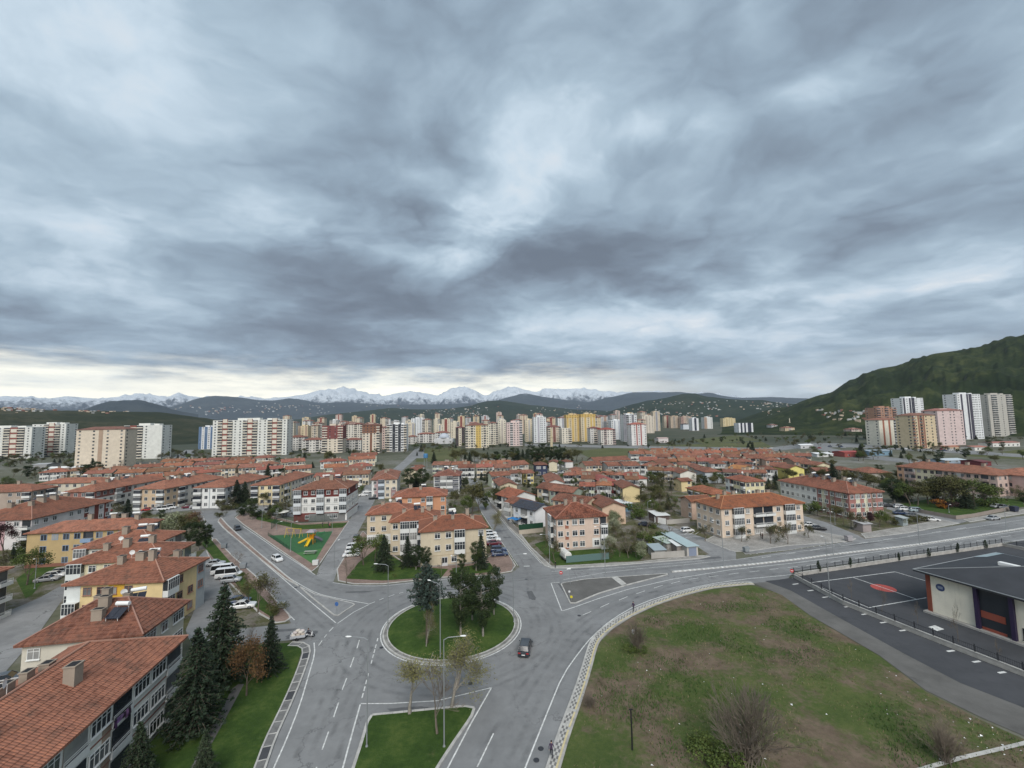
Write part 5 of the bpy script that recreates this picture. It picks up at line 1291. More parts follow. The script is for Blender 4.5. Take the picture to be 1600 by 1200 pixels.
house('white hipped house with bright red roof edge', (986, 748), (1012, 747.5), 20, WH2, roof='hip', rc=(.30, .07, .05))
house('cream gabled house at the far end of the street wall', (780, 759), (809, 757.5), 19, (.58, .50, .36), mottle=.5)
house('white gabled house with orange roof along the street', (799, 779), (838, 773.5), 12, WH2, rc=(.33, .10, .055), mottle=.2, lod=0, faces={3: 'OwO'})
house('narrow cream house with brown bay beside the blue tarpaulin', (815, 790), (841, 785), 10, (.60, .57, .50), mottle=.6, lod=0, faces={3: 'BwO'})
house('white house with dark slate blue roof next to the pink corner block', (836, 798), (864, 792), 12, (.68, .68, .68), rc=(.055, .065, .085), mottle=.1, lod=0, faces={3: 'wOw'})
house('navy blue house with white windows under the conifers', (836, 726.5), (856, 726), 12, (.035, .045, .085), roof='hip', H=7, faces={0: 'Ww'}, balc=(.7, .7, .7))
house('cream gabled house right of the navy house', (857, 722.5), (871, 722.5), 12, (.60, .54, .40))
house('white terrace with red roof left of the navy house', (797, 739.5), (816, 739), 12, (.56, .58, .60), roof='gable', faces={0: 'wBw'})
house('yellow terrace house left of the navy house', (817, 739.5), (835, 738.5), 11, (.60, .50, .20), roof='gable', faces={0: 'wBw'})
house('cream terrace with low red roof behind the yellow terrace house', (800, 727.5), (827, 725), 12, (.54, .48, .40), roof='gable', faces={0: 'wwBww'})
house('pink terrace house facing the parked cars', (885, 735.5), (906, 736), 13, (.52, .28, .25), roof='hip', faces={0: 'wBw'})
house('brown terrace house right of the pink terrace house', (908, 743), (934, 745), 12, (.42, .33, .26), roof='gable', faces={0: 'wBww'})
house('cream terrace with pale gutter before the open field', (915, 727.5), (941, 726.5), 13, (.56, .47, .34), roof='gable', faces={0: 'wwBww'})
house('grey terrace between the cream and the white terraces', (950, 728), (973, 727), 13, (.46, .45, .43), roof='gable', faces={0: 'wwBww'})
house('white terrace with balconies before the tan rows', (975, 728), (1001, 727), 13, (.60, .59, .57), roof='gable', faces={0: 'wBwwBw'})
house('long low terrace nearest the open field', (929, 720.5), (985, 718), 12, (.50, .44, .36), roof='gable', faces={0: 'wwBwwwwBww'})
house('white house with two balconies above the orchard', (1000, 727), (1021, 728), 14, WH2, roof='hip', faces={0: 'OwO'})
house('cream gable standing behind the white house with two balconies', (1012, 721.5), (1027, 723), 12, (.60, .50, .34))
house('tall white house with blue car before it', (1030, 714.5), (1051, 714), 12, (.62, .63, .64), roof='hip', H=7, faces={0: 'wOw'})
house('terrace row with white balconies in the middle of the low town', (1059, 715.5), (1105, 714.5), 13, (.50, .46, .42), roof='gable', faces={0: 'wOwOwOwOw'})
house('cream wide gabled house with pale gable in the low town', (1087, 732.5), (1109, 732.5), 18, (.56, .47, .34))
house('white gabled house with black attic window', (1062, 739.5), (1089, 739), 14, (.64, .61, .54), faces={})
house('small yellow lean-to house under the white gable', (1064, 752), (1082, 751), 7, (.62, .50, .28), roof='gable', H=5.0, faces={0: '.w'})
house('pale blue grey blank walled house behind the car park', (1101, 737.5), (1130, 737), 14, (.45, .48, .50), roof='hip', faces={})
l_, a_ = U(1069, 762, 6.6), U(1112, 772.5, 6.6)
house('yellowish row house with long orange roof behind the beige corner block', a_, off(a_, 12, 9), math.dist(l_, a_), (.56, .44, .22), roof='hip', px=False, H=6.6, rc=(.31, .10, .05), faces={3: 'wBwBwOw'}, mottle=.3)
house('light blue gabled house beyond the pale yellow block', (1167, 730.5), (1187, 730), 14, LB)
house('house with two orange dormer gables', (1136, 731), (1158, 733), 14, (.56, .44, .30), roof='gable', rc=(.42, .17, .05), mottle=.2, faces={0: 'wOw'})
house('bright yellow blank gabled house left of the dark spruce', (1230, 732.5), (1258, 732), 13, (.66, .58, .20), H=6.4, faces={})
house('grey terrace left of the bright yellow gable', (1203, 727), (1229, 728), 12, (.52, .46, .38), roof='gable', faces={0: 'wwBw'})
house('brown terrace with white lean-to roof near the main road', (1241, 721.5), (1268, 721), 12, (.34, .25, .19), roof='gable', faces={0: 'w.w'})
house('cream gabled house behind the dark spruce', (1275, 727.5), (1300, 727), 14, (.60, .54, .38))
house('low brown house behind the dark spruce', (1277, 737), (1303, 736.5), 10, (.36, .24, .17), roof='gable', H=5)
house('low terracotta roofed house right of the dark spruce', (1314, 734.5), (1338, 734.5), 12, (.42, .36, .28), roof='hip', H=4.5)
house('grey hipped house in front of the long pink block', (1356, 739), (1394, 738.5), 14, (.40, .38, .34), roof='hip', H=5)
for x0, x1, y, lb, c in [(1108, 1130, 716, 'cream', (.56, .48, .35)), (1135, 1160, 714, 'tan', (.46, .37, .27)), (1165, 1196, 716, 'brown', (.40, .31, .24)), (1030, 1054, 727, 'maroon roofed', (.46, .40, .34)), (1060, 1084, 726, 'yellow', (.58, .48, .28)), (1110, 1134, 724, 'grey', (.46, .45, .44)),
                         (1140, 1164, 722, 'beige', (.54, .45, .34)), (1192, 1216, 733, 'white', (.6, .6, .58)), (1196, 1222, 719, 'peach', (.52, .38, .29))]:
 house('%s walled terrace house in the low town, beneath the open fields' % lb, (x0, y), (x1, y + .3), 12, c, roof=rnd.choice(['gable', 'hip']), faces={0: 'wOww'})
# rows of terraces: left of the boulevard and far right, in ranks going away
ROWG = 'red roofed terraces in ranks'
def rank(idx, px0, px1, py0, py1, n, where, cols, depth=11, H=6.0, gap=.07):
 for i in range(n):
  x0 = px0 + (px1 - px0) * i / n; x1 = px0 + (px1 - px0) * (i + 1 - gap) / n
  y0 = py0 + (py1 - py0) * i / n; y1 = py0 + (py1 - py0) * (i + 1) / n
  A, B = U(x0, y0, H), U(x1, y1, H)
  cxy = ((A[0] + B[0]) / 2, (A[1] + B[1]) / 2 + depth / 2)
  if any(math.hypot(cxy[0] - a, cxy[1] - b) < c * .72 for a, b, c in BUILT): continue
  nm, c = cols[(i * 7 + idx * 3) % len(cols)]
  house('%s terrace, %s from the left in the %s rank %s' % (nm, ORD[i], ORD[idx], where), A, B, depth * rnd.uniform(.85, 1.1), c, roof=rnd.choice(['gable', 'gable', 'hip']), px=False, H=H + rnd.uniform(-.5, .5), faces={0: 'wwBwwOww', 1: 'w.w'}, group=ROWG, mottle=.25,
              rc=(rnd.uniform(.22, .31), rnd.uniform(.085, .11), rnd.uniform(.05, .07)), chim=[(rnd.uniform(-.8, .8), rnd.uniform(-.1, .1), 1.2, .9, 1.1) for _ in range(3)])
RC = [('white', (.60, .59, .56)), ('cream', (.58, .50, .37)), ('beige', (.50, .42, .32)), ('pale green', (.50, .52, .40)), ('grey', (.44, .43, .41)), ('pinkish', (.52, .38, .32))]
WL = 'behind the left blocks'
rank(0, 165, 350, 752, 737.5, 4, WL, RC)
rank(1, 130, 420, 742, 729, 6, WL, RC)
rank(2, 60, 400, 738, 722.5, 7, WL, RC)
rank(3, 250, 430, 722, 715.5, 5, WL, RC)
WM = 'left of the wide street'
rank(0, 400, 490, 735, 730, 2, WM, RC); rank(1, 506, 585, 731.5, 727.5, 2, WM, RC); rank(2, 400, 480, 726, 721, 2, WM, RC)
rank(3, 520, 575, 738, 735, 1, WM, RC); rank(4, 500, 590, 721, 716.5, 2, WM, RC); rank(5, 548, 592, 712.5, 711, 1, WM, RC)
rank(6, 490, 580, 744, 741, 2, WM, RC)
WC = 'behind the navy framed block'
rank(0, 716, 800, 732, 730, 3, WC, RC); rank(1, 675, 735, 726, 725.5, 2, WC, RC); rank(2, 752, 800, 726, 725, 2, WC, RC); rank(3, 768, 800, 744, 742, 1, WC, RC)
house('cream gabled house beside the blue water tank', (631, 735), (650, 735), 12, (.58, .50, .36), faces={})
house('white low house behind the cream gabled house', (652, 730), (664, 729), 12, (.62, .6, .57), roof='gable', faces={0: 'w'})
WR = 'near the fields'
rank(0, 985, 1130, 709.5, 708, 6, WR, RC); rank(1, 990, 1210, 704.5, 705.5, 8, WR, RC); rank(2, 1020, 1250, 713, 715, 8, WR, RC); rank(3, 1130, 1270, 709, 712.5, 5, WR, RC)
rank(4, 1000, 1180, 720, 721, 6, WR, RC)
WQ = 'amid the low town'
rank(0, 885, 1000, 749, 750.5, 5, WQ, RC); rank(1, 905, 1010, 758, 760, 4, WQ, RC); rank(2, 1012, 1062, 735, 736, 2, WQ, RC); rank(3, 1130, 1200, 738, 740, 3, WQ, RC); rank(4, 880, 1000, 741, 742, 6, WQ, RC)
house('red roofed school house with yellowish wall among conifers', (832, 710), (850, 710), 12, (.56, .44, .26), roof='hip', H=7, faces={0: 'w'})
house('white low house with terrace beside the conifers', (883, 721.5), (896, 721), 10, (.62, .6, .58), roof='hip', H=4.5)


# ================================================================== FAR APARTMENT TOWERS
def tower(label, x0, x1, ytop, ybase, bays, wall, accent=(.2, .06, .05), dark=(.12, .12, .13), floors=None, group='apartment towers', yaw=6, depth=15, cap=True, side='w.w', panel=(.62, .56, .47), roofcol=None, upper=None, dist=None, name='apartment_tower'):
 """a tower whose front spans the columns x0..x1, standing where its foot shows"""
 xm = (x0 + x1) / 2
 if dist is None: c = U(xm, ybase, 0.0)
 else: c = at_dist(xm, dist)
 d = c[1]
 lx = at_dist(x0, d)[0]; rx = at_dist(x1, d)[0]
 Wd = abs(rx - lx)
 # seen slightly from the side: part of the span is the side wall
 yaw_r = R(yaw)
 depth = min(depth, Wd * 1.1)
 sidevis = abs(math.sin(yaw_r - math.atan2(c[0], c[1]) * -1)) if False else 0
 H = HC - (ytop - hor_at(xm)) * d / FPX
 fl = floors or max(4, round(H / 3.0)); fh = (H - 0.6) / fl
 cy = d + depth / 2
 root = thing(name, label, 'apartment tower' if fl > 6 else 'apartment block', (c[0] * (cy / d), cy, 0), yaw_r, group)
 BUILT.append((c[0] * (cy / d), cy, max(Wd, depth) * .6))
 W_, D_ = Wd * .97, depth
 wl = MB(); wl.box(-W_ / 2, W_ / 2, -D_ / 2, D_ / 2, 0, H)
 gl = MB(); ba = MB(); ac = MB()
 def face(fi, spec, L):
  (sx, sy), (dx, dy), rz = FACE[fi]; n = len(spec); ca, sa = math.cos(rz), math.sin(rz)
  ox, oy = sx * W_ / 2, sy * D_ / 2
  def bx(mb, u0, u1, o0, o1, z0, z1):
   P = [(ox + ca * u - sa * o, oy + sa * u + ca * o) for u, o in ((u0, o0), (u1, o0), (u1, o1), (u0, o1))]
   mb.prism(P, z0, z1)
  i = 0
  for i, ch in enumerate(spec):
   u0, u1 = L * i / n, L * (i + 1) / n; um = (u0 + u1) / 2; cw = u1 - u0
   if ch == 'w':
    ww = min(1.5, cw * .45)
    for f in range(fl): bx(gl, um - ww / 2, um + ww / 2, -.06, 0, .6 + f * fh + .9, .6 + f * fh + 2.2)
   elif ch == 'W':
    for f in range(fl):
     for q in (.27, .73): bx(gl, u0 + cw * q - .6, u0 + cw * q + .6, -.06, 0, .6 + f * fh + .9, .6 + f * fh + 2.2)
   elif ch == 'B':
    bx(wl, u0, u1, -.9, 0, .6, H - .8)
    for f in range(fl):
     bx(gl, u0 + .2, u1 - .2, -.97, -.9, .6 + f * fh + 1.0, .6 + f * fh + 2.5)
   elif ch == 'b':
    for f in range(fl):
     bx(gl, u0 + .1, u1 - .1, -.05, 0, .6 + f * fh + .1, .6 + f * fh + 2.5)
     bx(ba, u0, u1, -1.0, 0, .6 + f * fh, .6 + f * fh + 1.0)
   elif ch == 'd':
    bx(ac, u0, u1, -.12, 0, .3, H + .3)
    for f in range(fl): bx(gl, um - .4, um + .4, -.16, -.12, .6 + f * fh + .9, .6 + f * fh + 2.1)
   elif ch == 'p':
    for f in range(0, fl, 2):
     z = .6 + f * fh
     bx(ac, u0, u1, -.6, 0, z + 4.2 * fh / 3, z + 6 * fh / 3 + .001 if f + 2 <= fl else H)
     bx(ba, u0 + cw * .08, u1 - cw * .08, -.66, 0, z + .1, z + 4.1 * fh / 3)
    bx(ac, u0, u0 + cw * .07, -.62, 0, .6, H); bx(ac, u1 - cw * .07, u1, -.62, 0, .6, H)
   elif ch == '|':
    bx(ac, u0 + cw * .2, u1 - cw * .2, -.1, 0, .3, H)
 face(0, bays, W_); face(1, side, D_); face(3, side, D_)
 if cap:
  wl.box(-W_ * .2, W_ * .1, -D_ * .2, D_ * .25, H, H + 2.2)
  wl.box(W_ * .2, W_ * .34, -D_ * .2, D_ * .2, H, H + 1.6)
 wl.obj('wall', M['wall'], root, color=wall)
 if roofcol:
  rm, _ = roof_mesh(W_, D_, H + .1, 'hip', min(W_, D_) * .16, .5, False); rm.obj('roof', M['roof1'], root, color=(*roofcol, .8))
 if gl.f: kind(gl.obj('window_panes', M['fglass'], root), 'stuff')
 if ba.f: kind(ba.obj('balconies', M['paint'], root, color=panel), 'stuff')
 if ac.f: kind(ac.obj('colour_bands', M['wall'], root, color=accent), 'stuff')
 if upper:
  u = MB(); u.box(-W_ / 2 - .1, W_ / 2 + .1, -D_ / 2 - .12, D_ / 2 + .1, H * upper[0], H + .05); u.obj('upper_cladding', M['wall'], root, color=upper[1])
  g2 = MB(); n = len(bays)
  for i in range(n):
   um = -W_ / 2 + W_ * (i + .5) / n
   for f in range(int(fl * upper[0]), fl): g2.box(um - .6, um + .6, -D_ / 2 - .2, -D_ / 2 - .1, .6 + f * fh + .9, .6 + f * fh + 2.1)
  kind(g2.obj('upper_windows', M['fglass'], root), 'stuff')
 return root
OFFW, CRM, SAND, GRYT = (.62, .62, .58), (.58, .51, .40), (.50, .42, .31), (.42, .43, .44)
RB = (.235, .075, .06)
TL = 'towers on the left with framed cream panels'
tower('white tower with framed cream panels at the left edge', -40, 56, 668, 718, 'wbpbwbpbw', OFFW, RB, group=TL, panel=(.60, .55, .46), yaw=4)
tower('white tower with framed cream panels, second from the left edge', 58, 109, 662.5, 713, 'wwbpbw', OFFW, RB, group=TL, panel=(.60, .55, .46), yaw=4)
tower('bare cream tower with blank walls in front of the scrub hill', 131, 199, 671, 731, 'w.w|w.w', (.58, .50, .40), (.36, .26, .19), group=TL, roofcol=(.20, .09, .07), yaw=10, side='w..', cap=False)
tower('white tower with one framed cream panel column behind the bare cream tower', 201, 258, 664.5, 717, 'bpbw..', OFFW, RB, group=TL, panel=(.60, .55, .46), yaw=6)
tower('blue and red striped tower beside the far left road', 315, 337, 667, 702, 'dwdwd', (.62, .62, .62), (.11, .17, .27), group=TL, yaw=6)
tower('wide white tower with three framed cream panel columns', 338, 452, 656, 712, 'wbpbwwbpbwwbpbw', OFFW, RB, group=TL, panel=(.60, .55, .46), yaw=5)
TM = 'towers in the middle of the city'
tower('cream tower with dark red upper storeys', 506, 538, 665, 708, 'bwwb', (.60, .53, .43), (.22, .05, .05), group=TM, upper=(.52, (.19, .065, .06)), yaw=8)
tower('tower with brown top and brown central stripe', 568, 595, 664, 709, 'ww|wb', (.57, .50, .41), (.18, .08, .05), group=TM, upper=(.72, (.20, .10, .065)), yaw=8, roofcol=(.2, .09, .07))
tower('white tower with two dark vertical window strips', 606, 637, 663, 706, 'bBdBdBb', (.66, .66, .65), (.035, .04, .05), group=TM, yaw=6)
tower('pinkish tower squeezed between the brown topped and the white tower', 594, 607, 668, 702, 'bwb', (.52, .40, .35), (.3, .1, .08), group=TM, roofcol=(.2, .08, .07))
tower('cream slab with red roof behind the dark red topped tower', 536, 569, 663, 696, 'wbwwbwb', (.58, .54, .47), RB, group=TM, roofcol=(.22, .08, .06))
for i, (x0, x1, yt, yb) in enumerate([(452, 478, 683, 704), (476, 506, 687, 707), (539, 566, 687, 704), (637, 652, 682, 694), (652, 680, 678, 692), (680, 704, 676, 692)]):
 tower('low white block with red roof, %s from the left among the towers' % ORD[i], x0, x1, yt, yb, 'wbwwbw', (.58, .56, .52), RB, group='low blocks between the towers', roofcol=(.24, .09, .065), cap=False, panel=(.5, .48, .45), yaw=8)
tower('cream and black tower at the edge of the open square', 712, 726.5, 668, 697, 'dwd', (.60, .54, .43), (.06, .05, .05), group=TM, roofcol=(.2, .06, .06), cap=False)
tower('cream tower with broad yellow stripe and balconies', 727, 764, 664.5, 700, 'bwbwddwbw', (.60, .55, .43), (.52, .37, .12), group=TM, roofcol=(.22, .09, .07), cap=False)
tower('cream slab right of the yellow striped tower', 763, 778, 661, 695, 'wbwb', (.60, .56, .46), RB, group=TM, cap=False, roofcol=(.22, .09, .07))
tower('cream tower with grey shaft left of the pink tower', 778, 791, 657, 693, 'w|w', (.60, .55, .45), (.4, .36, .32), group=TM)
tower('pinkish white tower with stacked balconies', 791, 816, 660, 697, 'wbwwb', (.58, .46, .43), RB, group=TM, panel=(.62, .58, .56))
tower('grey and white tower with window columns left of the yellow pair', 833, 853, 651.5, 692, 'w|Ww', (.60, .61, .61), (.36, .35, .38), group=TM)
tower('sand tower with grey lower part', 820, 833, 656, 690, 'w|w', (.60, .52, .38), (.42, .4, .38), group=TM)
tower('brown and cream block before the yellow pair', 854, 876, 667, 691, 'bwdwb', (.56, .48, .38), (.22, .1, .08), group=TM, roofcol=(.2, .07, .06), cap=False)
tower('cream block with black balconies before the yellow pair', 876, 892, 669, 693, 'wwb', (.60, .55, .46), (.1, .1, .1), group=TM, cap=False)
YP = (.52, .36, .12)
tower('left tower of the tall yellow pair', 883.5, 904.5, 648, 690, '|w|w|', (.54, .44, .28), YP, group=TM, upper=(.88, YP))
tower('right tower of the tall yellow pair', 906, 930, 647, 690, 'w|w||', (.56, .48, .34), YP, group=TM, upper=(.88, YP))
tower('white tower with red side shaft', 920, 937, 669, 693, 'wbd', (.60, .58, .55), (.36, .06, .045), group=TM, roofcol=(.2, .07, .06), cap=False)
tower('white block with red roof line and balconies', 936, 960, 671, 695, 'wbwwb', (.60, .56, .51), (.36, .06, .045), group=TM, roofcol=(.33, .07, .055), cap=False, panel=(.45, .36, .33))
tower('plain white tower with grey stripe', 953, 971.5, 657, 687, 'w|.|w', (.63, .64, .64), (.36, .38, .42), group=TM)
tower('tall grey and white tower with dark balconies', 972, 994, 648, 690, 'dbwdw', (.62, .63, .63), (.22, .22, .24), group=TM, panel=(.3, .3, .32))
tower('white tower with red vertical balconies, right of the tall grey tower', 983, 1008, 663, 696, '.w|w|.w', (.61, .59, .57), (.30, .11, .10), group=TM, roofcol=(.33, .09, .07), cap=False)
tower('beige tower behind the red balcony tower', 1001, 1021, 650, 677, 'w|ww', (.56, .50, .42), (.4, .35, .3), group=TM)
tower('white and black tower at the right end of the city', 1018, 1029.5, 653, 673, '.dw', (.63, .63, .62), (.05, .05, .06), group=TM)
tower('tall white grey tower behind the square', 643, 664, 653.5, 681, 'w|w|w', (.62, .63, .63), (.40, .42, .44), group=TM)
TR = 'towers before the dark hill'
tower('light brown slab before the dark hill', 1046, 1062, 650.5, 669, 'wbwb', (.46, .37, .28), RB, group=TR)
tower('light brown slab with dark stripe before the dark hill', 1062, 1080, 651, 669, 'dwbw', (.46, .36, .29), (.3, .2, .17), group=TR)
tower('black and white tower before the dark hill', 1079, 1090, 653.5, 673, '.d.', (.63, .64, .65), (.035, .04, .06), group=TR)
tower('small dark house front with white window wall', 1065, 1076, 663, 671, '..', (.55, .57, .6), (.03, .03, .04), group=TR, cap=False, roofcol=(.04, .04, .05), floors=4)
tower('grey and beige tower alone before the dark hill', 1098, 1112, 652, 670, 'd.w', (.58, .58, .56), (.36, .26, .2), group=TR)
tower('pale yellow slab before the dark hill', 1127, 1148, 653.5, 667, 'w|w|w', (.56, .47, .28), (.45, .36, .2), group=TR)
tower('black and white striped block at the foot of the knoll', 1150, 1174.5, 661, 676, '.d.d.dd.', (.63, .64, .65), (.035, .04, .055), group=TR, cap=False)
tower('cream striped tower at the foot of the knoll', 1271, 1289, 651.5, 667.5, '.|.|.', (.58, .53, .44), (.22, .15, .12), group=TR)
tower('white grey tower right of the cream striped tower', 1288, 1303, 648, 666, '.w.', (.58, .58, .57), GRYT, group=TR)
tower('white and mauve tower before the hill village', 1330, 1345, 650, 665.5, 'w.|', (.55, .53, .53), (.4, .36, .42), group=TR)
tower('mauve and brick tower before the hill village', 1344, 1358, 653, 665, '|w.', (.45, .40, .42), (.32, .14, .12), group=TR)
TH = 'towers at the foot of the rocky hill'
tower('brown tower with white roof structures at the hill foot', 1357, 1395, 637, 692, 'bwbwb', (.34, .20, .14), (.25, .1, .08), group=TH, panel=(.36, .22, .17), yaw=10, dist=545)
tower('cream tower with red brown vertical strips at the hill foot', 1361, 1406, 656, 696, '.|.|.bwb', (.60, .57, .48), (.30, .12, .08), group=TH, panel=(.5, .52, .52), roofcol=(.3, .13, .09), cap=False, yaw=10)
tower('tall black and white tower behind the brown towers', 1397, 1440, 622, 684, '|w|dW.W', (.64, .65, .65), (.05, .05, .065), group=TH, yaw=12, dist=590)
tower('tan tower with brown balcony front', 1411, 1457, 649, 701, 'bw|b|w.w.', (.52, .43, .29), (.24, .12, .085), group=TH, panel=(.27, .145, .10), roofcol=(.24, .11, .08), cap=False, yaw=10)
tower('pale pink tower with square windows', 1451, 1502, 641.5, 696, '.w.ww.w', (.56, .45, .43), (.45, .3, .28), group=TH, roofcol=(.3, .12, .1), yaw=10)
tower('tallest black and white tower right of the pink tower', 1479, 1529, 616, 682, 'w|.|dWWw', (.64, .65, .65), (.06, .055, .075), group=TH, yaw=12, dist=530)
tower('grey tan tower with dark ribbon windows at the far right', 1527, 1579, 616.5, 676, '.bb.w.bb', (.42, .40, .36), GRYT, group=TH, panel=(.48, .46, .42), yaw=12, dist=575)
# the rest of the city: towers in three ranks behind
cols = [('cream', (.58, .52, .41)), ('white', (.62, .62, .60)), ('beige', (.54, .46, .35)), ('grey', (.46, .46, .46)), ('sandy', (.56, .46, .31)), ('pinkish', (.54, .43, .38))]
for rk, (d, n, xa, xb, h0, h1) in enumerate([(760, 24, 440, 1010, 25, 37), (950, 30, 430, 1030, 30, 46), (1250, 24, 440, 1050, 34, 56)]):
 for i in range(n):
  x = xa + (xb - xa) * (i + .5) / n + rnd.uniform(-4, 4); wpx = rnd.uniform(14, 21) * FPX / d
  nm, c = rnd.choice(cols); h = rnd.uniform(h0, h1)
  yt = hor_at(x) - (h - HC) * FPX / d
  tower('%s tower, %s from the left in the %s rank of the far city' % (nm, ORD[i], ORD[rk]), x - wpx / 2, x + wpx / 2, yt, 0, rnd.choice(['w|w', 'wbw', 'bwb', '|w|', 'wdw', 'w.b']), c, rnd.choice([RB, (.3, .3, .32), (.36, .26, .2), (.1, .1, .11)]),
              group='far city towers', dist=d + rnd.uniform(-40, 60), roofcol=rnd.choice([None, (.24, .09, .07), (.24, .09, .07)]), panel=(.56, .53, .48), yaw=rnd.uniform(0, 12), side='w')
# scattered towers and low blocks left and right of the city
for i, (x, w, h, d) in enumerate([(457, 8, 36, 700), (481, 12, 38, 820), (494, 10, 30, 700), (1205, 10, 12, 900), (1228, 16, 9, 800), (1330, 18, 8, 700)]):
 tower('lone %s block, %s from the left at the edge of the city' % (cols[i % 6][0], ORD[i]), x - w / 2, x + w / 2, hor_at(x) - (h - HC) * FPX / d, 0, 'wbw', cols[i % 6][1], RB, group='lone blocks', dist=d, roofcol=(.24, .09, .07))
# white roofed sheds, villas and the mosque dome
def shed(label, x0, x1, ytop, ybase, wall, roofc, name='shed', cat='shed', rise=.8, depth=12):
 c = U((x0 + x1) / 2, ybase); d = c[1]; W_ = (x1 - x0) * d / FPX; H = max(2.2, (ybase - ytop) * d / FPX * .8)
 root = thing(name, label, cat, (c[0], c[1] + depth / 2, 0), R(6), 'sheds and yards')
 mb = MB(); mb.box(-W_ / 2, W_ / 2, -depth / 2, depth / 2, 0, H); mb.obj('wall', M['wall'], root, color=wall)
 rm, _ = roof_mesh(W_, depth, H, 'gable', rise, .4, False); rm.obj('roof', M['paint'], root, color=roofc)
 g = MB(); n = max(1, int(W_ / 5))
 for k in range(n): x = -W_ / 2 + W_ * (k + .5) / n; g.box(x - .8, x + .8, -depth / 2 - .05, -depth / 2, .9, min(H - .3, 2.2))
 g.obj('windows', M['fglass'], root)
 BUILT.append((c[0], c[1] + depth / 2, W_ * .55)); return root
shed('long white roofed shed below the left towers', 71, 122, 730, 736, (.5, .5, .48), (.72, .72, .70))
shed('grey shed behind the long white roofed shed', 50, 70, 724, 734, (.30, .30, .30), (.34, .34, .34))
shed('white petrol station canopy by the far road', 1250, 1271, 694, 701, (.5, .5, .5), (.7, .7, .7), name='petrol_station', cat='petrol station', depth=8)
shed('white lorry depot beside the far road', 1275, 1302, 708, 714, (.58, .58, .57), (.66, .66, .66))
shed('red market stall row beside the far road', 1318, 1345, 705, 714, (.30, .08, .07), (.33, .06, .05))
shed('blue glass fronted showroom by the far road', 1356, 1395, 703, 712, (.16, .25, .32), (.25, .3, .34))
shed('white villa with red roof at the edge of the fields', 1028, 1044, 683, 692, (.6, .55, .53), (.5, .36, .33), name='villa', cat='house')
shed('white farmhouse with red roof below the hill towers', 1521, 1545, 697, 704, (.62, .61, .57), (.36, .15, .11), name='farmhouse', cat='house')
shed('long white farmhouse row with red roof below the hill towers', 1548, 1596, 690, 698, (.62, .61, .57), (.34, .14, .11), name='farmhouse', cat='house')
shed('orange roofed cottage left of the white farmhouse', 1476, 1505, 697, 703, (.55, .45, .33), (.36, .15, .09), name='farmhouse', cat='house')
shed('blue grey depot roof before the fields at the right', 1476, 1512, 719, 724, (.3, .36, .42), (.45, .5, .53))
shed('dark red lorry shed before the fields at the right', 1532, 1549, 720, 728, (.16, .04, .045), (.14, .04, .04))
c = U(694, 693); t_ = thing('mosque', 'pale domed mosque behind the open square', 'mosque', (c[0], c[1], 0), 0)
mb = MB(); mb.box(-14, 14, -8, 10, 0, 7); mb.box(-9, 9, -6, 8, 7, 9); mb.obj('wall', M['wall'], t_, color=(.5, .5, .5))
mb = MB(); mb.lathe([(8, 9), (7.6, 11), (6.2, 13), (4, 14.6), (1.6, 15.4), (0.05, 15.6), (.04, 17)], 20); mb.obj('dome', M['wall'], t_, True, (.42, .45, .50))
c = U(862, 704); t_ = thing('minaret', 'slim beige minaret rising from the conifers', 'minaret', (c[0], c[1], 0), 0)
mb = MB(); mb.lathe([(1.5, 0), (1.4, 14), (1.9, 14.6), (1.9, 15.6), (1.1, 15.7), (1.0, 22), (.05, 26)], 12); mb.obj('shaft', M['wall'], t_, color=(.50, .42, .28))
c = U(1234.5, 670); t_ = thing('minaret', 'slim pale minaret before the green knoll', 'minaret', (c[0], c[1], 0), 0)
mb = MB(); mb.lathe([(1.5, 0), (1.4, 14), (1.9, 14.6), (1.9, 15.6), (1.1, 15.7), (1.0, 22), (.05, 26)], 12); mb.obj('shaft', M['wall'], t_, color=(.52, .47, .38))
c = U(665, 731); t_ = thing('water_tank', 'blue water tank on a trestle beside the cream gabled house', 'water tank', (c[0], c[1], 0), 0)
mb = MB(); mb.lathe([(.05, 7.6), (1.6, 7.6), (1.7, 8.2), (1.7, 10.2), (1.5, 10.7), (.05, 10.9)], 14); mb.obj('tank', M['paint'], t_, color=(.06, .18, .34))
mb = MB()
for a in range(4): mb.tube([(1.5 * math.cos(a * 1.571 + .78), 1.5 * math.sin(a * 1.571 + .78), 0), (1.2 * math.cos(a * 1.571 + .78), 1.2 * math.sin(a * 1.571 + .78), 7.7)], .1, 5)
mb.obj('trestle', M['steel'], t_)
# villages scattered over the far hills: too many and too small to tell apart
vill = MB()
def on_hill(px, py, d):
 r = ray(px, py); k = d / math.hypot(r[0], r[1]); return r[0] * k, r[1] * k, HC + r[2] * k
hill_objs = {}
dg = bpy.context.evaluated_depsgraph_get()
def scatter_village(n, x0, x1, y0, y1, objn, size, cl=.3):
 ob = bpy.data.objects[objn]; got = 0; tries = 0
 centers = [(rnd.uniform(x0, x1), rnd.uniform(y0, y1)) for _ in range(max(4, n // 9))]
 while got < n and tries < n * 12:
  tries += 1
  c = rnd.choice(centers); px, py = c[0] + rnd.gauss(0, 17), c[1] + rnd.gauss(0, 2.6)
  r = ray(px, py); ok, loc, nn, _ = ob.ray_cast(Vector((0, 0, HC)), Vector(r).normalized())
  if not ok: continue
  s = size * rnd.uniform(.6, 1.5); a = rnd.uniform(0, 3)
  vill.cm = rnd.choice([0, 0, 0, 1, 1, 2])
  vill.obox((loc.x, loc.y), (math.cos(a), math.sin(a)), s, s * .6, loc.z - s, loc.z + s * rnd.uniform(.5, 1.0)); got += 1
bpy.context.view_layer.update()
scatter_village(160, 470, 940, 636, 652, 'far_hill', 5)
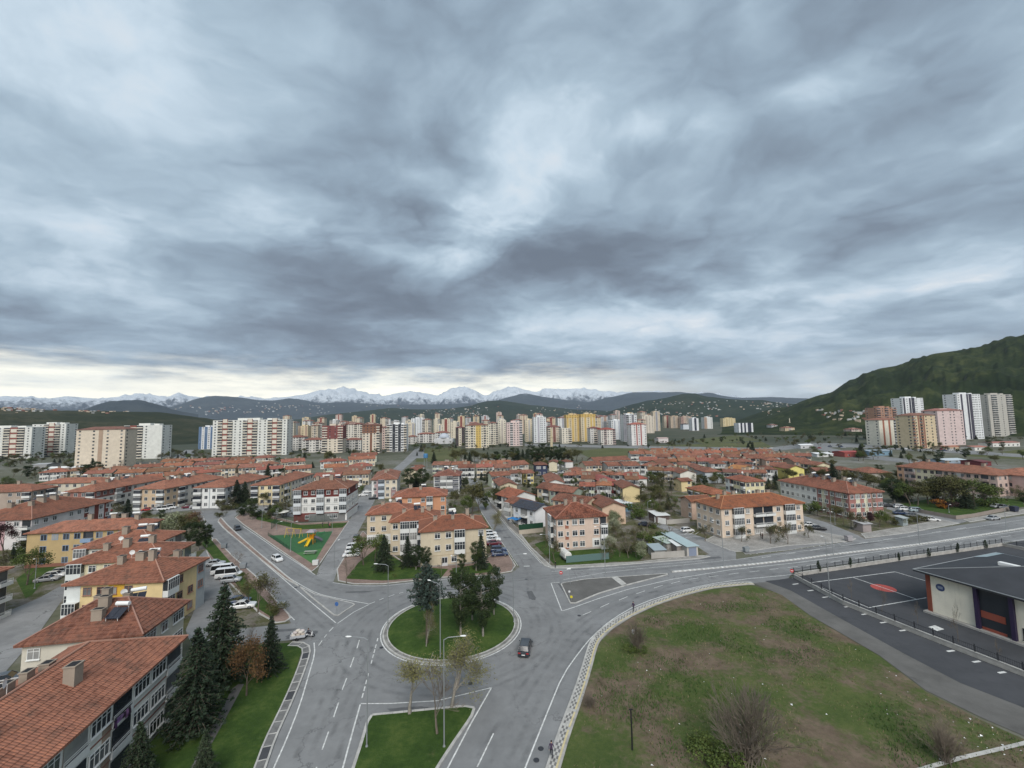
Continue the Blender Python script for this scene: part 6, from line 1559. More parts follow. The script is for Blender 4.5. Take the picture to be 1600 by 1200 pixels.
scatter_village(170, 950, 1300, 628, 650, 'wooded_hill', 4.5)
scatter_village(60, 1180, 1290, 640, 656, 'green_knoll', 2.2)
scatter_village(60, 1240, 1400, 644, 657, 'rocky_hill', 2.6)
scatter_village(60, 30, 200, 636, 640, 'scrub_hill', 3)
scatter_village(170, 250, 950, 634, 646, 'blue_mountains', 10)
M['vw'] = plain('village_white', (.40, .40, .39), .8); M['vb'] = plain('village_beige', (.42, .34, .26), .8); M['vr'] = plain('village_roofs', (.24, .12, .09), .8)
tag(kind(vill.obj('hill_villages', [M['vw'], M['vb'], M['vr']]), 'stuff'), 'pale specks of villages scattered over the far hills', 'village')


# ================================================================== TREES AND SHRUBS
def leaf_cloud(mb, pts, size, rng, flat=0.0, up=None):
 """small leaf-spray faces spread over the given points"""
 for p in pts:
  s = size * rng.uniform(.6, 1.35)
  n = Vector((rng.gauss(0, 1), rng.gauss(0, 1), rng.gauss(0, 1) + flat)).normalized()
  a = n.orthogonal().normalized(); b = n.cross(a)
  t = rng.uniform(0, 6.28); a, b = a * math.cos(t) + b * math.sin(t), b * math.cos(t) - a * math.sin(t)
  p = Vector(p)
  mb.face([tuple(p - a * s * .5), tuple(p + b * s * .34), tuple(p + a * s * .55), tuple(p - b * s * .34)])
def branches(rng, base, direction, length, radius, depth, out, tips, spread=.6, ratio=.68, nb=(2, 3), droop=0.0, wig=.15, minr=.012):
 p = Vector(base); d = Vector(direction).normalized(); n = 3; pts = [tuple(p)]; rad = [radius]
 for i in range(n):
  d = (d + Vector((rng.gauss(0, wig), rng.gauss(0, wig), rng.gauss(0, wig) - droop * .3))).normalized()
  p = p + d * (length / n); pts.append(tuple(p)); rad.append(max(minr, radius * (1 - .45 * (i + 1) / n)))
 out.append((pts, rad, depth))
 if depth == 0: tips.append((tuple(p), tuple(d))); return
 for k in range(rng.randint(*nb)):
  f = rng.uniform(.45, 1.0); i = min(n - 1, int(f * n)); q = Vector(pts[i]).lerp(Vector(pts[i + 1]), f * n - i)
  ax = Vector((rng.gauss(0, 1), rng.gauss(0, 1), rng.gauss(0, .5))).normalized()
  nd = (d + ax * spread * rng.uniform(.7, 1.3)).normalized()
  branches(rng, q, nd, length * ratio * rng.uniform(.8, 1.15), rad[i + 1] * .66, depth - 1, out, tips, spread, ratio, nb, droop, wig, minr)
 branches(rng, p, d, length * ratio, rad[-1] * .8, depth - 1, out, tips, spread, ratio, nb, droop, wig, minr)
def tubes(mb, out, n=4):
 for pts, rad, dep in out: mb.tube(pts, rad, 5 if dep > 1 else 3, cap=False)
PROTO = {}
def proto(kind_, trunk, crown, bark, leaf):
 root = bpy.data.objects.new(kind_, None); root.empty_display_size = .3
 tr = bpy.data.objects.new('trunk', trunk.mesh('trunk', M[bark])); tr.parent = root
 ch = [tr]
 if crown.f:
  cr = bpy.data.objects.new('crown', crown.mesh('crown', M[leaf])); cr.parent = root; ch.append(cr)
 return (root, ch)
def mk_spruce(seed, leaf='leaf_spruce', h=10.0, w=2.6, base=.10, open_=1.0, flat=False):
 rng = random.Random(seed); t, c = MB(), MB()
 t.tube([(0, 0, 0), (0, 0, h * .5), (0, 0, h * .98)], [h * .020, h * .012, .02], 6)
 nl = int(h * (1.5 if flat else 2.3))
 for i in range(nl):
  f = i / (nl - 1); z = h * (base + (.97 - base) * f); r = w * (1 - f) ** (.8 if not flat else .45) * rng.uniform(.8, 1.1) + .15
  if flat: r = w * math.sin(math.pi * (.15 + .85 * (1 - f)) * .62) * rng.uniform(.7, 1.15)
  nb = max(5, int(7 + r * 2.2)); a0 = rng.uniform(0, 6.28)
  for k in range(nb):
   a = a0 + 6.283 * k / nb + rng.gauss(0, .12); rr = r * rng.uniform(.72, 1.12)
   dz = (-.28 if not flat else .06) * rr + rng.gauss(0, .12)
   t.tube([(0, 0, z), (rr * math.cos(a) * .96, rr * math.sin(a) * .96, z + dz)], [.03, .012], 3, cap=False)
   m = int((10 + rr * 17) * open_)
   P = []
   for _ in range(m):
    q = rng.random() ** .75; wd = .32 * (1 - .55 * q) * (1 + .15 * rr)
    P.append((rr * q * math.cos(a) + rng.gauss(0, wd * .45), rr * q * math.sin(a) + rng.gauss(0, wd * .45), z + dz * q + rng.gauss(0, .09) - .08))
   leaf_cloud(c, P, .25, rng, 1.2)
 return t, c
def mk_pine(seed, h=9.0, leaf='leaf_pine', w=2.6, base=.20):
 rng = random.Random(seed); t, c = MB(), MB()
 lean = (rng.gauss(0, .2), rng.gauss(0, .2))
 t.tube([(0, 0, 0), (lean[0] * .5, lean[1] * .5, h * .45), (lean[0], lean[1], h * .9)], [h * .022, h * .016, .04], 6)
 for i in range(66):
  f = rng.random(); z = h * (base + (.98 - base) * f); rmax = w * (math.sin(math.pi * min(1, .22 + .80 * (1 - f))) ** .7) * (1.0 if f < .75 else .75)
  a = rng.uniform(0, 6.28); r = rmax * rng.uniform(.35, 1.0)
  cx, cy = r * math.cos(a), r * math.sin(a); s = rng.uniform(.45, .85)
  t.tube([(lean[0] * f, lean[1] * f, z - .4), (cx, cy, z)], [.05, .015], 3, cap=False)
  P = []
  for _ in range(150):
   v = Vector((rng.gauss(0, 1), rng.gauss(0, 1), rng.gauss(0, 1))).normalized() * (s * rng.random() ** .4)
   P.append((cx + v.x * 1.1, cy + v.y * 1.1, z + v.z * .75))
  leaf_cloud(c, P, .20, rng, .6)
 return t, c
def mk_leafy(seed, h=8.0, leaf='leaf_green', w=3.0, dens=26, lsize=.24, trunk=.28, depth=4, spread=.62, sprd=.34, up=.3):
 rng = random.Random(seed); t, c = MB(), MB(); out, tips = [], []
 branches(rng, (0, 0, 0), (rng.gauss(0, .06), rng.gauss(0, .06), 1), h * trunk, h * .022, depth, out, tips, spread, .74, (2, 3), -.12 * up, .12)
 top = max(p[0][2] for p in tips); k = h * .95 / top
 wid = max(math.hypot(p[0][0], p[0][1]) for p in tips); kw = min(1.6, w / max(wid, .1))
 sc = lambda p: (p[0] * kw, p[1] * kw, p[2] * k)
 out = [([sc(p) for p in pts], rad, dp) for pts, rad, dp in out]; tubes(t, out)
 for p, d in tips:
  p = sc(p)
  P = [(p[0] + rng.gauss(0, sprd), p[1] + rng.gauss(0, sprd), p[2] + rng.gauss(0, sprd * .8)) for _ in range(rng.randint(int(dens * .4), int(dens * 1.4)))]
  leaf_cloud(c, P, lsize, rng, .4)
 return t, c
def mk_bare(seed, h=6.0, w=2.4, depth=5, trunk=.22, spread=.6, leafn=0, leaf='leaf_spring'):
 rng = random.Random(seed); t, c = MB(), MB(); out, tips = [], []
 branches(rng, (0, 0, 0), (rng.gauss(0, .08), rng.gauss(0, .08), 1), h * trunk, h * .018, depth, out, tips, spread, .76, (1, 3), -.1, .12, .010)
 top = max(p[0][2] for p in tips); k = h / top; wid = max(math.hypot(p[0][0], p[0][1]) for p in tips); kw = min(1.8, w / max(wid, .1))
 sc = lambda p: (p[0] * kw, p[1] * kw, p[2] * k)
 out = [([sc(p) for p in pts], rad, dp) for pts, rad, dp in out]
 tubes(t, out)
 if leafn:
  for p, d in tips:
   p = sc(p); P = [(p[0] + rng.gauss(0, .2), p[1] + rng.gauss(0, .2), p[2] + rng.gauss(0, .22)) for _ in range(rng.randint(0, leafn * 2))]
   leaf_cloud(c, P, .16, rng)
 return t, c
def mk_bush(seed, h=2.0, w=1.6, leaf='leaf_green', n=900, lsize=.2):
 rng = random.Random(seed); t, c = MB(), MB(); P = []
 cl = [(rng.gauss(0, w * .42), rng.gauss(0, w * .42), rng.uniform(.25, .8) * h, rng.uniform(.28, .5) * w) for _ in range(9)]
 for k in range(9): t.tube([(0, 0, 0), (cl[k][0] * .6, cl[k][1] * .6, cl[k][2])], [.035, .012], 3, cap=False)
 for _ in range(n):
  q = rng.choice(cl); v = Vector((rng.gauss(0, 1), rng.gauss(0, 1), rng.gauss(0, 1))).normalized() * q[3] * rng.random() ** .35
  P.append((q[0] + v.x, q[1] + v.y, max(.05, q[2] + v.z * .8)))
 leaf_cloud(c, P, lsize, rng, .3)
 return t, c
def mk_column(seed, h=3.0):
 rng = random.Random(seed); t, c = MB(), MB(); t.tube([(0, 0, 0), (0, 0, h * .9)], [.05, .02], 5)
 P = []
 for _ in range(500):
  z = rng.uniform(.12, 1.0); r = .42 * math.sin(math.pi * min(.97, .12 + .82 * z)) ** .8
  a = rng.uniform(0, 6.28); q = r * rng.random() ** .4; P.append((q * math.cos(a) + .1 * math.sin(z * 5 + seed), q * math.sin(a), z * h))
 leaf_cloud(c, P, .2, rng)
 return t, c
def mk_thicket(seed, h=4.0, w=4.0, n=60):
 """many thin bare shoots fanning out from one stool"""
 rng = random.Random(seed); t = MB()
 for _ in range(n):
  a = rng.uniform(0, 6.28); tl = rng.random() ** .7; x, y = .4 * rng.gauss(0, 1), .4 * rng.gauss(0, 1)
  L = h * rng.uniform(.6, 1.05); d = Vector((math.cos(a) * tl, math.sin(a) * tl, rng.uniform(.7, 1.3))).normalized()
  out, tips = [], []
  branches(rng, (x, y, 0), d, L * .42, .03, 3, out, tips, .38, .66, (1, 3), -.05, .09, .008); tubes(t, out)
 return t, MB()
def mk_round(seed, h=6.0, w=2.4, leaf='leaf_rust'): return mk_leafy(seed, h, leaf, w, 36, .17, .36, 4, .8, .40)
specs = {
 'spruce': [lambda s: mk_spruce(s)] * 2, 'cedar': [lambda s: mk_spruce(s, 'leaf_cedar', 9.0, 2.5, .48, .9, True)],
 'pine': [lambda s: mk_pine(s)] * 2, 'leafy': [lambda s: mk_leafy(s)] * 2, 'spring': [lambda s: mk_leafy(s, 7.5, 'leaf_spring', 3.1, 9, .12, .24, 5, .6, .34, 1.0)] * 2,
 'olive': [lambda s: mk_leafy(s, 7.0, 'leaf_olive', 3.2, 24, .22)] * 2, 'bare': [lambda s: mk_bare(s), lambda s: mk_bare(s, 6, 3.0, 5, .2, .75)],
 'budding': [lambda s: mk_bare(s, 5.5, 2.6, 5, .2, .7, 4, 'leaf_olive')], 'rust': [lambda s: mk_round(s)], 'plum': [lambda s: mk_leafy(s, 8, 'leaf_plum', 3.0, 34, .24)],
 'blossom': [lambda s: mk_leafy(s, 5, 'leaf_blossom', 2.6, 26, .2)], 'bush': [lambda s: mk_bush(s)] * 2, 'olivebush': [lambda s: mk_bush(s, 2, 1.7, 'leaf_olive')],
 'orangebush': [lambda s: mk_bush(s, 2, 1.3, 'leaf_orange')], 'plumbush': [lambda s: mk_bush(s, 1.6, 1.5, 'leaf_plum')], 'column': [lambda s: mk_column(s)], 'thicket': [lambda s: mk_thicket(s)],
}
LEAFMAT = {'spruce': 'leaf_spruce', 'cedar': 'leaf_cedar', 'pine': 'leaf_pine', 'leafy': 'leaf_green', 'spring': 'leaf_spring', 'olive': 'leaf_olive', 'bare': 'leaf_olive', 'budding': 'leaf_olive', 'rust': 'leaf_rust', 'plum': 'leaf_plum',
           'blossom': 'leaf_blossom', 'bush': 'leaf_green', 'olivebush': 'leaf_olive', 'orangebush': 'leaf_orange', 'plumbush': 'leaf_plum', 'column': 'leaf_spruce', 'thicket': 'leaf_olive'}
BARK = {'pine': 'palebark', 'spring': 'palebark', 'bare': 'twig', 'budding': 'twig', 'thicket': 'twig'}
HREF = {'spruce': 10, 'cedar': 9, 'pine': 9, 'leafy': 8, 'spring': 7.5, 'olive': 7, 'bare': 6, 'budding': 5.5, 'rust': 6, 'plum': 8, 'blossom': 5, 'bush': 2, 'olivebush': 2, 'orangebush': 2, 'plumbush': 1.6, 'column': 3, 'thicket': 4}
for kd, fl in specs.items():
 PROTO[kd] = []
 for i, fn in enumerate(fl):
  t, c = fn(hash(kd) % 97 + i * 13 if False else sum(map(ord, kd)) + i * 13)
  PROTO[kd].append((t.mesh('trunk', M[BARK.get(kd, 'bark')]), c.mesh('crown', M[LEAFMAT[kd]]) if c.f else None))
NAME = {'spruce': 'spruce_tree', 'cedar': 'cedar_tree', 'pine': 'pine_tree', 'leafy': 'leafy_tree', 'spring': 'spring_tree', 'olive': 'olive_green_tree', 'bare': 'bare_tree', 'budding': 'budding_tree', 'rust': 'rusty_tree', 'plum': 'plum_tree', 'blossom': 'blossom_tree',
  'bush': 'bush', 'olivebush': 'bush', 'orangebush': 'bush', 'plumbush': 'bush', 'column': 'cypress', 'thicket': 'bare_shrub'}
def plant(kd, loc, h, label, wide=1.0, group=None, z=0.0, var=None):
 trk, crn = PROTO[kd][rnd.randrange(len(PROTO[kd])) if var is None else var]
 s = h / HREF[kd]
 root = thing(NAME[kd], label, 'bush' if 'bush' in kd or kd == 'thicket' else 'tree', (loc[0], loc[1], z), rnd.uniform(0, 6.28), group)
 root.scale = (s * wide, s * wide, s)
 mk('trunk', trk, root)
 if crn: mk('crown', crn, root)
 return root
def tree(kd, xb, yb, ytop, label, wide=1.0, group=None, z=0.0, var=None):
 """foot at (xb, yb), top at height ytop of the photograph"""
 c = U(xb, yb); d = c[1] * _cp
 return plant(kd, c, (yb - ytop) * d / FPX * 1.0, label, wide, group, z, var)
KNAME = {'bush': 'green bush', 'olivebush': 'olive bush', 'olive': 'olive tree', 'leafy': 'green tree', 'budding': 'twiggy tree', 'bare': 'leafless tree', 'pine': 'dark pine', 'spruce': 'dark spruce', 'plum': 'purple tree', 'blossom': 'flowering tree'}
TOLABEL = []
def relabel(o, nm): TOLABEL.append((o, nm))     # told apart at the end by the building next to it
# roundabout
RG = 'trees on the roundabout'
tree('cedar', 667, 1010, 895, 'blue grey cedar with spreading tiers on the roundabout', .92, RG, .5)
tree('spring', 666, 1015, 948, 'thin half bare sapling at the foot of the cedar', .6, RG, .5)
tree('pine', 720, 999, 903, 'dark pine in the middle of the roundabout, nearest the lamp post', .85, RG, .5, 0)
tree('pine', 755, 999, 914, 'dark pine with pale trunk, right of the middle pine', .9, RG, .5, 1)
tree('pine', 738, 976, 908, 'dark pine standing behind the two front pines', .9, RG, .5, 0)
tree('pine', 772, 965, 896, 'tall dark pine at the right rim of the roundabout lawn', .8, RG, .4, 1)
# lower median
MG = 'young trees on the lower median'
tree('spring', 640, 1116, 1030, 'young tree with pale buds on the lower median, leftmost of three', 1.6, MG, .13, 0)
tree('spring', 706, 1106, 1008, 'tall young tree with yellow green buds beside the lamp post', 1.4, MG, .13, 1)
tree('bare', 683, 1148, 1048, 'leafless drooping young tree between its budding neighbours', 1.1, MG, .13, 0)
# west lawn
WG = 'trees on the west lawn'
tree('spruce', 345, 1070, 925, 'tall dark spruce on the west lawn, highest tree there', 1.15, WG, .1, 0)
tree('spruce', 303, 1146, 996, 'broad dark conifer in front of the white block', 1.2, WG, .1, 0)
tree('spruce', 422, 1052, 970, 'small spruce at the corner of the west lawn', 1.0, WG, .1, 1)
tree('rust', 385, 1088, 1006, 'rusty brown round tree on the west lawn', .8, WG, .1)
tree('bare', 391, 1010, 972, 'small leafless tree beside the inner street', .9, WG, .05)
tree('spruce', 214, 1232, 1140, 'dark spruce cut off by the lower edge beside the white block', 1.15, WG, .1, 0)
tree('spruce', 318, 1225, 1152, 'small grey green spruce cut off by the lower edge', 1.1, WG, .1, 1)
SG = 'trees beside the boulevard'
tree('budding', 403, 958, 898, 'bushy budding tree over the parked cars', 1.1, SG, .12)
tree('budding', 388, 948, 904, 'small budding tree left of the bushy one', 1.2, SG, .12)
tree('bare', 422, 955, 903, 'fan shaped leafless tree by the boulevard', 1.1, SG, .12, 1)
tree('bare', 365, 889, 863, 'small leafless tree above the white vans', 1.2, SG, .12, 1)
tree('bush', 376, 905, 895, 'small round green bush beside the vans', 1.0, SG, .12)
tree('olivebush', 430, 962, 944, 'low olive bush at the pavement corner', 1.0, SG, .12)
tree('pine', 310, 860, 817, 'dark pine behind the yellow block', 1.0, SG, 0, 0)
tree('pine', 323, 856, 822, 'second dark pine behind the yellow block', .9, SG, 0, 1)
tree('blossom', 268, 846, 802, 'whitish flowering tree behind the roofs', 1.1, SG)
tree('rust', 300, 835, 800, 'reddish budding tree left of the boulevard head', 1.1, SG)
tree('olive', 284, 848, 806, 'dull green tree between the flowering and the reddish tree', 1.1, SG)
tree('pine', 295, 850, 818, 'dark bushy tree at the head of the left carriageway', 1.1, SG, 0, 0)
tree('spruce', 198, 815, 780, 'dark spruce beside the second line of blocks', 1.2, SG, 0, 0)
tree('olive', 230, 818, 798, 'dark round tree near the red car', 1.1, SG)
tree('pine', 252, 815, 797, 'small dark bushy tree near the white vans of the cross street', 1.1, SG)
tree('plum', 6, 872, 818, 'dark purple tree at the left edge', 1.1, SG)
tree('leafy', 42, 914, 856, 'dark green tree beside the three silver cars', 1.0, SG)
tree('pine', 52, 786, 766, 'small dark pine before the brown grey block', 1.1, SG)
tree('budding', 120, 832, 808, 'small twiggy tree beside the tan block', 1.1, SG)
tree('pine', 393, 813, 780, 'dark pine on the playground corner', 1.1, SG, .1, 0)
tree('spruce', 369, 790, 750, 'dark spruce beside the grey striped block', 1.3, SG, 0, 0)
tree('spruce', 382, 788, 753, 'second dark spruce beside the grey striped block', 1.2, SG, 0, 1)
tree('leafy', 429, 812, 789, 'yellow green tree before the pale yellow block', 1.2, SG)
tree('budding', 447, 808, 778, 'brown budding tree beside the maroon topped block', 1.2, SG)
tree('olive', 412, 792, 770, 'brownish tree in front of the yellow block', 1.0, SG)
# garden of the staggered blocks
GG = 'garden trees of the staggered blocks'
tree('spruce', 600, 893, 838, 'dark spruce before the second beige block', 1.2, GG, .14, 0)
tree('spruce', 637, 886, 840, 'pointed spruce left of the entrance path', 1.1, GG, .14, 1)
tree('pine', 650, 891, 856, 'small dark pine beside the pointed spruce', 1.0, GG, .14, 0)
tree('pine', 664, 894, 858, 'dark pine nearest the entrance door', 1.0, GG, .14, 1)
tree('leafy', 568, 884, 838, 'green leafy tree left of the garden lawn', 1.2, GG, .14, 0)
tree('leafy', 586, 880, 838, 'green leafy tree behind the dark spruce', 1.1, GG, .14, 1)
tree('spruce', 752, 890, 836, 'thin spruce at the right corner of the front block', 1.0, GG, .14, 0)
tree('pine', 744, 893, 850, 'small pine beside the thin spruce', .8, GG, .14, 1)
tree('pine', 722, 894, 868, 'little round pine right of the entrance path', 1.0, GG, .14, 0)
tree('bare', 541, 912, 870, 'leafless tree on the brick corner', 1.0, GG, .12, 0)
tree('bare', 690, 900, 872, 'leafless tree before the entrance', .8, GG, .14, 0)
for i, (x, y) in enumerate([(616, 902), (706, 896), (680, 905)]): tree('bush', x, y, y - 5, 'clipped green bush, %s from the left in the front garden' % ORD[i], 1.0, GG, .14)
tree('spring', 771, 834, 798, 'pale green young tree beside the white parked cars', 1.1, GG, .1)
tree('olive', 738, 803, 756, 'large yellow green tree left of the narrow street', 1.15, GG)
tree('leafy', 726, 806, 774, 'dark leafy tree behind the front beige block', 1.1, GG)
tree('olive', 748, 800, 766, 'loose olive tree on the verge of the narrow street', 1.0, GG)
tree('budding', 716, 790, 768, 'twiggy tree behind the salmon block', 1.2, GG)
# around the pink corner block
PG = 'trees round the pink corner block'
tree('budding', 866, 876, 841, 'budding tree at the corner of the pink block', 1.25, PG)
for i, (x, y, yt, k) in enumerate([(958, 866, 846, 'budding'), (968, 870, 842, 'bare'), (982, 872, 840, 'bare'), (994, 870, 842, 'budding'), (950, 874, 858, 'budding'), (976, 850, 828, 'budding'), (990, 846, 822, 'bare'), (962, 842, 820, 'budding'), (1000, 838, 818, 'budding'), (940, 876, 860, 'bare')]):
 tree(k, x, y, yt, 'leafless garden shrub, %s from the left right of the pink block' % ORD[i], 1.2, PG)
tree('blossom', 1006, 872, 846, 'white flowering shrub beside the shed wall', 1.1, PG)
tree('bush', 1030, 848, 828, 'round dark green bush above the shed', 1.1, PG)
tree('bush', 1022, 856, 838, 'green hedge bush above the shed', 1.5, PG)
tree('bush', 1038, 854, 840, 'green hedge bush right of the round dark bush', 1.3, PG)
tree('bush', 1006, 846, 832, 'low green bush in the allotment', 1.5, PG)
for i, (x, y, yt, k) in enumerate([(1005, 800, 772, 'olive'), (1018, 806, 778, 'leafy'), (1030, 798, 762, 'budding'), (1042, 790, 758, 'bare'), (1022, 786, 756, 'olive'), (1010, 780, 752, 'bare'), (1048, 808, 782, 'budding'), (990, 806, 786, 'bush'), (1000, 812, 796, 'bush'), (1036, 812, 792, 'olive'), (1050, 776, 752, 'bare'), (1035, 768, 745, 'budding'), (1020, 762, 742, 'olive')]):
 tree(k, x, y, yt, 'orchard %s, %s of the overgrown plot behind the peach house' % ('bush' if k == 'bush' else 'tree', ORD[i]), 1.2, 'orchard trees')
CG = 'trees of the car park'
for i, (x, y, yt) in enumerate([(1102, 846, 821), (1159, 847, 821), (1204, 850, 821), (1216, 841, 818), (1231, 851, 820), (1264, 841, 818)]):
 tree('budding', x, y, yt, 'budding car park tree, %s from the left before the beige corner block' % ORD[i], 1.25, CG, .1)
BG = 'shrubs before the red striped block'
for i, (x, y, yt, k) in enumerate([(1266, 802, 782, 'bush'), (1278, 806, 786, 'leafy'), (1292, 810, 790, 'budding'), (1306, 814, 790, 'olive'), (1318, 820, 796, 'bare'), (1330, 826, 800, 'budding'), (1342, 828, 800, 'budding'), (1358, 826, 800, 'plum'), (1374, 824, 796, 'leafy'), (1388, 822, 804, 'olive'), (1400, 820, 808, 'olivebush'), (1416, 818, 808, 'olivebush'), (1432, 816, 806, 'olivebush'), (1445, 814, 805, 'olivebush')]):
 tree(k, x, y, yt, 'garden growth before the red striped block, %s from the left' % ORD[i], 1.15, BG)
KG = 'park trees at the right'
for i, (x, y, yt, k) in enumerate([(1398, 786, 750, 'pine'), (1410, 784, 752, 'spruce'), (1422, 790, 756, 'leafy'), (1434, 790, 760, 'olive'), (1450, 788, 752, 'olive'), (1462, 786, 750, 'pine'), (1476, 790, 750, 'budding'), (1488, 792, 744, 'olive'), (1500, 792, 746, 'olive'), (1510, 794, 760, 'spruce'), (1522, 792, 746, 'leafy'), (1534, 790, 756, 'olive'), (1545, 790, 774, 'bush'), (1572, 784, 764, 'bare'), (1588, 782, 762, 'budding'), (1604, 780, 760, 'budding')]):
 tree(k, x, y, yt, 'park tree before the long pink block, %s from the left' % ORD[i], 1.5, KG, .05)
tree('orangebush', 1468, 794, 780, 'orange bush in the park at the right', 1.0, KG, .05)
tree('plumbush', 1478, 795, 782, 'dark red bush beside the orange bush', 1.0, KG, .05)
tree('spruce', 1302, 756, 724, 'dark spruce behind the long white block', 1.7, KG, 0, 0)
tree('spruce', 1346, 715, 694, 'lone dark spruce by the far road', 1.6, KG, 0, 1)
for i, (x, y, yt, k) in enumerate([(1322, 760, 734, 'olive'), (1338, 762, 736, 'budding'), (1352, 764, 738, 'olive'), (1366, 768, 744, 'olive'), (1380, 770, 746, 'leafy'), (1270, 748, 730, 'budding'), (1284, 752, 732, 'olive')]):
 tree(k, x, y, yt, 'tree behind the long white block, %s of the tangled row' % ORD[i], 1.3, KG)
# middle distance
HG = 'trees of the low town'
for i, (x, y, yt, k) in enumerate([(640, 768, 733, 'pine'), (660, 766, 733, 'pine'), (650, 764, 740, 'spruce'), (678, 724, 706, 'spruce'), (606, 757, 744, 'olive'), (726, 764, 746, 'pine'), (760, 758, 742, 'pine'), (752, 750, 738, 'spruce'), (806, 752, 736, 'leafy'), (818, 758, 738, 'budding'), (822, 768, 752, 'olive'), (845, 776, 766, 'bush'), (865, 780, 768, 'budding'), (882, 784, 772, 'budding'), (778, 786, 770, 'olive'), (770, 776, 764, 'bush'), (846, 750, 742, 'olive'),
                                   (955, 774, 758, 'olive'), (1000, 780, 764, 'budding'), (945, 732, 722, 'pine'), (1118, 762, 744, 'olive'), (1090, 758, 742, 'budding'), (1150, 726, 712, 'pine'), (1160, 727, 713, 'pine'), (1170, 704, 692, 'spruce'), (1176, 704, 690, 'spruce'), (1245, 742, 730, 'olive'), (1196, 744, 730, 'bare'),
                                   (515, 728, 704, 'olive'), (440, 752, 732, 'pine'), (418, 752, 726, 'spruce'), (476, 716, 706, 'spruce'), (455, 716, 706, 'olive'), (150, 746, 722, 'pine'), (144, 738, 716, 'spruce'), (132, 748, 726, 'pine'), (43, 748, 728, 'pine'), (20, 746, 732, 'olive'), (55, 750, 736, 'budding'), (300, 726, 714, 'leafy'), (318, 724, 712, 'olive'), (335, 722, 711, 'leafy'), (552, 748, 738, 'leafy'), (586, 748, 736, 'olive')]):
 tree(k, x, y, yt, '%s, %s of the trees among the low houses' % ({'pine': 'dark pine', 'spruce': 'dark spruce', 'olive': 'olive tree', 'leafy': 'green tree', 'bush': 'green bush', 'budding': 'twiggy tree', 'bare': 'leafless tree'}[k], ORD[i] if i < 30 else ORD[i - 30] + ' last'), 1.25, HG)
# belt of trees behind the square, and the conifers round the school house
i = 0
for x in range(706, 800, 7):
 k = rnd.choice(['olive', 'leafy', 'pine', 'olive', 'spruce']); y = 724 + rnd.uniform(-2, 2)
 tree(k, x, y, y - rnd.uniform(15, 23), 'tree of the belt behind the open square, %s from the left' % ORD[i], 1.3, 'tree belt behind the square'); i += 1
i = 0
for x in range(803, 905, 7):
 k = rnd.choice(['pine', 'spruce', 'pine', 'pine']) if x < 885 else 'olive'; y = 723 + rnd.uniform(-4, 3)
 tree(k, x, y, y - rnd.uniform(18, 27), 'conifer of the dark grove round the school house, %s from the left' % ORD[i], 1.35, 'dark grove'); i += 1
i = 0
for x0, x1, yb, n, hh in [(270, 330, 712, 6, 8), (0, 128, 722, 12, 9), (640, 712, 702, 10, 9), (712, 890, 700, 20, 6), (895, 1010, 697, 10, 5), (1010, 1100, 690, 12, 4.5), (1130, 1240, 690, 12, 5), (1240, 1360, 684, 14, 6), (1360, 1500, 704, 12, 7), (1500, 1600, 690, 8, 6), (455, 600, 706, 14, 6)]:
 for j in range(n):
  x = x0 + (x1 - x0) * (j + rnd.random()) / n; y = yb + rnd.uniform(-4, 4)
  kd = rnd.choice(['olive', 'pine', 'leafy', 'budding', 'spruce']); relabel(tree(kd, x, y, y - hh * rnd.uniform(.7, 1.3), '', 1.5, 'small far trees'), 'small ' + KNAME[kd])
# waste ground
VG = 'growth on the waste ground'
tree('thicket', 1166, 1190, 1085, 'large leafless thicket on the waste ground', 1.05, VG)
tree('thicket', 995, 1016, 974, 'small leafless thorn bush with a caught bag on the waste ground', .7, VG)
tree('thicket', 921, 1104, 1084, 'low dark brown bramble by the pavement', 1.1, VG)
tree('thicket', 1478, 1190, 1130, 'faint leafless shrub at the lower right', .8, VG)
for i, (x, y, yt, k) in enumerate([(985, 1018, 1008, 'bush'), (1003, 1020, 1011, 'bush'), (1112, 1190, 1165, 'bush'), (1100, 1172, 1154, 'bush'), (1140, 1200, 1176, 'bush')]):
 tree(k, x, y, yt, 'low green clump, %s on the waste ground' % ORD[i], 1.7, VG)
# clipped cypresses on the school wall
for i, (x, y, yt) in enumerate([(1280, 895, 877), (1329, 888, 872), (1405, 877, 864), (1452, 871, 857), (1497, 864, 849), (1541, 858, 844)]):
 tree('column', x, y, yt, 'small dark cypress, %s from the left along the school fence' % ORD[i], 1.0, 'cypresses at the school fence')

# gardens of the low town: shrubs and small trees between the houses
def gardens(n, x0, x1, y0, y1, where, kinds, h0, h1):
 k = 0; tries = 0
 while k < n and tries < n * 8:
  tries += 1; px, py = rnd.uniform(x0, x1), rnd.uniform(y0, y1); c = U(px, py)
  if any(math.hypot(c[0] - a, c[1] - b) < q * .8 for a, b, q in BUILT): continue
  kd = rnd.choice(kinds)
  relabel(plant(kd, c, rnd.uniform(h0, h1) * (.5 if 'bush' in kd else 1), '', rnd.uniform(1.0, 1.5), 'garden growth ' + where), KNAME[kd]); k += 1
KD = ['bush', 'olivebush', 'olive', 'leafy', 'budding', 'bare', 'pine', 'spruce', 'olive', 'budding']
gardens(115, 760, 1060, 722, 800, 'in the gardens of the low town', KD, 3, 7)
gardens(110, 1020, 1300, 708, 770, 'between the terraces before the fields', KD, 3, 7)
gardens(90, 0, 600, 715, 775, 'between the terraces on the left', KD, 4, 8)
gardens(22, 330, 480, 786, 812, 'along the cross street', KD, 3, 6)
gardens(30, 1390, 1600, 745, 790, 'round the long pink block', KD, 3, 7)
gardens(26, 1250, 1420, 735, 775, 'behind the long white block', KD, 3, 7)
gardens(20, 630, 760, 735, 800, 'behind the staggered blocks', KD, 3, 6)
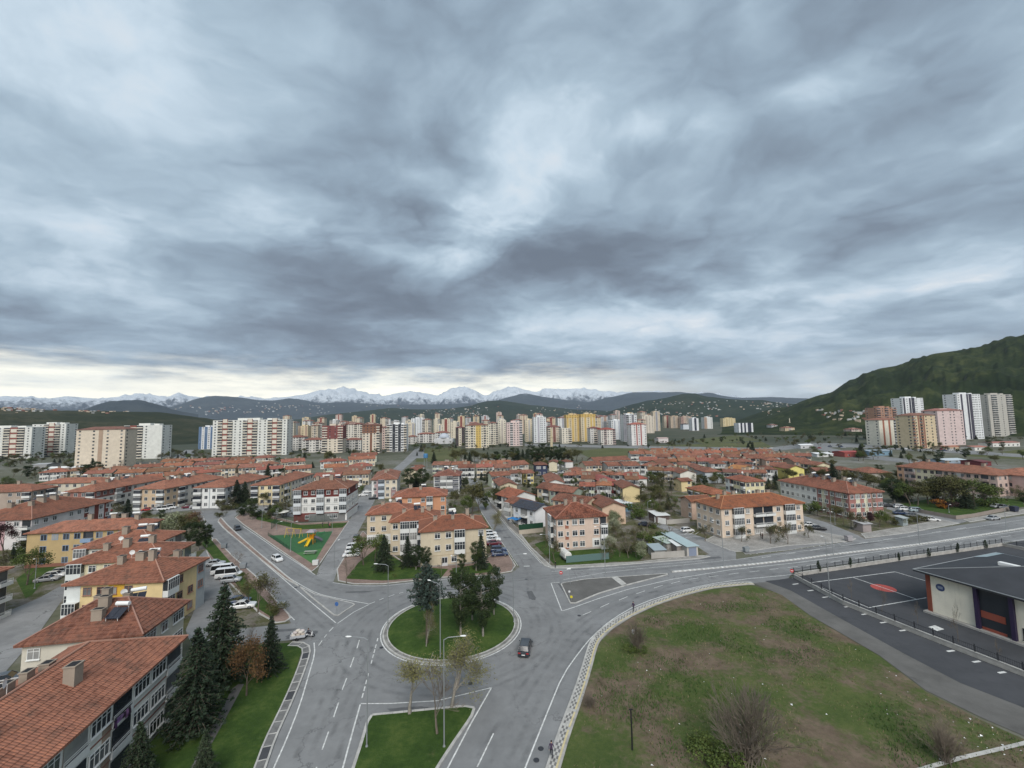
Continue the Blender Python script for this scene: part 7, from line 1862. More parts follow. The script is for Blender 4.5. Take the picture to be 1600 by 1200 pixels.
gardens(18, 955, 1050, 815, 866, 'in the allotment right of the pink block', ['bush', 'olivebush', 'budding', 'bare', 'blossom'], 2, 5)
gardens(24, 0, 260, 790, 900, 'between the left blocks', KD, 3, 7)
gardens(80, -20, 340, 708, 734, 'below the left towers', KD, 4, 9)
gardens(60, 1010, 1330, 680, 702, 'on the far plain', KD, 4, 8)
gardens(50, 1330, 1600, 690, 728, 'along the far right road', KD, 4, 8)
gardens(50, 450, 720, 694, 716, 'before the middle towers', KD, 4, 8)


# ================================================================== VEHICLES
def loft(mb, secs):
 """skin between cross sections of equal point count"""
 for a, b in zip(secs, secs[1:]):
  n = len(a)
  for i in range(n): mb.face([a[i], a[(i + 1) % n], b[(i + 1) % n], b[i]])
 mb.face(list(reversed(secs[0]))); mb.face(secs[-1])
CARDIM = {  # length, width, height, bonnet end, windscreen top, roof end, tail glass end, tail height (fractions of length)
 'sedan': (4.5, 1.78, 1.45, .30, .42, .70, .84, .66), 'hatch': (4.1, 1.76, 1.50, .28, .40, .86, .97, .66),
 'suv': (4.5, 1.86, 1.70, .27, .38, .90, .98, .66), 'van': (4.6, 1.85, 1.95, .17, .27, .96, .995, .62), 'minibus': (5.4, 1.95, 2.3, .12, .22, .97, .995, .58)}
CARM = {}
def car_mesh(k):
 if k in CARM: return CARM[k]
 L, Wd, H, fb, fw, fr, ft, bh = CARDIM[k]; X = lambda f: (f - .5) * L; w = Wd / 2; zb = .24; zs = H * (.60 if k not in ('van', 'minibus') else .52)
 b = MB()
 def sec(f, zt, ww, tuck=.06): return [(X(f), -ww + tuck, zb), (X(f), ww - tuck, zb), (X(f), ww, zb + .22), (X(f), ww, zt - .12), (X(f), ww - .10, zt), (X(f), -ww + .10, zt), (X(f), -ww, zt - .12), (X(f), -ww, zb + .22)]
 zt2 = zs * (1.02 if k != 'sedan' else 1.0)
 b_secs = [sec(0, zs * .72, w * .80), sec(.03, zs * .80, w * .92), sec(.10, zs * .86, w), sec(fb, zs, w), sec(.5, zs * 1.01, w), sec(.8, zt2, w), sec(.95, zt2 * .98, w * .97), sec(.985, zt2 * .90, w * .92), sec(1, zs * .72, w * .84)]
 loft(b, b_secs)
 # roof and pillars
 ww, rw = w - .12, w - .26
 def cs(f, z, hw): return [(X(f), -hw, z - .06), (X(f), hw, z - .06), (X(f), hw - .06, z), (X(f), -hw + .06, z)]
 loft(b, [cs(fw, H - .03, rw), cs((fw + fr) / 2, H, rw), cs(fr, H - .04, rw)])
 g = MB()
 P = {'fb': (fb - .01, zs, ww), 'fw': (fw, H - .07, rw), 'fr': (fr, H - .09, rw), 'ft': (ft, zt2, ww)}
 for s in (-1, 1):
  q = [(X(f), s * hw, z) for f, z, hw in (P['fb'], P['ft'], P['fr'], P['fw'])]
  g.face(q if s < 0 else q[::-1])
 f_ = [(X(P['fb'][0]), s * P['fb'][2], P['fb'][1]) for s in (1, -1)] + [(X(P['fw'][0]), s * P['fw'][2], P['fw'][1]) for s in (-1, 1)]; g.face(f_)
 r_ = [(X(P['ft'][0]), s * P['ft'][2], P['ft'][1]) for s in (-1, 1)] + [(X(P['fr'][0]), s * P['fr'][2], P['fr'][1]) for s in (1, -1)]; g.face(r_)
 pl = MB()   # pillars over the glass
 for s in (-1, 1):
  for A, B in ((P['fb'], P['fw']), (P['ft'], P['fr'])): pl.tube([(X(A[0]), s * A[2], A[1]), (X(B[0]), s * B[2], B[1])], .05, 4)
  xm = X((fw + fr) / 2 + .02); pl.tube([(xm, s * (ww + .005), zs), (xm, s * (rw + .01), H - .07)], .04, 4)
  pl.box(X(fb) + .15, X(fb) + .32, s * (w + .10) - .08, s * (w + .10) + .08, zs - .02, zs + .12)
 ty = MB(); ty.lathe([(.05, -.10), (.31, -.10), (.33, -.06), (.33, .06), (.31, .10), (.05, .10)], 14)
 rim = MB(); rim.lathe([(.02, -.115), (.17, -.115), (.20, -.09), (.20, .09), (.17, .115), (.02, .115)], 10)
 hl = MB(); hl.box(-.06, .05, -.19, .19, -.08, .08)
 pt = MB(); pt.box(-.01, .01, -.26, .26, -.06, .06)
 CARM[k] = dict(body=b.mesh('body', M['car'], True), glass=g.mesh('window_glass', M['cglass']), pillars=pl.mesh('pillars', M['car']), tyre=ty.mesh('tyre', M['black']), rim=rim.mesh('rim', M['rim']), head=hl.mesh('headlight', M['clearlamp']), tail=hl.mesh('tail_light', M['redlamp']), plate=pt.mesh('number_plate', M['white']))
 me = CARM[k]['body']; me.set_sharp_from_angle(angle=R(32)) if hasattr(me, 'set_sharp_from_angle') else None
 return CARM[k]
def car(k, loc, heading, col, label, group=None, detail=True):
 """heading: degrees, direction the nose points"""
 m = car_mesh(k); L, Wd, H = CARDIM[k][:3]
 r = thing({'sedan': 'sedan_car', 'hatch': 'hatchback_car', 'suv': 'suv_car', 'van': 'van', 'minibus': 'minibus'}[k], label, 'van' if k in ('van', 'minibus') else 'car', (loc[0], loc[1], loc[2] if len(loc) > 2 else .03), R(heading + 180), group)
 mk('body', m['body'], r, col); mk('window_glass', m['glass'], r); mk('pillars', m['pillars'], r, col)
 for sx in (-.30, .30):
  for sy in (-1, 1):
   o = mk('wheel', m['tyre'], r, None, (sx * L, sy * (Wd / 2 - .10), .32)); o.rotation_euler = (R(90), 0, 0)
   if detail: mk('rim', m['rim'], o)
 zs = H * (.60 if k not in ('van', 'minibus') else .52)
 if detail:
  for sy in (-1, 1):
   mk('headlight', m['head'], r, None, (-L / 2 + .10, sy * (Wd / 2 - .32), zs * .66)); mk('tail_light', m['tail'], r, None, (L / 2 - .05, sy * (Wd / 2 - .30), zs * .74))
  mk('number_plate', m['plate'], r, None, (L / 2 + .015, 0, zs * .52))
 return r
CW, CS, CG_, CK, CBL, CRD, CMR = (.68, .68, .67), (.36, .37, .38), (.10, .105, .11), (.018, .019, .022), (.018, .035, .085), (.30, .02, .018), (.12, .012, .025)
def carpx(k, x, y, heading, col, label, group=None, z=.03):
 c = U(x, y); return car(k, (c[0], c[1], z), heading, col, label, group, detail=math.hypot(*c) < 160)
carpx('suv', 821, 1017, 80, (.022, .026, .032), 'dark grey car driving past the roundabout, red tail lights showing')
carpx('hatch', 433, 876, -40, CW, 'white hatchback driving down the boulevard towards the roundabout')
carpx('hatch', 371, 828, -48, CK, 'dark car driving at the head of the boulevard')
VP_ = 'vehicles parked beside the yellow block'
carpx('sedan', 336, 884, 14, CS, 'silver sedan parked alone beside the yellow block', VP_, .14)
carpx('minibus', 350, 897, 16, CW, 'white pickup van parked left of the white minibus', VP_, .14)
carpx('minibus', 357, 903, 16, CW, 'white minibus parked between the pickup van and the silver hatchback', VP_, .14)
carpx('hatch', 361, 910, 16, CS, 'silver hatchback parked in front of the white minibus', VP_, .14)
carpx('sedan', 372, 943, 14, CBL, 'dark blue car parked under the budding tree', VP_, .05)
carpx('sedan', 380, 950, 14, CW, 'white car half hidden under the budding tree', VP_, .05)
LP_ = 'cars parked at the left lawn'
carpx('sedan', 74, 908, 22, (.25, .25, .26), 'grey sedan parked at the left lawn, nearest of three', LP_); carpx('hatch', 86, 902, 22, CW, 'white hatchback parked at the left lawn, middle of three', LP_); carpx('hatch', 98, 896, 22, CS, 'silver hatchback parked at the left lawn, farthest of three', LP_)
carpx('sedan', 8, 1068, 30, CK, 'black car at the left edge behind the long block')
SP_ = 'cars parked in the street beside the front beige block'
for i, (x, y, k, c, lb) in enumerate([(766, 836, 'hatch', CW, 'white hatchback farthest up the narrow street'), (768, 841, 'hatch', CW, 'white car between two other white cars in the narrow street'), (771, 846, 'sedan', CW, 'white sedan next to the maroon car'), (772, 852, 'sedan', CMR, 'maroon sedan parked beside the front beige block'), (779, 863, 'suv', CBL, 'dark blue car behind the other blue car'), (781, 869, 'sedan', CBL, 'dark blue sedan nearest the street mouth')]):
 carpx(k, x, y, 8, c, lb, SP_, .13)
PP_ = 'cars parked along the lane by the playground'
for x, y, k, h, c, lb in [(549, 870, 'sedan', 12, CW, 'white sedan nearest the playground lane corner'), (551, 864, 'hatch', 12, CW, 'white car in the middle of the three white cars by the lane'), (554, 858, 'suv', 12, CW, 'white tall car farthest of the three white cars by the lane'), (557, 843, 'hatch', 100, CG_, 'dark grey car parked along the lane')]:
 carpx(k, x, y, h, c, lb, PP_, .1)
for x, y, k, h, c, lb in [(551, 798, 'suv', 100, CG_, 'dark grey SUV parked beside the maroon topped block'), (556, 793, 'van', 100, CW, 'white van parked beside the maroon topped block'), (546, 802, 'suv', 100, (.05, .07, .1), 'blue grey SUV parked beside the maroon topped block'), (568, 775, 'sedan', 15, CW, 'white sedan parked before the colour striped block'), (574, 770, 'sedan', 15, CW, 'white sedan second before the colour striped block'), (584, 780, 'sedan', 15, CK, 'black sedan parked before the colour striped block'), (557, 762, 'hatch', 15, CW, 'white car crossing behind the maroon topped block')]:
 carpx(k, x, y, h, c, lb, 'cars round the maroon topped block', .04)
for i, (x, y, k, c, lb) in enumerate([(231, 798, 'sedan', CRD, 'bright red sedan before the beige block'), (246, 797, 'sedan', CS, 'grey sedan right of the bright red sedan'), (256, 797, 'van', CW, 'white van, left of the two on the cross street'), (266, 795, 'van', CW, 'white van, right of the two on the cross street'), (294, 794, 'sedan', CMR, 'dark red car at the cross street bend'), (305, 794, 'hatch', CS, 'silver hatchback at the cross street bend'), (358, 792, 'hatch', CW, 'white car before the grey striped block'), (165, 800, 'sedan', CRD, 'red car behind the pink and white block'), (405, 803, 'hatch', CG_, 'grey car behind the playground corner'), (422, 797, 'hatch', CK, 'black car behind the yellow green tree')]):
 carpx(k, x, y, 20, c, lb, 'cars on the cross street', .03)
carpx('hatch', 1074, 831, 12, CW, 'white estate car on the striped parking beside the beige corner block')
carpx('sedan', 1008, 822, -20, (.012, .014, .03), 'black blue van-like car on the garden street')
for x, y, k, h, c, lb in [(1278, 828, 'sedan', -20, CK, 'black sedan at the right end of the beige corner block'), (1266, 823, 'sedan', -20, CW, 'white sedan at the right end of the beige corner block'), (1455, 814, 'sedan', -20, CW, 'white sedan parked by the olive hedge'), (1552, 812, 'sedan', 14, CS, 'silver sedan parked along the main road at the right'), (1407, 794, 'hatch', -20, CW, 'white hatchback by the park wall, leftmost'), (1415, 798, 'hatch', -20, CW, 'white hatchback by the park wall, second'), (1433, 800, 'suv', -20, (.3, .36, .38), 'pale green SUV by the park wall'), (1408, 804, 'sedan', -20, CBL, 'dark blue sedan behind the olive hedge'), (1428, 808, 'sedan', -20, CG_, 'grey sedan behind the olive hedge'),
                          (1558, 793, 'sedan', 10, CS, 'silver sedan beyond the park lawn'), (1568, 794, 'sedan', 10, CG_, 'grey sedan beyond the park lawn'), (1386, 792, 'sedan', -20, CK, 'black sedan behind the red striped block')]:
 carpx(k, x, y, h, c, lb, 'cars at the right', .05)
for i in range(16):
 x = rnd.choice([rnd.uniform(1160, 1340), rnd.uniform(1380, 1500), rnd.uniform(870, 895)]); y = {0: 699, 1: 703, 2: 738}[0 if x > 1160 and x < 1340 else 1 if x > 1380 else 2] + rnd.uniform(-1, 2)
 cn, cc = rnd.choice([('white', CW), ('white', CW), ('silver', CS), ('red', CRD), ('blue', CBL)]); relabel(carpx(rnd.choice(['sedan', 'hatch', 'van']), x, y, rnd.uniform(0, 20), cc, '', 'tiny far cars'), 'tiny %s car' % cn)
for i, (x, y, c) in enumerate([(883, 739, CW), (889, 737, CW), (876, 740, CS), (866, 742, CW)]): carpx('hatch', x, y, 10, c, 'pale car, %s of four parked before the pink terrace house' % ORD[i], 'cars before the pink terrace')
# covered trailer beside the fence
c = U(884, 874); t_ = thing('trailer', 'white covered trailer by the green fence', 'trailer', (c[0], c[1], .05), R(105))
mb = MB()
secs = []
for x in (-1.9, -1.8, 1.8, 1.9):
 s = .92 if abs(x) > 1.85 else 1.0; secs.append([(x, 1.0 * s * math.cos(a), .9 + 1.45 * s * max(0, math.sin(a)) ** .6) for a in [math.pi * k / 8 for k in range(9)]])
loft(mb, secs); mb.obj('canopy', M['cloth'], t_, color=(.62, .61, .57))
mb = MB(); mb.box(-1.9, 1.9, -.95, .95, .55, .88); mb.box(1.9, 2.9, -.06, .06, .6, .7); mb.obj('bed', M['steel'], t_)
for s in (-1, 1): o = mk('wheel', car_mesh('van')['tyre'], t_, None, (0, s * 1.0, .34)); o.rotation_euler = (R(90), 0, 0)

# moped and rider pulling a handcart of sacks
c0 = U(483, 996.5); c1 = U(466, 999)
hd = math.atan2(c0[1] - c1[1], c0[0] - c1[0]);
mo = thing('moped', 'white moped ridden at the lawn corner, towing a loaded cart', 'moped', (c0[0], c0[1], .02), hd)
wm = MB(); wm.lathe([(.18, -.05), (.27, -.05), (.29, 0), (.27, .05), (.18, .05)], 14); wme = wm.mesh('wheel', M['black'])
for x in (-.62, .62): o = mk('wheel', wme, mo, None, (x, 0, .29)); o.rotation_euler = (R(90), 0, 0)
mb = MB(); mb.tube([(-.62, 0, .32), (-.45, 0, .62), (-.1, 0, .66), (.05, 0, .38), (.3, 0, .34), (.45, 0, .75), (.5, 0, 1.02)], [.10, .16, .15, .10, .10, .12, .05], 8); mb.box(.40, .52, -.20, .20, .40, .86); mb.tube([(.5, 0, 1.0), (.60, 0, .3)], .04, 5); mb.obj('body', M['paint'], mo, True, (.66, .66, .66))
mb = MB(); mb.tube([(-.72, 0, .74), (-.4, 0, .80), (-.02, 0, .76)], [.10, .13, .08], 8); mb.obj('saddle', M['black'], mo)
mb = MB(); mb.tube([(.42, -.34, 1.08), (.50, 0, 1.04), (.42, .34, 1.08)], .02, 5); mb.obj('handlebar', M['darkmetal'], mo)

# ------------------------------------------------------------------ people
def person(label, loc, heading, top, bottom, pose='walk', h=1.72, z=0.0, group=None, hair=(.02, .016, .012)):
 """one continuous skinned body with clothes, hair and shoes coloured by region"""
 r = thing('person', label, 'person', (loc[0], loc[1], z), R(heading), group)
 k = h / 1.72
 J = {'pel': (0, 0, .95), 'bel': (0, 0, 1.08), 'che': (.01, 0, 1.30), 'nek': (.0, 0, 1.47), 'hd0': (.02, 0, 1.55), 'hd1': (.03, 0, 1.66)}
 if pose == 'sit': J = {kk: (v[0] - .10 + (v[2] - .95) * .15, v[1], v[2] - .05) for kk, v in J.items()}
 E = [('pel', 'bel'), ('bel', 'che'), ('che', 'nek'), ('nek', 'hd0'), ('hd0', 'hd1')]
 rad = {'pel': (.15, .12), 'bel': (.145, .105), 'che': (.17, .115), 'nek': (.058, .06), 'hd0': (.082, .092), 'hd1': (.085, .10)}
 ox, _, oz = J['pel']
 for s, sd in ((-1, 'l'), (1, 'r')):
  st = .20 * s if pose == 'walk' else (.03 if pose == 'stand' else 0)
  if pose == 'sit': pts = [('hip', ox + .02, .11, oz - .05), ('kne', ox + .42, .20, oz - .12), ('ank', ox + .38, .22, oz - .55), ('toe', ox + .55, .22, oz - .60)]
  else: pts = [('hip', 0, .10, .90), ('kne', .06 + st * .7, .105, .50), ('ank', st * 1.15 - (.06 if st < 0 else 0), .105, .09 + (.05 if st < 0 else 0)), ('toe', st * 1.15 + .15, .11, .04)]
  prev = 'pel'
  for (nm, x, y, zz), rr in zip(pts, (.095, .066, .046, .038)):
   J[nm + sd] = (x, y * s, zz); rad[nm + sd] = (rr, rr * 1.05); E.append((prev, nm + sd)); prev = nm + sd
  cx, _, cz = J['che']
  if pose == 'sit': pts = [('sho', cx, .19, cz + .10), ('elb', cx + .18, .27, cz - .10), ('wri', cx + .42, .26, cz - .14), ('hnd', cx + .50, .25, cz - .13)]
  else:
   sw = -.16 * s if pose == 'walk' else .03
   pts = [('sho', 0, .19, 1.40), ('elb', sw * .5 - .02, .25, 1.13), ('wri', sw * 1.2 + .05, .24, .90), ('hnd', sw * 1.3 + .07, .235, .82)]
  prev = 'che'
  for (nm, x, y, zz), rr in zip(pts, (.062, .046, .034, .036)):
   J[nm + sd] = (x, y * s, zz); rad[nm + sd] = (rr, rr); E.append((prev, nm + sd)); prev = nm + sd
 names = list(J); me = bpy.data.meshes.new('body')
 me.from_pydata([tuple(q * k for q in J[n]) for n in names], [(names.index(a), names.index(b)) for a, b in E], [])
 o = mk('body', me, r)
 md = o.modifiers.new('skin', 'SKIN'); sv = me.skin_vertices[0].data if me.skin_vertices else None
 if sv is None:
  bm = bmesh.new(); bm.from_mesh(me); bm.verts.layers.skin.verify(); bm.to_mesh(me); bm.free(); sv = me.skin_vertices[0].data
 for i, n in enumerate(names): sv[i].radius = tuple(q * k for q in rad[n]); sv[i].use_root = (n == 'pel')
 o.modifiers.new('sub', 'SUBSURF').levels = 1; o.modifiers['sub'].render_levels = 1
 m, t, b = newmat('person_cloth')
 x, y, zz = t.sep(t.new('ShaderNodeTexCoord').outputs['Object'])
 a_ = t.math('ABSOLUTE', y)
 zt = (1.51 if pose != 'sit' else 1.47) * k
 top_or_leg = t.mix(t.math('GREATER_THAN', zz, (J['pel'][2] - .02) * k), (*bottom, 1), (*top, 1))
 hands = t.math('MULTIPLY', t.math('GREATER_THAN', a_, .2 * k), t.math('LESS_THAN', zz, .91 * k)) if pose != 'sit' else t.math('GREATER_THAN', x, (J['wril'][0] + .02) * k)
 arm = t.math('MULTIPLY', t.math('GREATER_THAN', a_, .195 * k), t.math('GREATER_THAN', zz, .80 * k))
 c = t.mix(arm, top_or_leg, (*top, 1)) if pose != 'sit' else top_or_leg
 c = t.mix(hands, c, (.42, .25, .18, 1)); c = t.mix(t.math('GREATER_THAN', zz, zt), c, (.42, .25, .18, 1))
 c = t.mix(t.math('LESS_THAN', zz, .085 * k), c, (.02, .02, .02, 1)) if pose != 'sit' else c
 t.put(b.inputs['Base Color'], c); b.inputs['Roughness'].default_value = .85; me.materials.append(m)
 hx, _, hz_ = J['hd1']
 hm_ = MB()
 for i in range(5):
  a0, a1 = .1 + i * .30, .1 + (i + 1) * .30
  for q in range(10):
   p0, p1 = q * .6283, (q + 1) * .6283
   f = lambda a, p: ((hx - .015 + .108 * math.sin(a) * math.cos(p) * (1.0 if math.cos(p) < 0 else .82)) * k, .096 * math.sin(a) * math.sin(p) * k, (hz_ + .005 + .115 * math.cos(a)) * k)
   hm_.face([f(a0, p0), f(a1, p0), f(a1, p1), f(a0, p1)])
 hm_.obj('hair', M['cloth'], r, True, hair)
 fc = MB(); X0 = (hx + .10) * k
 fc.tube([(X0 - .01, 0, (hz_ + .0) * k), (X0 + .022, 0, (hz_ - .045) * k)], [.010, .016], 5); fc.obj('nose', M['skin'], r)
 ey = MB()
 for s in (-1, 1): ey.box(X0 - .02, X0 + .003, s * .035 - .012, s * .035 + .012, (hz_ + .0) * k, (hz_ + .014) * k)
 ey.box(X0 - .02, X0 + .002, -.025, .025, (hz_ - .085) * k, (hz_ - .075) * k); ey.obj('eyes_and_mouth', M['black'], r)
 return r
person('rider in dark clothes sitting on the white moped', (c0[0] - math.cos(hd) * .15, c0[1] - math.sin(hd) * .15), math.degrees(hd), (.02, .018, .03), (.025, .025, .03), 'sit', z=-.08)
c = U(862, 1186); person('person in dark clothes walking on the south pavement near the lower edge', c, 75, (.045, .025, .055), (.02, .02, .028), z=.14)
c = U(990, 956); person('person in dark clothes walking on the south pavement by the bend', c, 210, (.05, .025, .06), (.02, .02, .025), z=.14)
c = U(1189, 842); person('person in dark clothes on the car park pavement, left of a pair', c, 0, (.03, .025, .03), (.03, .02, .02), 'stand', z=.12, group='pair on the car park pavement')
c = U(1192, 843); person('person in dark red clothes on the car park pavement, right of a pair', c, 180, (.08, .03, .03), (.02, .02, .02), 'stand', z=.12, group='pair on the car park pavement')
for i, (x, y) in enumerate([(504, 824), (513, 823), (515, 826)]): person('person standing at the back of the playground, %s from the left' % ORD[i], U(x, y), 40 * i, [(.04, .04, .05), (.05, .05, .06), (.3, .1, .1)][i], (.02, .02, .03), 'stand', z=.16, group='people at the playground')
c = U(312, 806); person('person in dark clothes at the head of the left carriageway', c, 0, (.02, .02, .025), (.02, .02, .02), 'stand', z=.02)
c = U(795, 819); person('person in dark clothes walking along the garden wall', c, 280, (.05, .02, .025), (.02, .02, .02), 'walk', z=.14)
c = U(868, 888); person('person in black standing at the street mouth kerb', c, 200, (.015, .015, .015), (.015, .015, .015), 'stand', z=.14)
# the cart
ct = thing('handcart', 'two wheeled cart piled with pale sacks behind the moped', 'cart', (c1[0], c1[1], .02), hd)
mb = MB(); mb.box(-1.15, 1.15, -.72, .72, .48, .58);
for s in (-1, 1): mb.box(-1.15, 1.15, s * .72 - .03, s * .72 + .03, .58, .88)
for s in (-1, 1): mb.box(s * 1.15 - .03, s * 1.15 + .03, -.72, .72, .58, .95)
mb.tube([(1.15, 0, .5), (2.0, 0, .5)], .035, 5); mb.obj('bed', M['paint'], ct, color=(.45, .46, .48))
for s in (-1, 1): o = mk('wheel', wme, ct, None, (-.1, s * .80, .29)); o.rotation_euler = (R(90), 0, 0)
sk = MB(); q = 8
for lat in range(5):
 a0, a1 = -math.pi / 2 + lat * math.pi / 5, -math.pi / 2 + (lat + 1) * math.pi / 5
 for lo in range(q):
  b0, b1 = lo * 2 * math.pi / q, (lo + 1) * 2 * math.pi / q
  f = lambda a, b: (.42 * abs(math.cos(a)) ** .7 * math.cos(b), .30 * abs(math.cos(a)) ** .7 * math.sin(b), .24 * math.sin(a))
  sk.face([f(a0, b0), f(a0, b1), f(a1, b1), f(a1, b0)])
sme = sk.mesh('sack', M['cloth'], True)
for i, (x, y, z_) in enumerate([(-.75, -.32, .82), (-.75, .32, .82), (0, -.34, .82), (0, .34, .82), (.75, -.32, .82), (.75, .32, .82), (-.5, 0, 1.15), (.35, -.1, 1.15), (-.1, .15, 1.38), (.6, .2, 1.2)]):
 o = tag(mk('sack', sme, None, rnd.choice([(.55, .50, .44), (.62, .60, .57), (.42, .36, .30), (.5, .44, .42)]), (c1[0] + math.cos(hd) * x - math.sin(hd) * y, c1[1] + math.sin(hd) * x + math.cos(hd) * y, z_ + .02), hd + rnd.uniform(-.5, .5)), 'stuffed pale sack on the cart behind the moped', 'sack', 'sacks on the cart')

# ================================================================== STREET FURNITURE
def lamp(label, xb, yb, ytop, arm=180, group='tall street lamps', armlen=2.0, zb=.0, r0=.085):
 c = U(xb, yb); h = (yb - ytop) * c[1] * _cp / FPX
 r = thing('street_lamp', label, 'street lamp', (c[0], c[1], zb), R(arm), group)
 mb = MB(); mb.tube([(0, 0, 0), (0, 0, h * .5), (0, 0, h - .35)], [r0, r0 * .8, r0 * .55], 8); mb.lathe([(r0 * 2, 0), (r0 * 2, .12), (r0, .35)], 8); mb.obj('pole', M['steel'], r)
 mb = MB(); mb.tube([(0, 0, h - .4), (armlen * .25, 0, h - .12), (armlen, 0, h)], [r0 * .55, .05, .04], 6); mb.obj('arm', M['steel'], r)
 mb = MB()
 loft(mb, [[(armlen - .1 + x, y * w, h + .02 + zz * t_) for y, zz in ((-1, 0), (-.6, 1), (.6, 1), (1, 0), (.6, -.5), (-.6, -.5))] for x, w, t_ in ((0, .06, .04), (.2, .12, .07), (.5, .13, .08), (.68, .06, .04))])
 mb.obj('lamp_head', M['white'], r, True)
 return r
lamp('street lamp on the lower median whose arm points right', 694, 1168, 1012, 0)
lamp('street lamp on the lower median whose arm points left', 573, 1168, 1012, 180)
lamp('street lamp on the left rim of the roundabout', 606, 985, 888, 180)
lamp('street lamp on the near rim of the roundabout', 688, 1029, 920, 150)
lamp('street lamp on the right rim of the roundabout', 803, 973, 873, 0)
lamp('street lamp behind the roundabout beside the entrance path', 713, 909, 866, 250)
lamp('street lamp on the gravel island', 946, 901, 826, 200)
lamp('street lamp on the main road divider, first from the left', 1131, 885, 816, 190)
lamp('street lamp on the main road divider, second from the left', 1302, 867.5, 799, 200)
lamp('street lamp on the main road divider, third from the left', 1437, 851, 796, 200)
lamp('street lamp on the main road divider, last towards the right edge', 1573, 829, 793, 200)
lamp('slim lamp post inside the school wall', 1297, 934, 846, 90, armlen=.8, r0=.09)
lamp('street lamp beside the pink corner block', 859, 880, 836, 200)
lamp('lamp post at the edge of the playground', 454, 862, 818, 30, armlen=1.2)
lamp('lamp post at the foot of the playground lane', 522, 890, 848, 60, armlen=1.0)
lamp('curved white lamp in the playground, left side', 432, 828, 816, 20, armlen=1.2)
lamp('lamp post in the playground, right side', 519, 832, 806, 180, armlen=1.2)
lamp('lamp post beside the three silver cars', 54, 920, 874, 300, armlen=1.0)
lamp('lamp post in the allotment behind the pink block', 1013, 812, 784, 20, armlen=1.0)
lamp('lamp post before the red striped block', 1305, 820, 800, 200, armlen=1.0)
lamp('white topped park lamp at the right', 1483, 801, 789, 0, armlen=.5)
lamp('lamp post behind the playground', 409, 825, 785, 0, armlen=1.0)
# bare wooden pole and dark posts
c = U(988, 1172); t_ = thing('post', 'dark lone pole standing on the waste ground', 'post', (c[0], c[1], 0))
mb = MB(); mb.tube([(0, 0, 0), (.02, .01, 2.2), (.0, .03, 4.3)], [.10, .09, .08], 7); mb.box(-.22, .22, -.05, .05, 4.2, 4.3); mb.obj('pole', M['black'], t_)
# no-entry and blue signs
def sign(label, x, y, face, col, bar, h=2.2, rad=.38, square=False):
 c = U(x, y); r = thing('road_sign', label, 'road sign', (c[0], c[1], .05), R(face), 'road signs')
 mb = MB(); mb.tube([(0, 0, 0), (0, 0, h + .3)], .035, 6); mb.obj('post', M['steel'], r)
 mb = MB()
 n = 4 if square else 18; P = [(-.05, rad * math.cos(6.283 * k / n + (.785 if square else 0)), h + rad * math.sin(6.283 * k / n + (.785 if square else 0))) for k in range(n)]
 Q = [(-.09, p[1], p[2]) for p in P]
 loft(mb, [P, Q]); mb.obj('plate', M['paint'], r, color=col)
 if bar:
  mb = MB(); mb.box(-.105, -.092, -rad * .7, rad * .7, h - rad * .16, h + rad * .16); mb.obj('bar', M['white'], r)
 return r
sign('red no entry sign on the tip of the gravel island', 877, 911, 80, (.45, .03, .03), True)
sign('red no entry sign at the school road corner', 1238, 905, 80, (.45, .03, .03), True, 1.8)
sign('yellow chevron sign at the tip of the gravel island', 893, 940, 80, (.55, .46, .03), False, .9, .32, True)
sign('white sign board beside the yellow chevron sign', 890, 938, 80, (.65, .65, .65), False, 1.7, .25, True)
sign('blue sign on the triangle island', 526, 960, 80, (.05, .12, .3), False, 1.9)
# camera pole on the island
c = U(891, 914); t_ = thing('camera_pole', 'thin pole with a white traffic camera on the gravel island', 'camera pole', (c[0], c[1], .1))
mb = MB(); mb.tube([(0, 0, 0), (0, 0, 3.4)], .05, 6); mb.obj('pole', M['steel'], t_); mb = MB(); mb.box(-.5, .2, -.12, .12, 3.3, 3.5); mb.box(-.65, -.5, -.08, .08, 3.2, 3.4); mb.obj('camera', M['white'], t_)
# litter bins and containers
_bin = None
def bin_(label, x, y, z=.13, col=(.25, .27, .28), s=1.0):
 c = U(x, y); r = thing('waste_container', label, 'container', (c[0], c[1], z), R(12), 'waste containers')
 mb = MB(); loft(mb, [[(-.6 * s, -.45 * s, .15), (.6 * s, -.45 * s, .15), (.6 * s, .45 * s, .15), (-.6 * s, .45 * s, .15)], [(-.72 * s, -.55 * s, 1.1 * s), (.72 * s, -.55 * s, 1.1 * s), (.72 * s, .55 * s, 1.1 * s), (-.72 * s, .55 * s, 1.1 * s)]]); mb.obj('bin', M['paint'], r, color=col)
 mb = MB(); loft(mb, [[(x_, -.57 * s, 1.1 * s), (x_, .57 * s, 1.1 * s), (x_, .3 * s, 1.32 * s), (x_, -.3 * s, 1.32 * s)] for x_ in (-.74 * s, .74 * s)]); mb.obj('lid', M['paint'], r, color=tuple(q * .7 for q in col))
 mb = MB()
 for sx in (-.5, .5):
  for sy in (-.35, .35): mb.tube([(sx * s, sy * s - .03, .07), (sx * s, sy * s + .03, .07)], .07, 8)
 mb.obj('castors', M['black'], r)
bin_('grey waste container by the boulevard trees', 440, 951); bin_('grey waste container above the boulevard parking', 380, 889)
bin_('grey waste container before the car park parking strip', 1166, 863); bin_('pale waste container at the side street corner', 1326, 846, s=1.2, col=(.35, .33, .34))
bin_('grey waste container on the main pavement below the staggered blocks', 776, 897); bin_('white container at the playground corner', 493, 884, col=(.6, .6, .58)); bin_('dark container beside the dark red bush', 1585, 800, col=(.03, .035, .06), s=1.5)
bin_('grey container at the head of the boulevard', 350, 857, col=(.2, .22, .23))

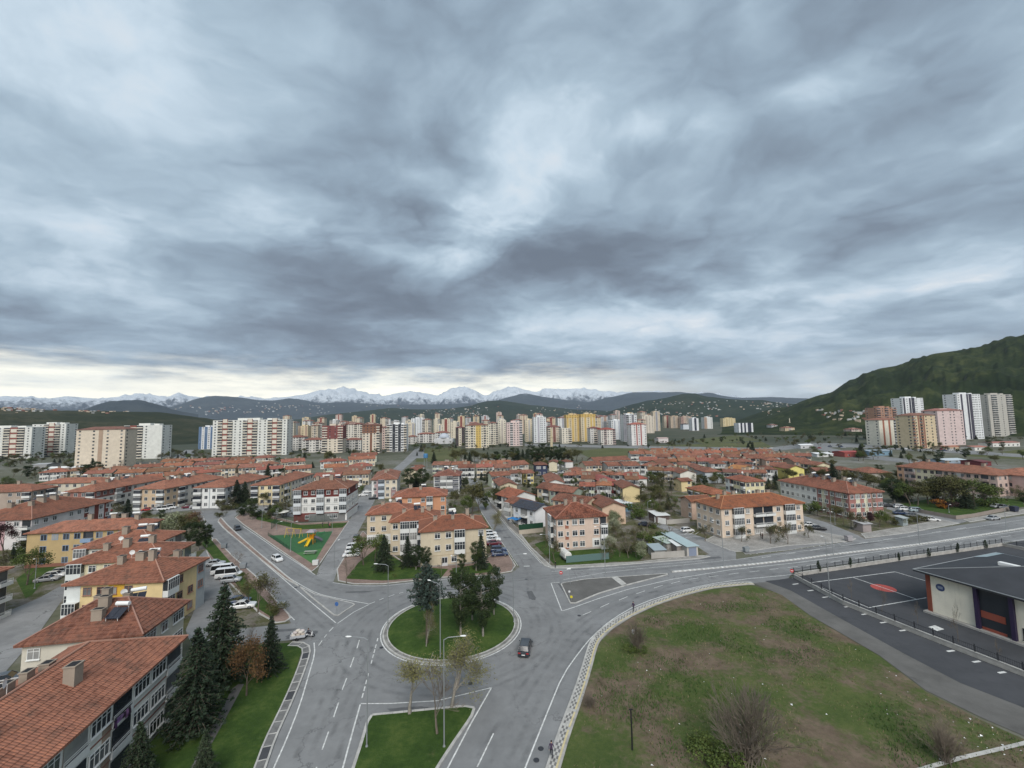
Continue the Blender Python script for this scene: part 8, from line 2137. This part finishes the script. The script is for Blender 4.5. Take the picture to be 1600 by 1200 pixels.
# ================================================================== SCHOOL AND ITS FENCE
def school():
 H = 5.2
 a = U(1453, 957); b = U(1600, 1008)
 ang = math.atan2(b[1] - a[1], b[0] - a[0]); u = (math.cos(ang), math.sin(ang)); v = (-u[1], u[0])
 Ht = HC - 0  # wall height from its top edge
 d = a[1] * _cp; H = (957 - 900) * d / FPX * 1.02
 Lw, Dp = 46.0, 24.0
 r = thing('school_building', 'cream school hall with dark hipped roof beside the asphalt court', 'school', (a[0], a[1], 0), ang)
 mb = MB(); mb.box(0, Lw, 0, Dp, .35, H); mb.obj('wall', M['wall'], r, color=(.74, .69, .57))
 mb = MB(); mb.box(-.5, Lw + .5, -.9, Dp + .5, 0, .35); mb.obj('plinth', M['concrete'], r)
 mb = MB(); mb.box(-.14, -.002, -.12, Dp * .5, .36, H - .02); mb.box(-.002, .5, -.12, -.002, .36, H - .02); mb.obj('brick_panel', M['wall'], r, color=(.22, .065, .04))
 # low hipped roof with a deep eave
 e = 1.3; rs = 3.6; w0, w1, d0, d1 = -e, Lw + e, -e, Dp + e; zc = H + .02; ry = Dp / 2
 P = [(w0, d0, zc + .35), (w1, d0, zc + .35), (w1, d1, zc + .35), (w0, d1, zc + .35)]; R0, R1 = (w0 + ry + e, ry, zc + rs), (w1 - ry - e, ry, zc + rs)
 rf = MB(); rf.face([P[0], P[1], R1, R0]); rf.face([P[1], P[2], R1]); rf.face([P[2], P[3], R0, R1]); rf.face([P[3], P[0], R0])
 for i in range(4):
  p, q = P[i], P[(i + 1) % 4]; rf.face([(p[0], p[1], zc), (q[0], q[1], zc), q, p])
 rf.face([(w0, d1, zc), (w1, d1, zc), (w1, d0, zc), (w0, d0, zc)])
 ro = rf.obj('roof', M['darkroof'], r)
 mb = MB(); mb.tube([P[0], P[1]], .09, 5); mb.tube([P[3], P[0]], .09, 5); mb.tube([P[0], R0], .07, 5); mb.tube([P[3], R0], .07, 5); mb.tube([R0, R1], .07, 5); mb.obj('flashing', M['steel'], ro)
 mb = MB(); n = (Vector(R0) - Vector(P[3]));
 for f0, f1 in ((.03, .20),):
  q = [Vector(P[3]).lerp(Vector(P[0]), .02), Vector(P[3]).lerp(Vector(P[0]), .30), Vector(P[3]).lerp(Vector(P[0]), .27) + Vector((1.6, 0, .38)), Vector(P[3]).lerp(Vector(P[0]), .05) + Vector((1.6, 0, .38))]
 mb.face([tuple(k + Vector((0.1, 0, .08))) for k in q]); mb.obj('skylight', M['skyl'], ro)
 mb = MB(); mb.box(6, 12, 8.6, 9.5, zc + 2.2, zc + 2.75); mb.obj('white_vent', M['white'], ro)
 mb = MB(); mb.box(14.2, 15.6, 4.4, 5.5, zc + 1.0, zc + 2.2); mb.box(14.6, 15.2, 4.7, 5.2, zc + 2.2, zc + 3.0); mb.tube([(14.9, 4.95, zc + 3.0), (14.9, 4.95, zc + 3.7)], .08, 6); mb.obj('chimney', M['concrete'], ro)
 # entrance bay with glass and red brick between purple columns
 fx = 6.6
 mb = MB(); mb.box(fx, fx + 4.0, -.06, -.002, .36, H - .1); mb.obj('entrance_glass', M['glass'], r)
 mb = MB(); mb.box(fx + .5, fx + 3.4, -.12, -.06, 2.3, 3.4); mb.box(fx + .5, fx + 3.4, -.12, -.06, .36, .8); mb.obj('brick_band', M['wall'], r, color=(.26, .07, .045))
 for x in (fx - .2, fx + 4.0):
  mb = MB(); mb.box(x + .1, x + .6, -.6, 0, .36, H - .02); mb.obj('column', M['paint'], r, color=(.032, .022, .055))
 place_window(r, (fx + 6.0, -.01, .8), 0, 1.6, 1.8, (.03, .03, .035))
 for k in range(5): place_window(r, (fx + 12 + k * 6, -.01, 1.4), 0, 2.4, 1.6, (.10, .10, .11))
 mb = MB();
 for rr, z_, y0 in ((.62, 0, -.06),): loft(mb, [[(1.9 + rr * math.cos(6.283 * k / 20), y, H * .72 + rr * math.sin(6.283 * k / 20)) for k in range(20)] for y in (-.003, -.06)])
 em = mb.obj('emblem', M['paint'], r, color=(.05, .07, .16))
 mb = MB(); mb.box(1.55, 2.25, -.075, -.062, H * .72 - .22, H * .72 + .22); mb.box(1.65, 2.15, -.085, -.076, H * .72 - .06, H * .72 + .06); mb.obj('emblem_mark', M['paint'], em, color=(.25, .28, .36))
 return r
M['darkroof'] = plain('dark_roofing', (.040, .042, .047), .7, var=.22, scale=.35)
M['skyl'] = plain('skylight_sheet', (.30, .38, .40), .35, var=.15)
school()
# wall with iron railing round the school yard
def railing(name, label, pts, wall_h=.75, rail_h=.95, post=2.4):
 P = [U(*p) for p in pts]; r = thing(name, label, 'fence', (P[0][0], P[0][1], 0)); o = P[0]
 loc = [(p[0] - o[0], p[1] - o[1]) for p in P]
 wl = MB(); cp = MB(); n_ = 0
 for a, b in zip(loc, loc[1:]):
  L = math.dist(a, b); u = ((b[0] - a[0]) / L, (b[1] - a[1]) / L); c = ((a[0] + b[0]) / 2, (a[1] + b[1]) / 2)
  wl.obox(c, u, L / 2, .13, 0, wall_h); cp.obox(c, u, L / 2, .18, wall_h, wall_h + .07)
  k = int(L / post)
  ang = math.atan2(u[1], u[0])
  for i in range(k):
   f = (i + .5) / k; q = (a[0] + (b[0] - a[0]) * f, a[1] + (b[1] - a[1]) * f)
   mk('railing_panel', rail_mesh(L / k), r, None, (q[0], q[1], wall_h + .07), ang)
   q = (a[0] + (b[0] - a[0]) * i / k, a[1] + (b[1] - a[1]) * i / k)
   mk('post', RPOST, r, None, (q[0], q[1], wall_h + .07), ang)
 wl.obj('wall', M['concrete'], r); cp.obj('coping', M['kerb'], r); return r
RPM = {}
def rail_mesh(L):
 k = round(L, 1)
 if k not in RPM:
  mb = MB()
  for z in (.18, .80): mb.box(-L / 2, L / 2, -.02, .02, z, z + .05)
  n = int(L / .22)
  for i in range(n): x = -L / 2 + L * (i + .5) / n; mb.box(x - .013, x + .013, -.012, .012, .05, .95)
  RPM[k] = mb.mesh('railing_panel', M['darkmetal'])
 return RPM[k]
mb = MB(); mb.box(-.05, .05, -.05, .05, 0, 1.1); mb.box(-.07, .07, -.07, .07, 1.1, 1.16); RPOST = mb.mesh('post', M['darkmetal'])
railing('railing_wall', 'concrete wall with dark iron railing along the service road', [(1241, 903), (1318, 945), (1430, 990), (1600, 1057), (1760, 1120)])
railing('railing_wall', 'concrete wall with dark iron railing along the main road', [(1241, 901), (1400, 877), (1566, 853), (1640, 868)])
for i, (x, y, yt) in enumerate([(1331, 936, 904), (1378, 956, 918), (1434, 974, 940), (1497, 1003, 946), (1560, 1034, 1000)]):
 tree('bare', x, y, yt, 'thin leafless sapling, %s from the left inside the school wall' % ORD[i], .45, 'saplings in the school yard')

# ================================================================== PLAYGROUND
C3 = lambda x, y: (400 + x / 8, 740 + y / 8)
sheet('playground_turf', [C3(150, 780), C3(400, 770), C3(700, 745), C3(960, 725), C3(900, 830), C3(830, 940), C3(500, 1000), C3(300, 880)], .145, 'turf')
sheet('light_turf', [C3(500, 1000), C3(830, 940), C3(790, 1010), C3(715, 1140), C3(620, 1075)], .140, 'turf2')
def pg(x, y): c = U(*C3(x, y)); return (c[0], c[1], .15)
YL, OR_ = (.55, .40, .03), (.60, .27, .015)
p = pg(690, 880); t_ = thing('slide', 'yellow slide tower with grey roof in the playground', 'slide', p, R(-85))
mb = MB()
for sx in (-.8, .8):
 for sy in (-.8, .8): mb.tube([(sx, sy, 0), (sx, sy, 3.6)], .09, 6)
mb.box(-.9, .9, -.9, .9, 1.5, 1.62); mb.box(-.85, .85, .78, .85, 1.62, 2.5); mb.box(-.85, -.78, -.78, .78, 1.62, 2.5); mb.obj('frame', M['paint'], t_, color=OR_)
mb = MB(); loft(mb, [[(x, y, 3.5 + z) for x, y, z in ((-1.2, -1.2, 0), (1.2, -1.2, 0), (1.2, 1.2, 0), (-1.2, 1.2, 0))], [(x, y, 3.9) for x, y in ((-.9, -.9), (.9, -.9), (.9, .9), (-.9, .9))], [(x, y, 4.15) for x, y in ((-.3, -.3), (.3, -.3), (.3, .3), (-.3, .3))]]); mb.obj('roof', M['paint'], t_, color=(.30, .27, .30))
mb = MB(); mb.face([(.9, -.35, 1.6), (3.6, -.35, .3), (3.6, .35, .3), (.9, .35, 1.6)])
for s in (-1, 1): loft(mb, [[(x, s * .38 + dx, z + dz) for dx, dz in ((-.04, -.06), (.04, -.06), (.04, .32), (-.04, .32))] for x, z in ((.9, 1.6), (2.4, .85), (3.6, .3), (4.1, .25))])
mb.obj('chute', M['paint'], t_, color=(.62, .42, .02))
mb = MB(); loft(mb, [[(x, y0 + dx, z + dz) for dx, dz in ((-.3, -.05), (.3, -.05), (.34, .25), (-.34, .25))] for x, y0, z in ((-.3, -.9, 1.5), (.1, -2.4, .8), (.4, -3.4, .35))]); mb.obj('side_chute', M['paint'], t_, color=(.58, .36, .02))
mb = MB(); mb.tube([(-.2, .9, 1.9), (-.2, 2.0, 1.5), (-.5, 3.0, .7)], .42, 10); mb.obj('tube_slide', M['paint'], t_, color=(.09, .085, .11))
p = pg(470, 800); t_ = thing('swing_frame', 'yellow climbing and swing frame in the playground', 'swing', p, R(-10))
mb = MB()
for x in (-2.6, 0, 2.6):
 for s in (-1, 1): mb.tube([(x, s * .9, 0), (x, 0, 2.7)], .06, 5)
mb.tube([(-2.7, 0, 2.7), (2.7, 0, 2.7)], .06, 5); mb.tube([(-2.6, 0, 1.3), (0, 0, 1.3)], .04, 5); mb.obj('frame', M['paint'], t_, color=YL)
for x in (-1.7, -.9, .9, 1.7):
 mb = MB(); mb.tube([(x - .2, 0, 2.65), (x - .2, 0, .5)], .015, 4); mb.tube([(x + .2, 0, 2.65), (x + .2, 0, .5)], .015, 4); mb.box(x - .26, x + .26, -.12, .12, .45, .5); mb.obj('swing_seat', M['darkmetal'], t_)
p = pg(812, 765); t_ = thing('seesaw', 'small green spring toy at the back of the playground', 'seesaw', p, R(10))
mb = MB(); mb.tube([(-1.2, 0, .7), (0, 0, .55), (1.2, 0, .7)], [.12, .16, .12], 6); mb.tube([(0, 0, 0), (0, 0, .55)], .12, 6); mb.box(-1.0, -.9, -.25, .25, .75, 1.05); mb.box(.9, 1.0, -.25, .25, .75, 1.05); mb.obj('beam', M['paint'], t_, color=(.02, .16, .06))
p = pg(680, 1010); t_ = thing('picnic_table', 'grey picnic table on the light turf', 'table', p, R(5))
mb = MB(); mb.box(-1.6, 1.6, -.45, .45, .72, .8); mb.obj('tabletop', M['wall'], t_, color=(.3, .31, .27))
for s in (-1, 1): mb = MB(); mb.box(-1.6, 1.6, s * .8 - .15, s * .8 + .15, .42, .48); mb.obj('bench', M['wall'], t_, color=(.27, .29, .25))
mb = MB()
for sx in (-1.2, 1.2): mb.box(sx - .05, sx + .05, -.85, .85, .36, .42); mb.box(sx - .05, sx + .05, -.3, -.2, 0, .72); mb.box(sx - .05, sx + .05, .2, .3, 0, .72)
mb.obj('leg_frame', M['darkmetal'], t_)
def mesh_fence(name, label, pts, h, col, post=3.0, mat='paint', px=True, z=.12, solid=False):
 P = [U(*p) for p in pts] if px else pts; r = thing(name, label, 'fence', (P[0][0], P[0][1], z)); o = P[0]
 for a, b in zip(P, P[1:]):
  L = math.dist(a, b); k = max(1, round(L / post)); ang = math.atan2(b[1] - a[1], b[0] - a[0])
  for i in range(k):
   q = (a[0] + (b[0] - a[0]) * (i + .5) / k - o[0], a[1] + (b[1] - a[1]) * (i + .5) / k - o[1], 0)
   mb = MB()
   if solid: mb.box(-L / k / 2 + .03, L / k / 2 - .03, -.03, .03, .05, h)
   else:
    for j in range(int(h / .2)): mb.box(-L / k / 2, L / k / 2, -.012, .012, .1 + j * .2, .125 + j * .2)
    for j in range(int(L / k / .3)): x = -L / k / 2 + .3 * j; mb.box(x - .01, x + .01, -.01, .01, .05, h)
   x = -L / k / 2; mb.box(x - .04, x + .04, -.04, .04, 0, h + .1)
   w = mb.obj('panel', M[mat], r, color=col); w.location = q; w.rotation_euler = (0, 0, ang)
 return r
mesh_fence('mesh_fence', 'dark green mesh fence along the boulevard side of the playground', [C3(150, 780), C3(300, 880), C3(420, 970)], 1.1, (.02, .06, .035))
mesh_fence('mesh_fence', 'green mesh fence behind the playground court', [C3(190, 700), C3(260, 640), C3(970, 600)], 2.4, (.02, .06, .04))
mesh_fence('sheet_fence', 'green sheet metal fence before the pink corner block', [(885, 880), (952, 874)], 1.7, (.10, .16, .15), 2.2, solid=True, z=.05)
mesh_fence('sheet_fence', 'dark green mesh topped garden fence beside the white and slate house', [(811, 833), (849, 829)], 2.0, (.015, .055, .03), 3, solid=True, z=.6)
mesh_fence('garden_wall', 'low cream garden wall under the dark green fence', [(811, 835.5), (849, 831.5)], 1.4, (.42, .37, .30), 4, 'wall', solid=True, z=.0)
mesh_fence('garden_wall', 'grey garden wall along the narrow street houses', [(766, 790), (782, 806), (797, 824), (811, 834)], 1.5, (.36, .33, .30), 4, 'wall', solid=True, z=.1)
mesh_fence('garden_wall', 'white wall panel beside the garden street', [(1023, 817), (1041, 820)], 2.0, (.66, .65, .62), 9, 'wall', solid=True, z=.05)
mesh_fence('garden_wall', 'stone park wall at the right', [(1395, 790), (1440, 802), (1494, 812), (1520, 809), (1580, 797)], 1.3, (.26, .22, .19), 4, 'wall', solid=True, z=.05)
mesh_fence('garden_wall', 'concrete wall beside the garden street car park', [(1042, 820), (1078, 817)], 1.6, (.36, .34, .31), 6, 'wall', solid=True, z=.05)
mesh_fence('garden_wall', 'brick foot wall of the shed plot along the main road', [(1018, 874), (1070, 870)], 1.6, (.36, .34, .31), 4, 'wall', solid=True, z=.05)
# sheds on the corner plot by the main road
def hut(label, A, B, depth, H, wall, roofc, px=True, slope=.4, door=None, name='shed'):
 a, b = U(*A), U(*B); L = math.dist(a, b); ang = math.atan2(b[1] - a[1], b[0] - a[0])
 r = thing(name, label, 'shed', (a[0], a[1], .03), ang, None)
 mb = MB(); mb.box(0, L, 0, depth, 0, H); mb.obj('wall', M['wall'], r, color=wall)
 mb = MB(); mb.face([(-.3, -.4, H + .03), (L + .3, -.4, H + .03), (L + .3, depth + .3, H + slope), (-.3, depth + .3, H + slope)]); mb.face([(-.3, -.4, H - .05), (-.3, depth + .3, H + slope - .08), (L + .3, depth + .3, H + slope - .08), (L + .3, -.4, H - .05)])
 mb.face([(-.3, -.4, H - .05), (L + .3, -.4, H - .05), (L + .3, -.4, H + .03), (-.3, -.4, H + .03)]); mb.face([(L + .3, -.4, H - .05), (L + .3, depth + .3, H + slope - .08), (L + .3, depth + .3, H + slope), (L + .3, -.4, H + .03)]); mb.obj('roof', M['paint'], r, color=roofc)
 if door: mb = MB(); mb.box(L * .15, L * .85, -.05, -.002, .05, H - .35); mb.obj('shutter_door', M['paint'], r, color=door)
 return r
hut('small garage with pale blue sheet roof by the main road', (1074, 870), (1091, 868.5), 12, 2.6, (.45, .42, .38), (.34, .42, .43), door=(.20, .23, .30))
hut('low shed with grey blue roof beside the garage', (1023, 872), (1040, 871), 4, 2.0, (.36, .35, .33), (.28, .33, .35))
hut('open shed with white roof sheet beside the garage', (1058, 866), (1072, 865), 4, 2.2, (.25, .22, .20), (.62, .63, .62))
hut('green roofed lean-to behind the garage', (1042, 862), (1064, 858), 5, 2.2, (.30, .29, .27), (.36, .42, .37))
hut('dark shed with white roof in the allotment', (1026, 818), (1046, 817), 6, 2.6, (.12, .09, .08), (.58, .58, .56))
hut('blue roofed garden shed beside the peach house', (978, 800), (988, 798), 7, 3.0, (.20, .33, .42), (.62, .63, .62))
hut('kiosk with white roof at the side street corner', (1349, 832), (1362, 831), 3, 2.5, (.30, .26, .25), (.40, .40, .40))
hut('grey electrical cabinet by the olive hedge', (1411, 822), (1419, 821), 2, 2.4, (.30, .34, .34), (.34, .37, .37))
c = U(805, 822); t_ = thing('tarpaulin', 'blue tarpaulin sheet over a garden roof by the narrow street', 'tarpaulin', (c[0], c[1], 0), R(10))
mb = MB(); nn = 8
for i in range(nn):
 for j in range(5):
  f = lambda a, b: (-2.5 + 5 * a / nn, 3 * b / 5, 2.2 + .5 * math.sin(a * .9) * math.sin(b * .7) + .3 * math.sin(a + b))
  mb.face([f(i, j), f(i + 1, j), f(i + 1, j + 1), f(i, j + 1)])
mb.obj('sheet', M['cloth'], t_, True, (.03, .16, .38)); mb = MB()
for x in (-2.4, 2.4):
 for y in (.1, 2.9): mb.tube([(x, y, 0), (x, y, 2.3)], .05, 5)
mb.obj('poles', M['steel'], t_)
# parasol behind the playground
p = pg(320, 560); t_ = thing('parasol', 'wide white parasol behind the playground', 'parasol', p)
mb = MB(); mb.lathe([(2.6, 2.3), (2.55, 2.45), (.05, 3.1)], 10); mb.obj('canopy', M['cloth'], t_, color=(.6, .6, .55)); mb = MB(); mb.tube([(0, 0, 0), (0, 0, 3.0)], .05, 6); mb.obj('pole', M['steel'], t_)

# ---- laundry on the long block's balconies
def laundry(label, u, floor, cols):
 lo = Vector((0, -6.75 - .55, floor * 3 + .98)); w = L1.matrix_world
 pos = L1.matrix_basis @ Vector((u, -13.5 / 2 + .6 - .55, floor * 3 + 1.02))
 r = thing('laundry', label, 'laundry', tuple(pos), L1.rotation_euler.z)
 mb = MB(); mb.tube([(-1.3, 0, .02), (1.3, 0, .02)], .012, 4); mb.obj('line', M['steel'], r)
 for i, cc in enumerate(cols):
  mb = MB(); x = -1.2 + i * 2.4 / len(cols); wd = 2.2 / len(cols); h = rnd.uniform(.5, .95)
  for s in (0, 1):
   for k in range(4):
    z0, z1 = -h * k / 4, -h * (k + 1) / 4; o = lambda z: .05 + .05 * math.sin(z * 6 + i)
    mb.face([(x, -o(z0) if s == 0 else o(z0) * .6, z0), (x + wd, -o(z0) if s == 0 else o(z0) * .6, z0), (x + wd, -o(z1) if s == 0 else o(z1) * .6, z1), (x, -o(z1) if s == 0 else o(z1) * .6, z1)])
  mb.obj('garment', M['cloth'], r, color=cc)
bpy.context.view_layer.update()
laundry('purple and dark laundry on an upper balcony of the long block', 5.2, 2, [(.05, .02, .06), (.22, .12, .28), (.28, .17, .32), (.04, .02, .04), (.2, .1, .2), (.03, .015, .03)])
laundry('pale laundry on a middle balcony of the long block', -1.0, 1, [(.5, .52, .56), (.62, .62, .64), (.12, .13, .2), (.55, .5, .42), (.6, .62, .66), (.4, .3, .2)])

# ---- litter and grass tufts on the waste ground
lot = [U(*p) for p in [(1174, 918), (1265, 966), (1447, 1085), (1600, 1160), (1600, 1240), (885, 1240), (905, 1152), (920, 1109), (935, 1060), (950, 1005), (1000, 970), (1069, 938), (1112, 926)]]
def inside(p, poly):
 r = False; n = len(poly)
 for i in range(n):
  a, b = poly[i], poly[i - 1]
  if (a[1] > p[1]) != (b[1] > p[1]) and p[0] < (b[0] - a[0]) * (p[1] - a[1]) / (b[1] - a[1]) + a[0]: r = not r
 return r
xs = [p[0] for p in lot]; ys = [p[1] for p in lot]
lit = MB(); n = 0
while n < 75:
 p = (rnd.uniform(min(xs), max(xs)), rnd.uniform(min(ys), max(ys)))
 if n % 3 == 0: p = (rnd.gauss(62, 7), rnd.gauss(52, 9))
 if not inside(p, lot): continue
 s = rnd.uniform(.05, .13) * rnd.choice([1, 1, 1, 1.6]); a = rnd.uniform(0, 6.28)
 lit.cm = rnd.choice([0, 0, 0, 1])
 c_, s_ = math.cos(a) * s, math.sin(a) * s
 q = [(p[0] + c_, p[1] + s_, .03), (p[0] - s_ * .7, p[1] + c_ * .7, .05 + s * .5), (p[0] - c_, p[1] - s_, .03), (p[0] + s_ * .8, p[1] - c_ * .8, .04 + s * .3)]
 lit.face(q); n += 1
tag(kind(lit.obj('litter', [M['white'], M['kerb']]), 'stuff'), 'scraps of white litter strewn over the waste ground', 'litter')
gr = MB(); n = 0; rg = random.Random(5)
while n < 15000:
 p = (rg.uniform(min(xs), max(xs)), rg.uniform(min(ys), max(ys)))
 d = mnoise.fractal(Vector((p[0] * .11, p[1] * .11, 3.3)), .9, 2.0, 4)
 if d < rg.uniform(-.45, .5) or not inside(p, lot): continue
 h = rg.uniform(.10, .32) * (1 + max(0, d)); a = rg.uniform(0, 6.28); w = rg.uniform(.03, .07)
 gr.cm = 0 if d > .22 else rg.choice([1, 1, 2])
 lx, ly = rg.gauss(0, .1), rg.gauss(0, .1)
 gr.face([(p[0] - math.cos(a) * w, p[1] - math.sin(a) * w, 0), (p[0] + math.cos(a) * w, p[1] + math.sin(a) * w, 0), (p[0] + lx, p[1] + ly, h)]); n += 1
M['gt0'] = plain('green_tuft', (.05, .095, .022), .9, var=.3, scale=.5); M['gt1'] = plain('olive_tuft', (.10, .115, .045), .9, var=.3, scale=.5); M['gt2'] = plain('dry_tuft', (.20, .165, .095), .9, var=.3, scale=.5)
tag(kind(gr.obj('grass', [M['gt0'], M['gt1'], M['gt2']]), 'stuff'), 'rough grass tufts over the waste ground', 'grass')
# a pale plastic bag caught in the thorn bush
c = U(990, 1004); o = mk('plastic_bag', sme, None, (.66, .66, .67), (c[0], c[1], 1.7), .6); o.scale = (.6, .7, 1.6); tag(o, 'pale plastic bag caught in the small thorn bush', 'bag')

# ---- labels of the many small plants and cars: by the building next to them
import re
marks = {}
for o in list(bpy.data.objects):
 if o.parent is None and o.get('category') in ('apartment block', 'house', 'apartment tower', 'shed', 'mosque', 'minaret', 'petrol station'):
  sh = o['label'].split(',')[0]
  w_ = re.split(r' (?:with|behind|in|on|beside|of|before|at|whose|right|left|between|among|under|beyond|joined|above|directly|by|below|along|facing|cut|rising|wedged|squeezed|furthest|nearest|standing) ', sh)[0]
  if len(w_.split()) < 2: w_ = sh
  w_ = ' '.join(w_.split()[:7]); marks.setdefault(w_, []).append(o)
marks = [(k, v[0].location.copy()) for k, v in marks.items() if len(v) == 1]
grp = {}
for o, nm in TOLABEL:
 d, k = min(((o.location - l_).length, k) for k, l_ in marks); grp.setdefault((nm, k), []).append((d, o))
for (nm, k), L_ in grp.items():
 L_.sort(key=lambda q: q[0])
 for i, (d, o) in enumerate(L_): o['label'] = '%s beside the %s' % (nm, k) if len(L_) == 1 else '%s beside the %s, %s nearest to it' % (nm, k, ORD[min(i, 29)])
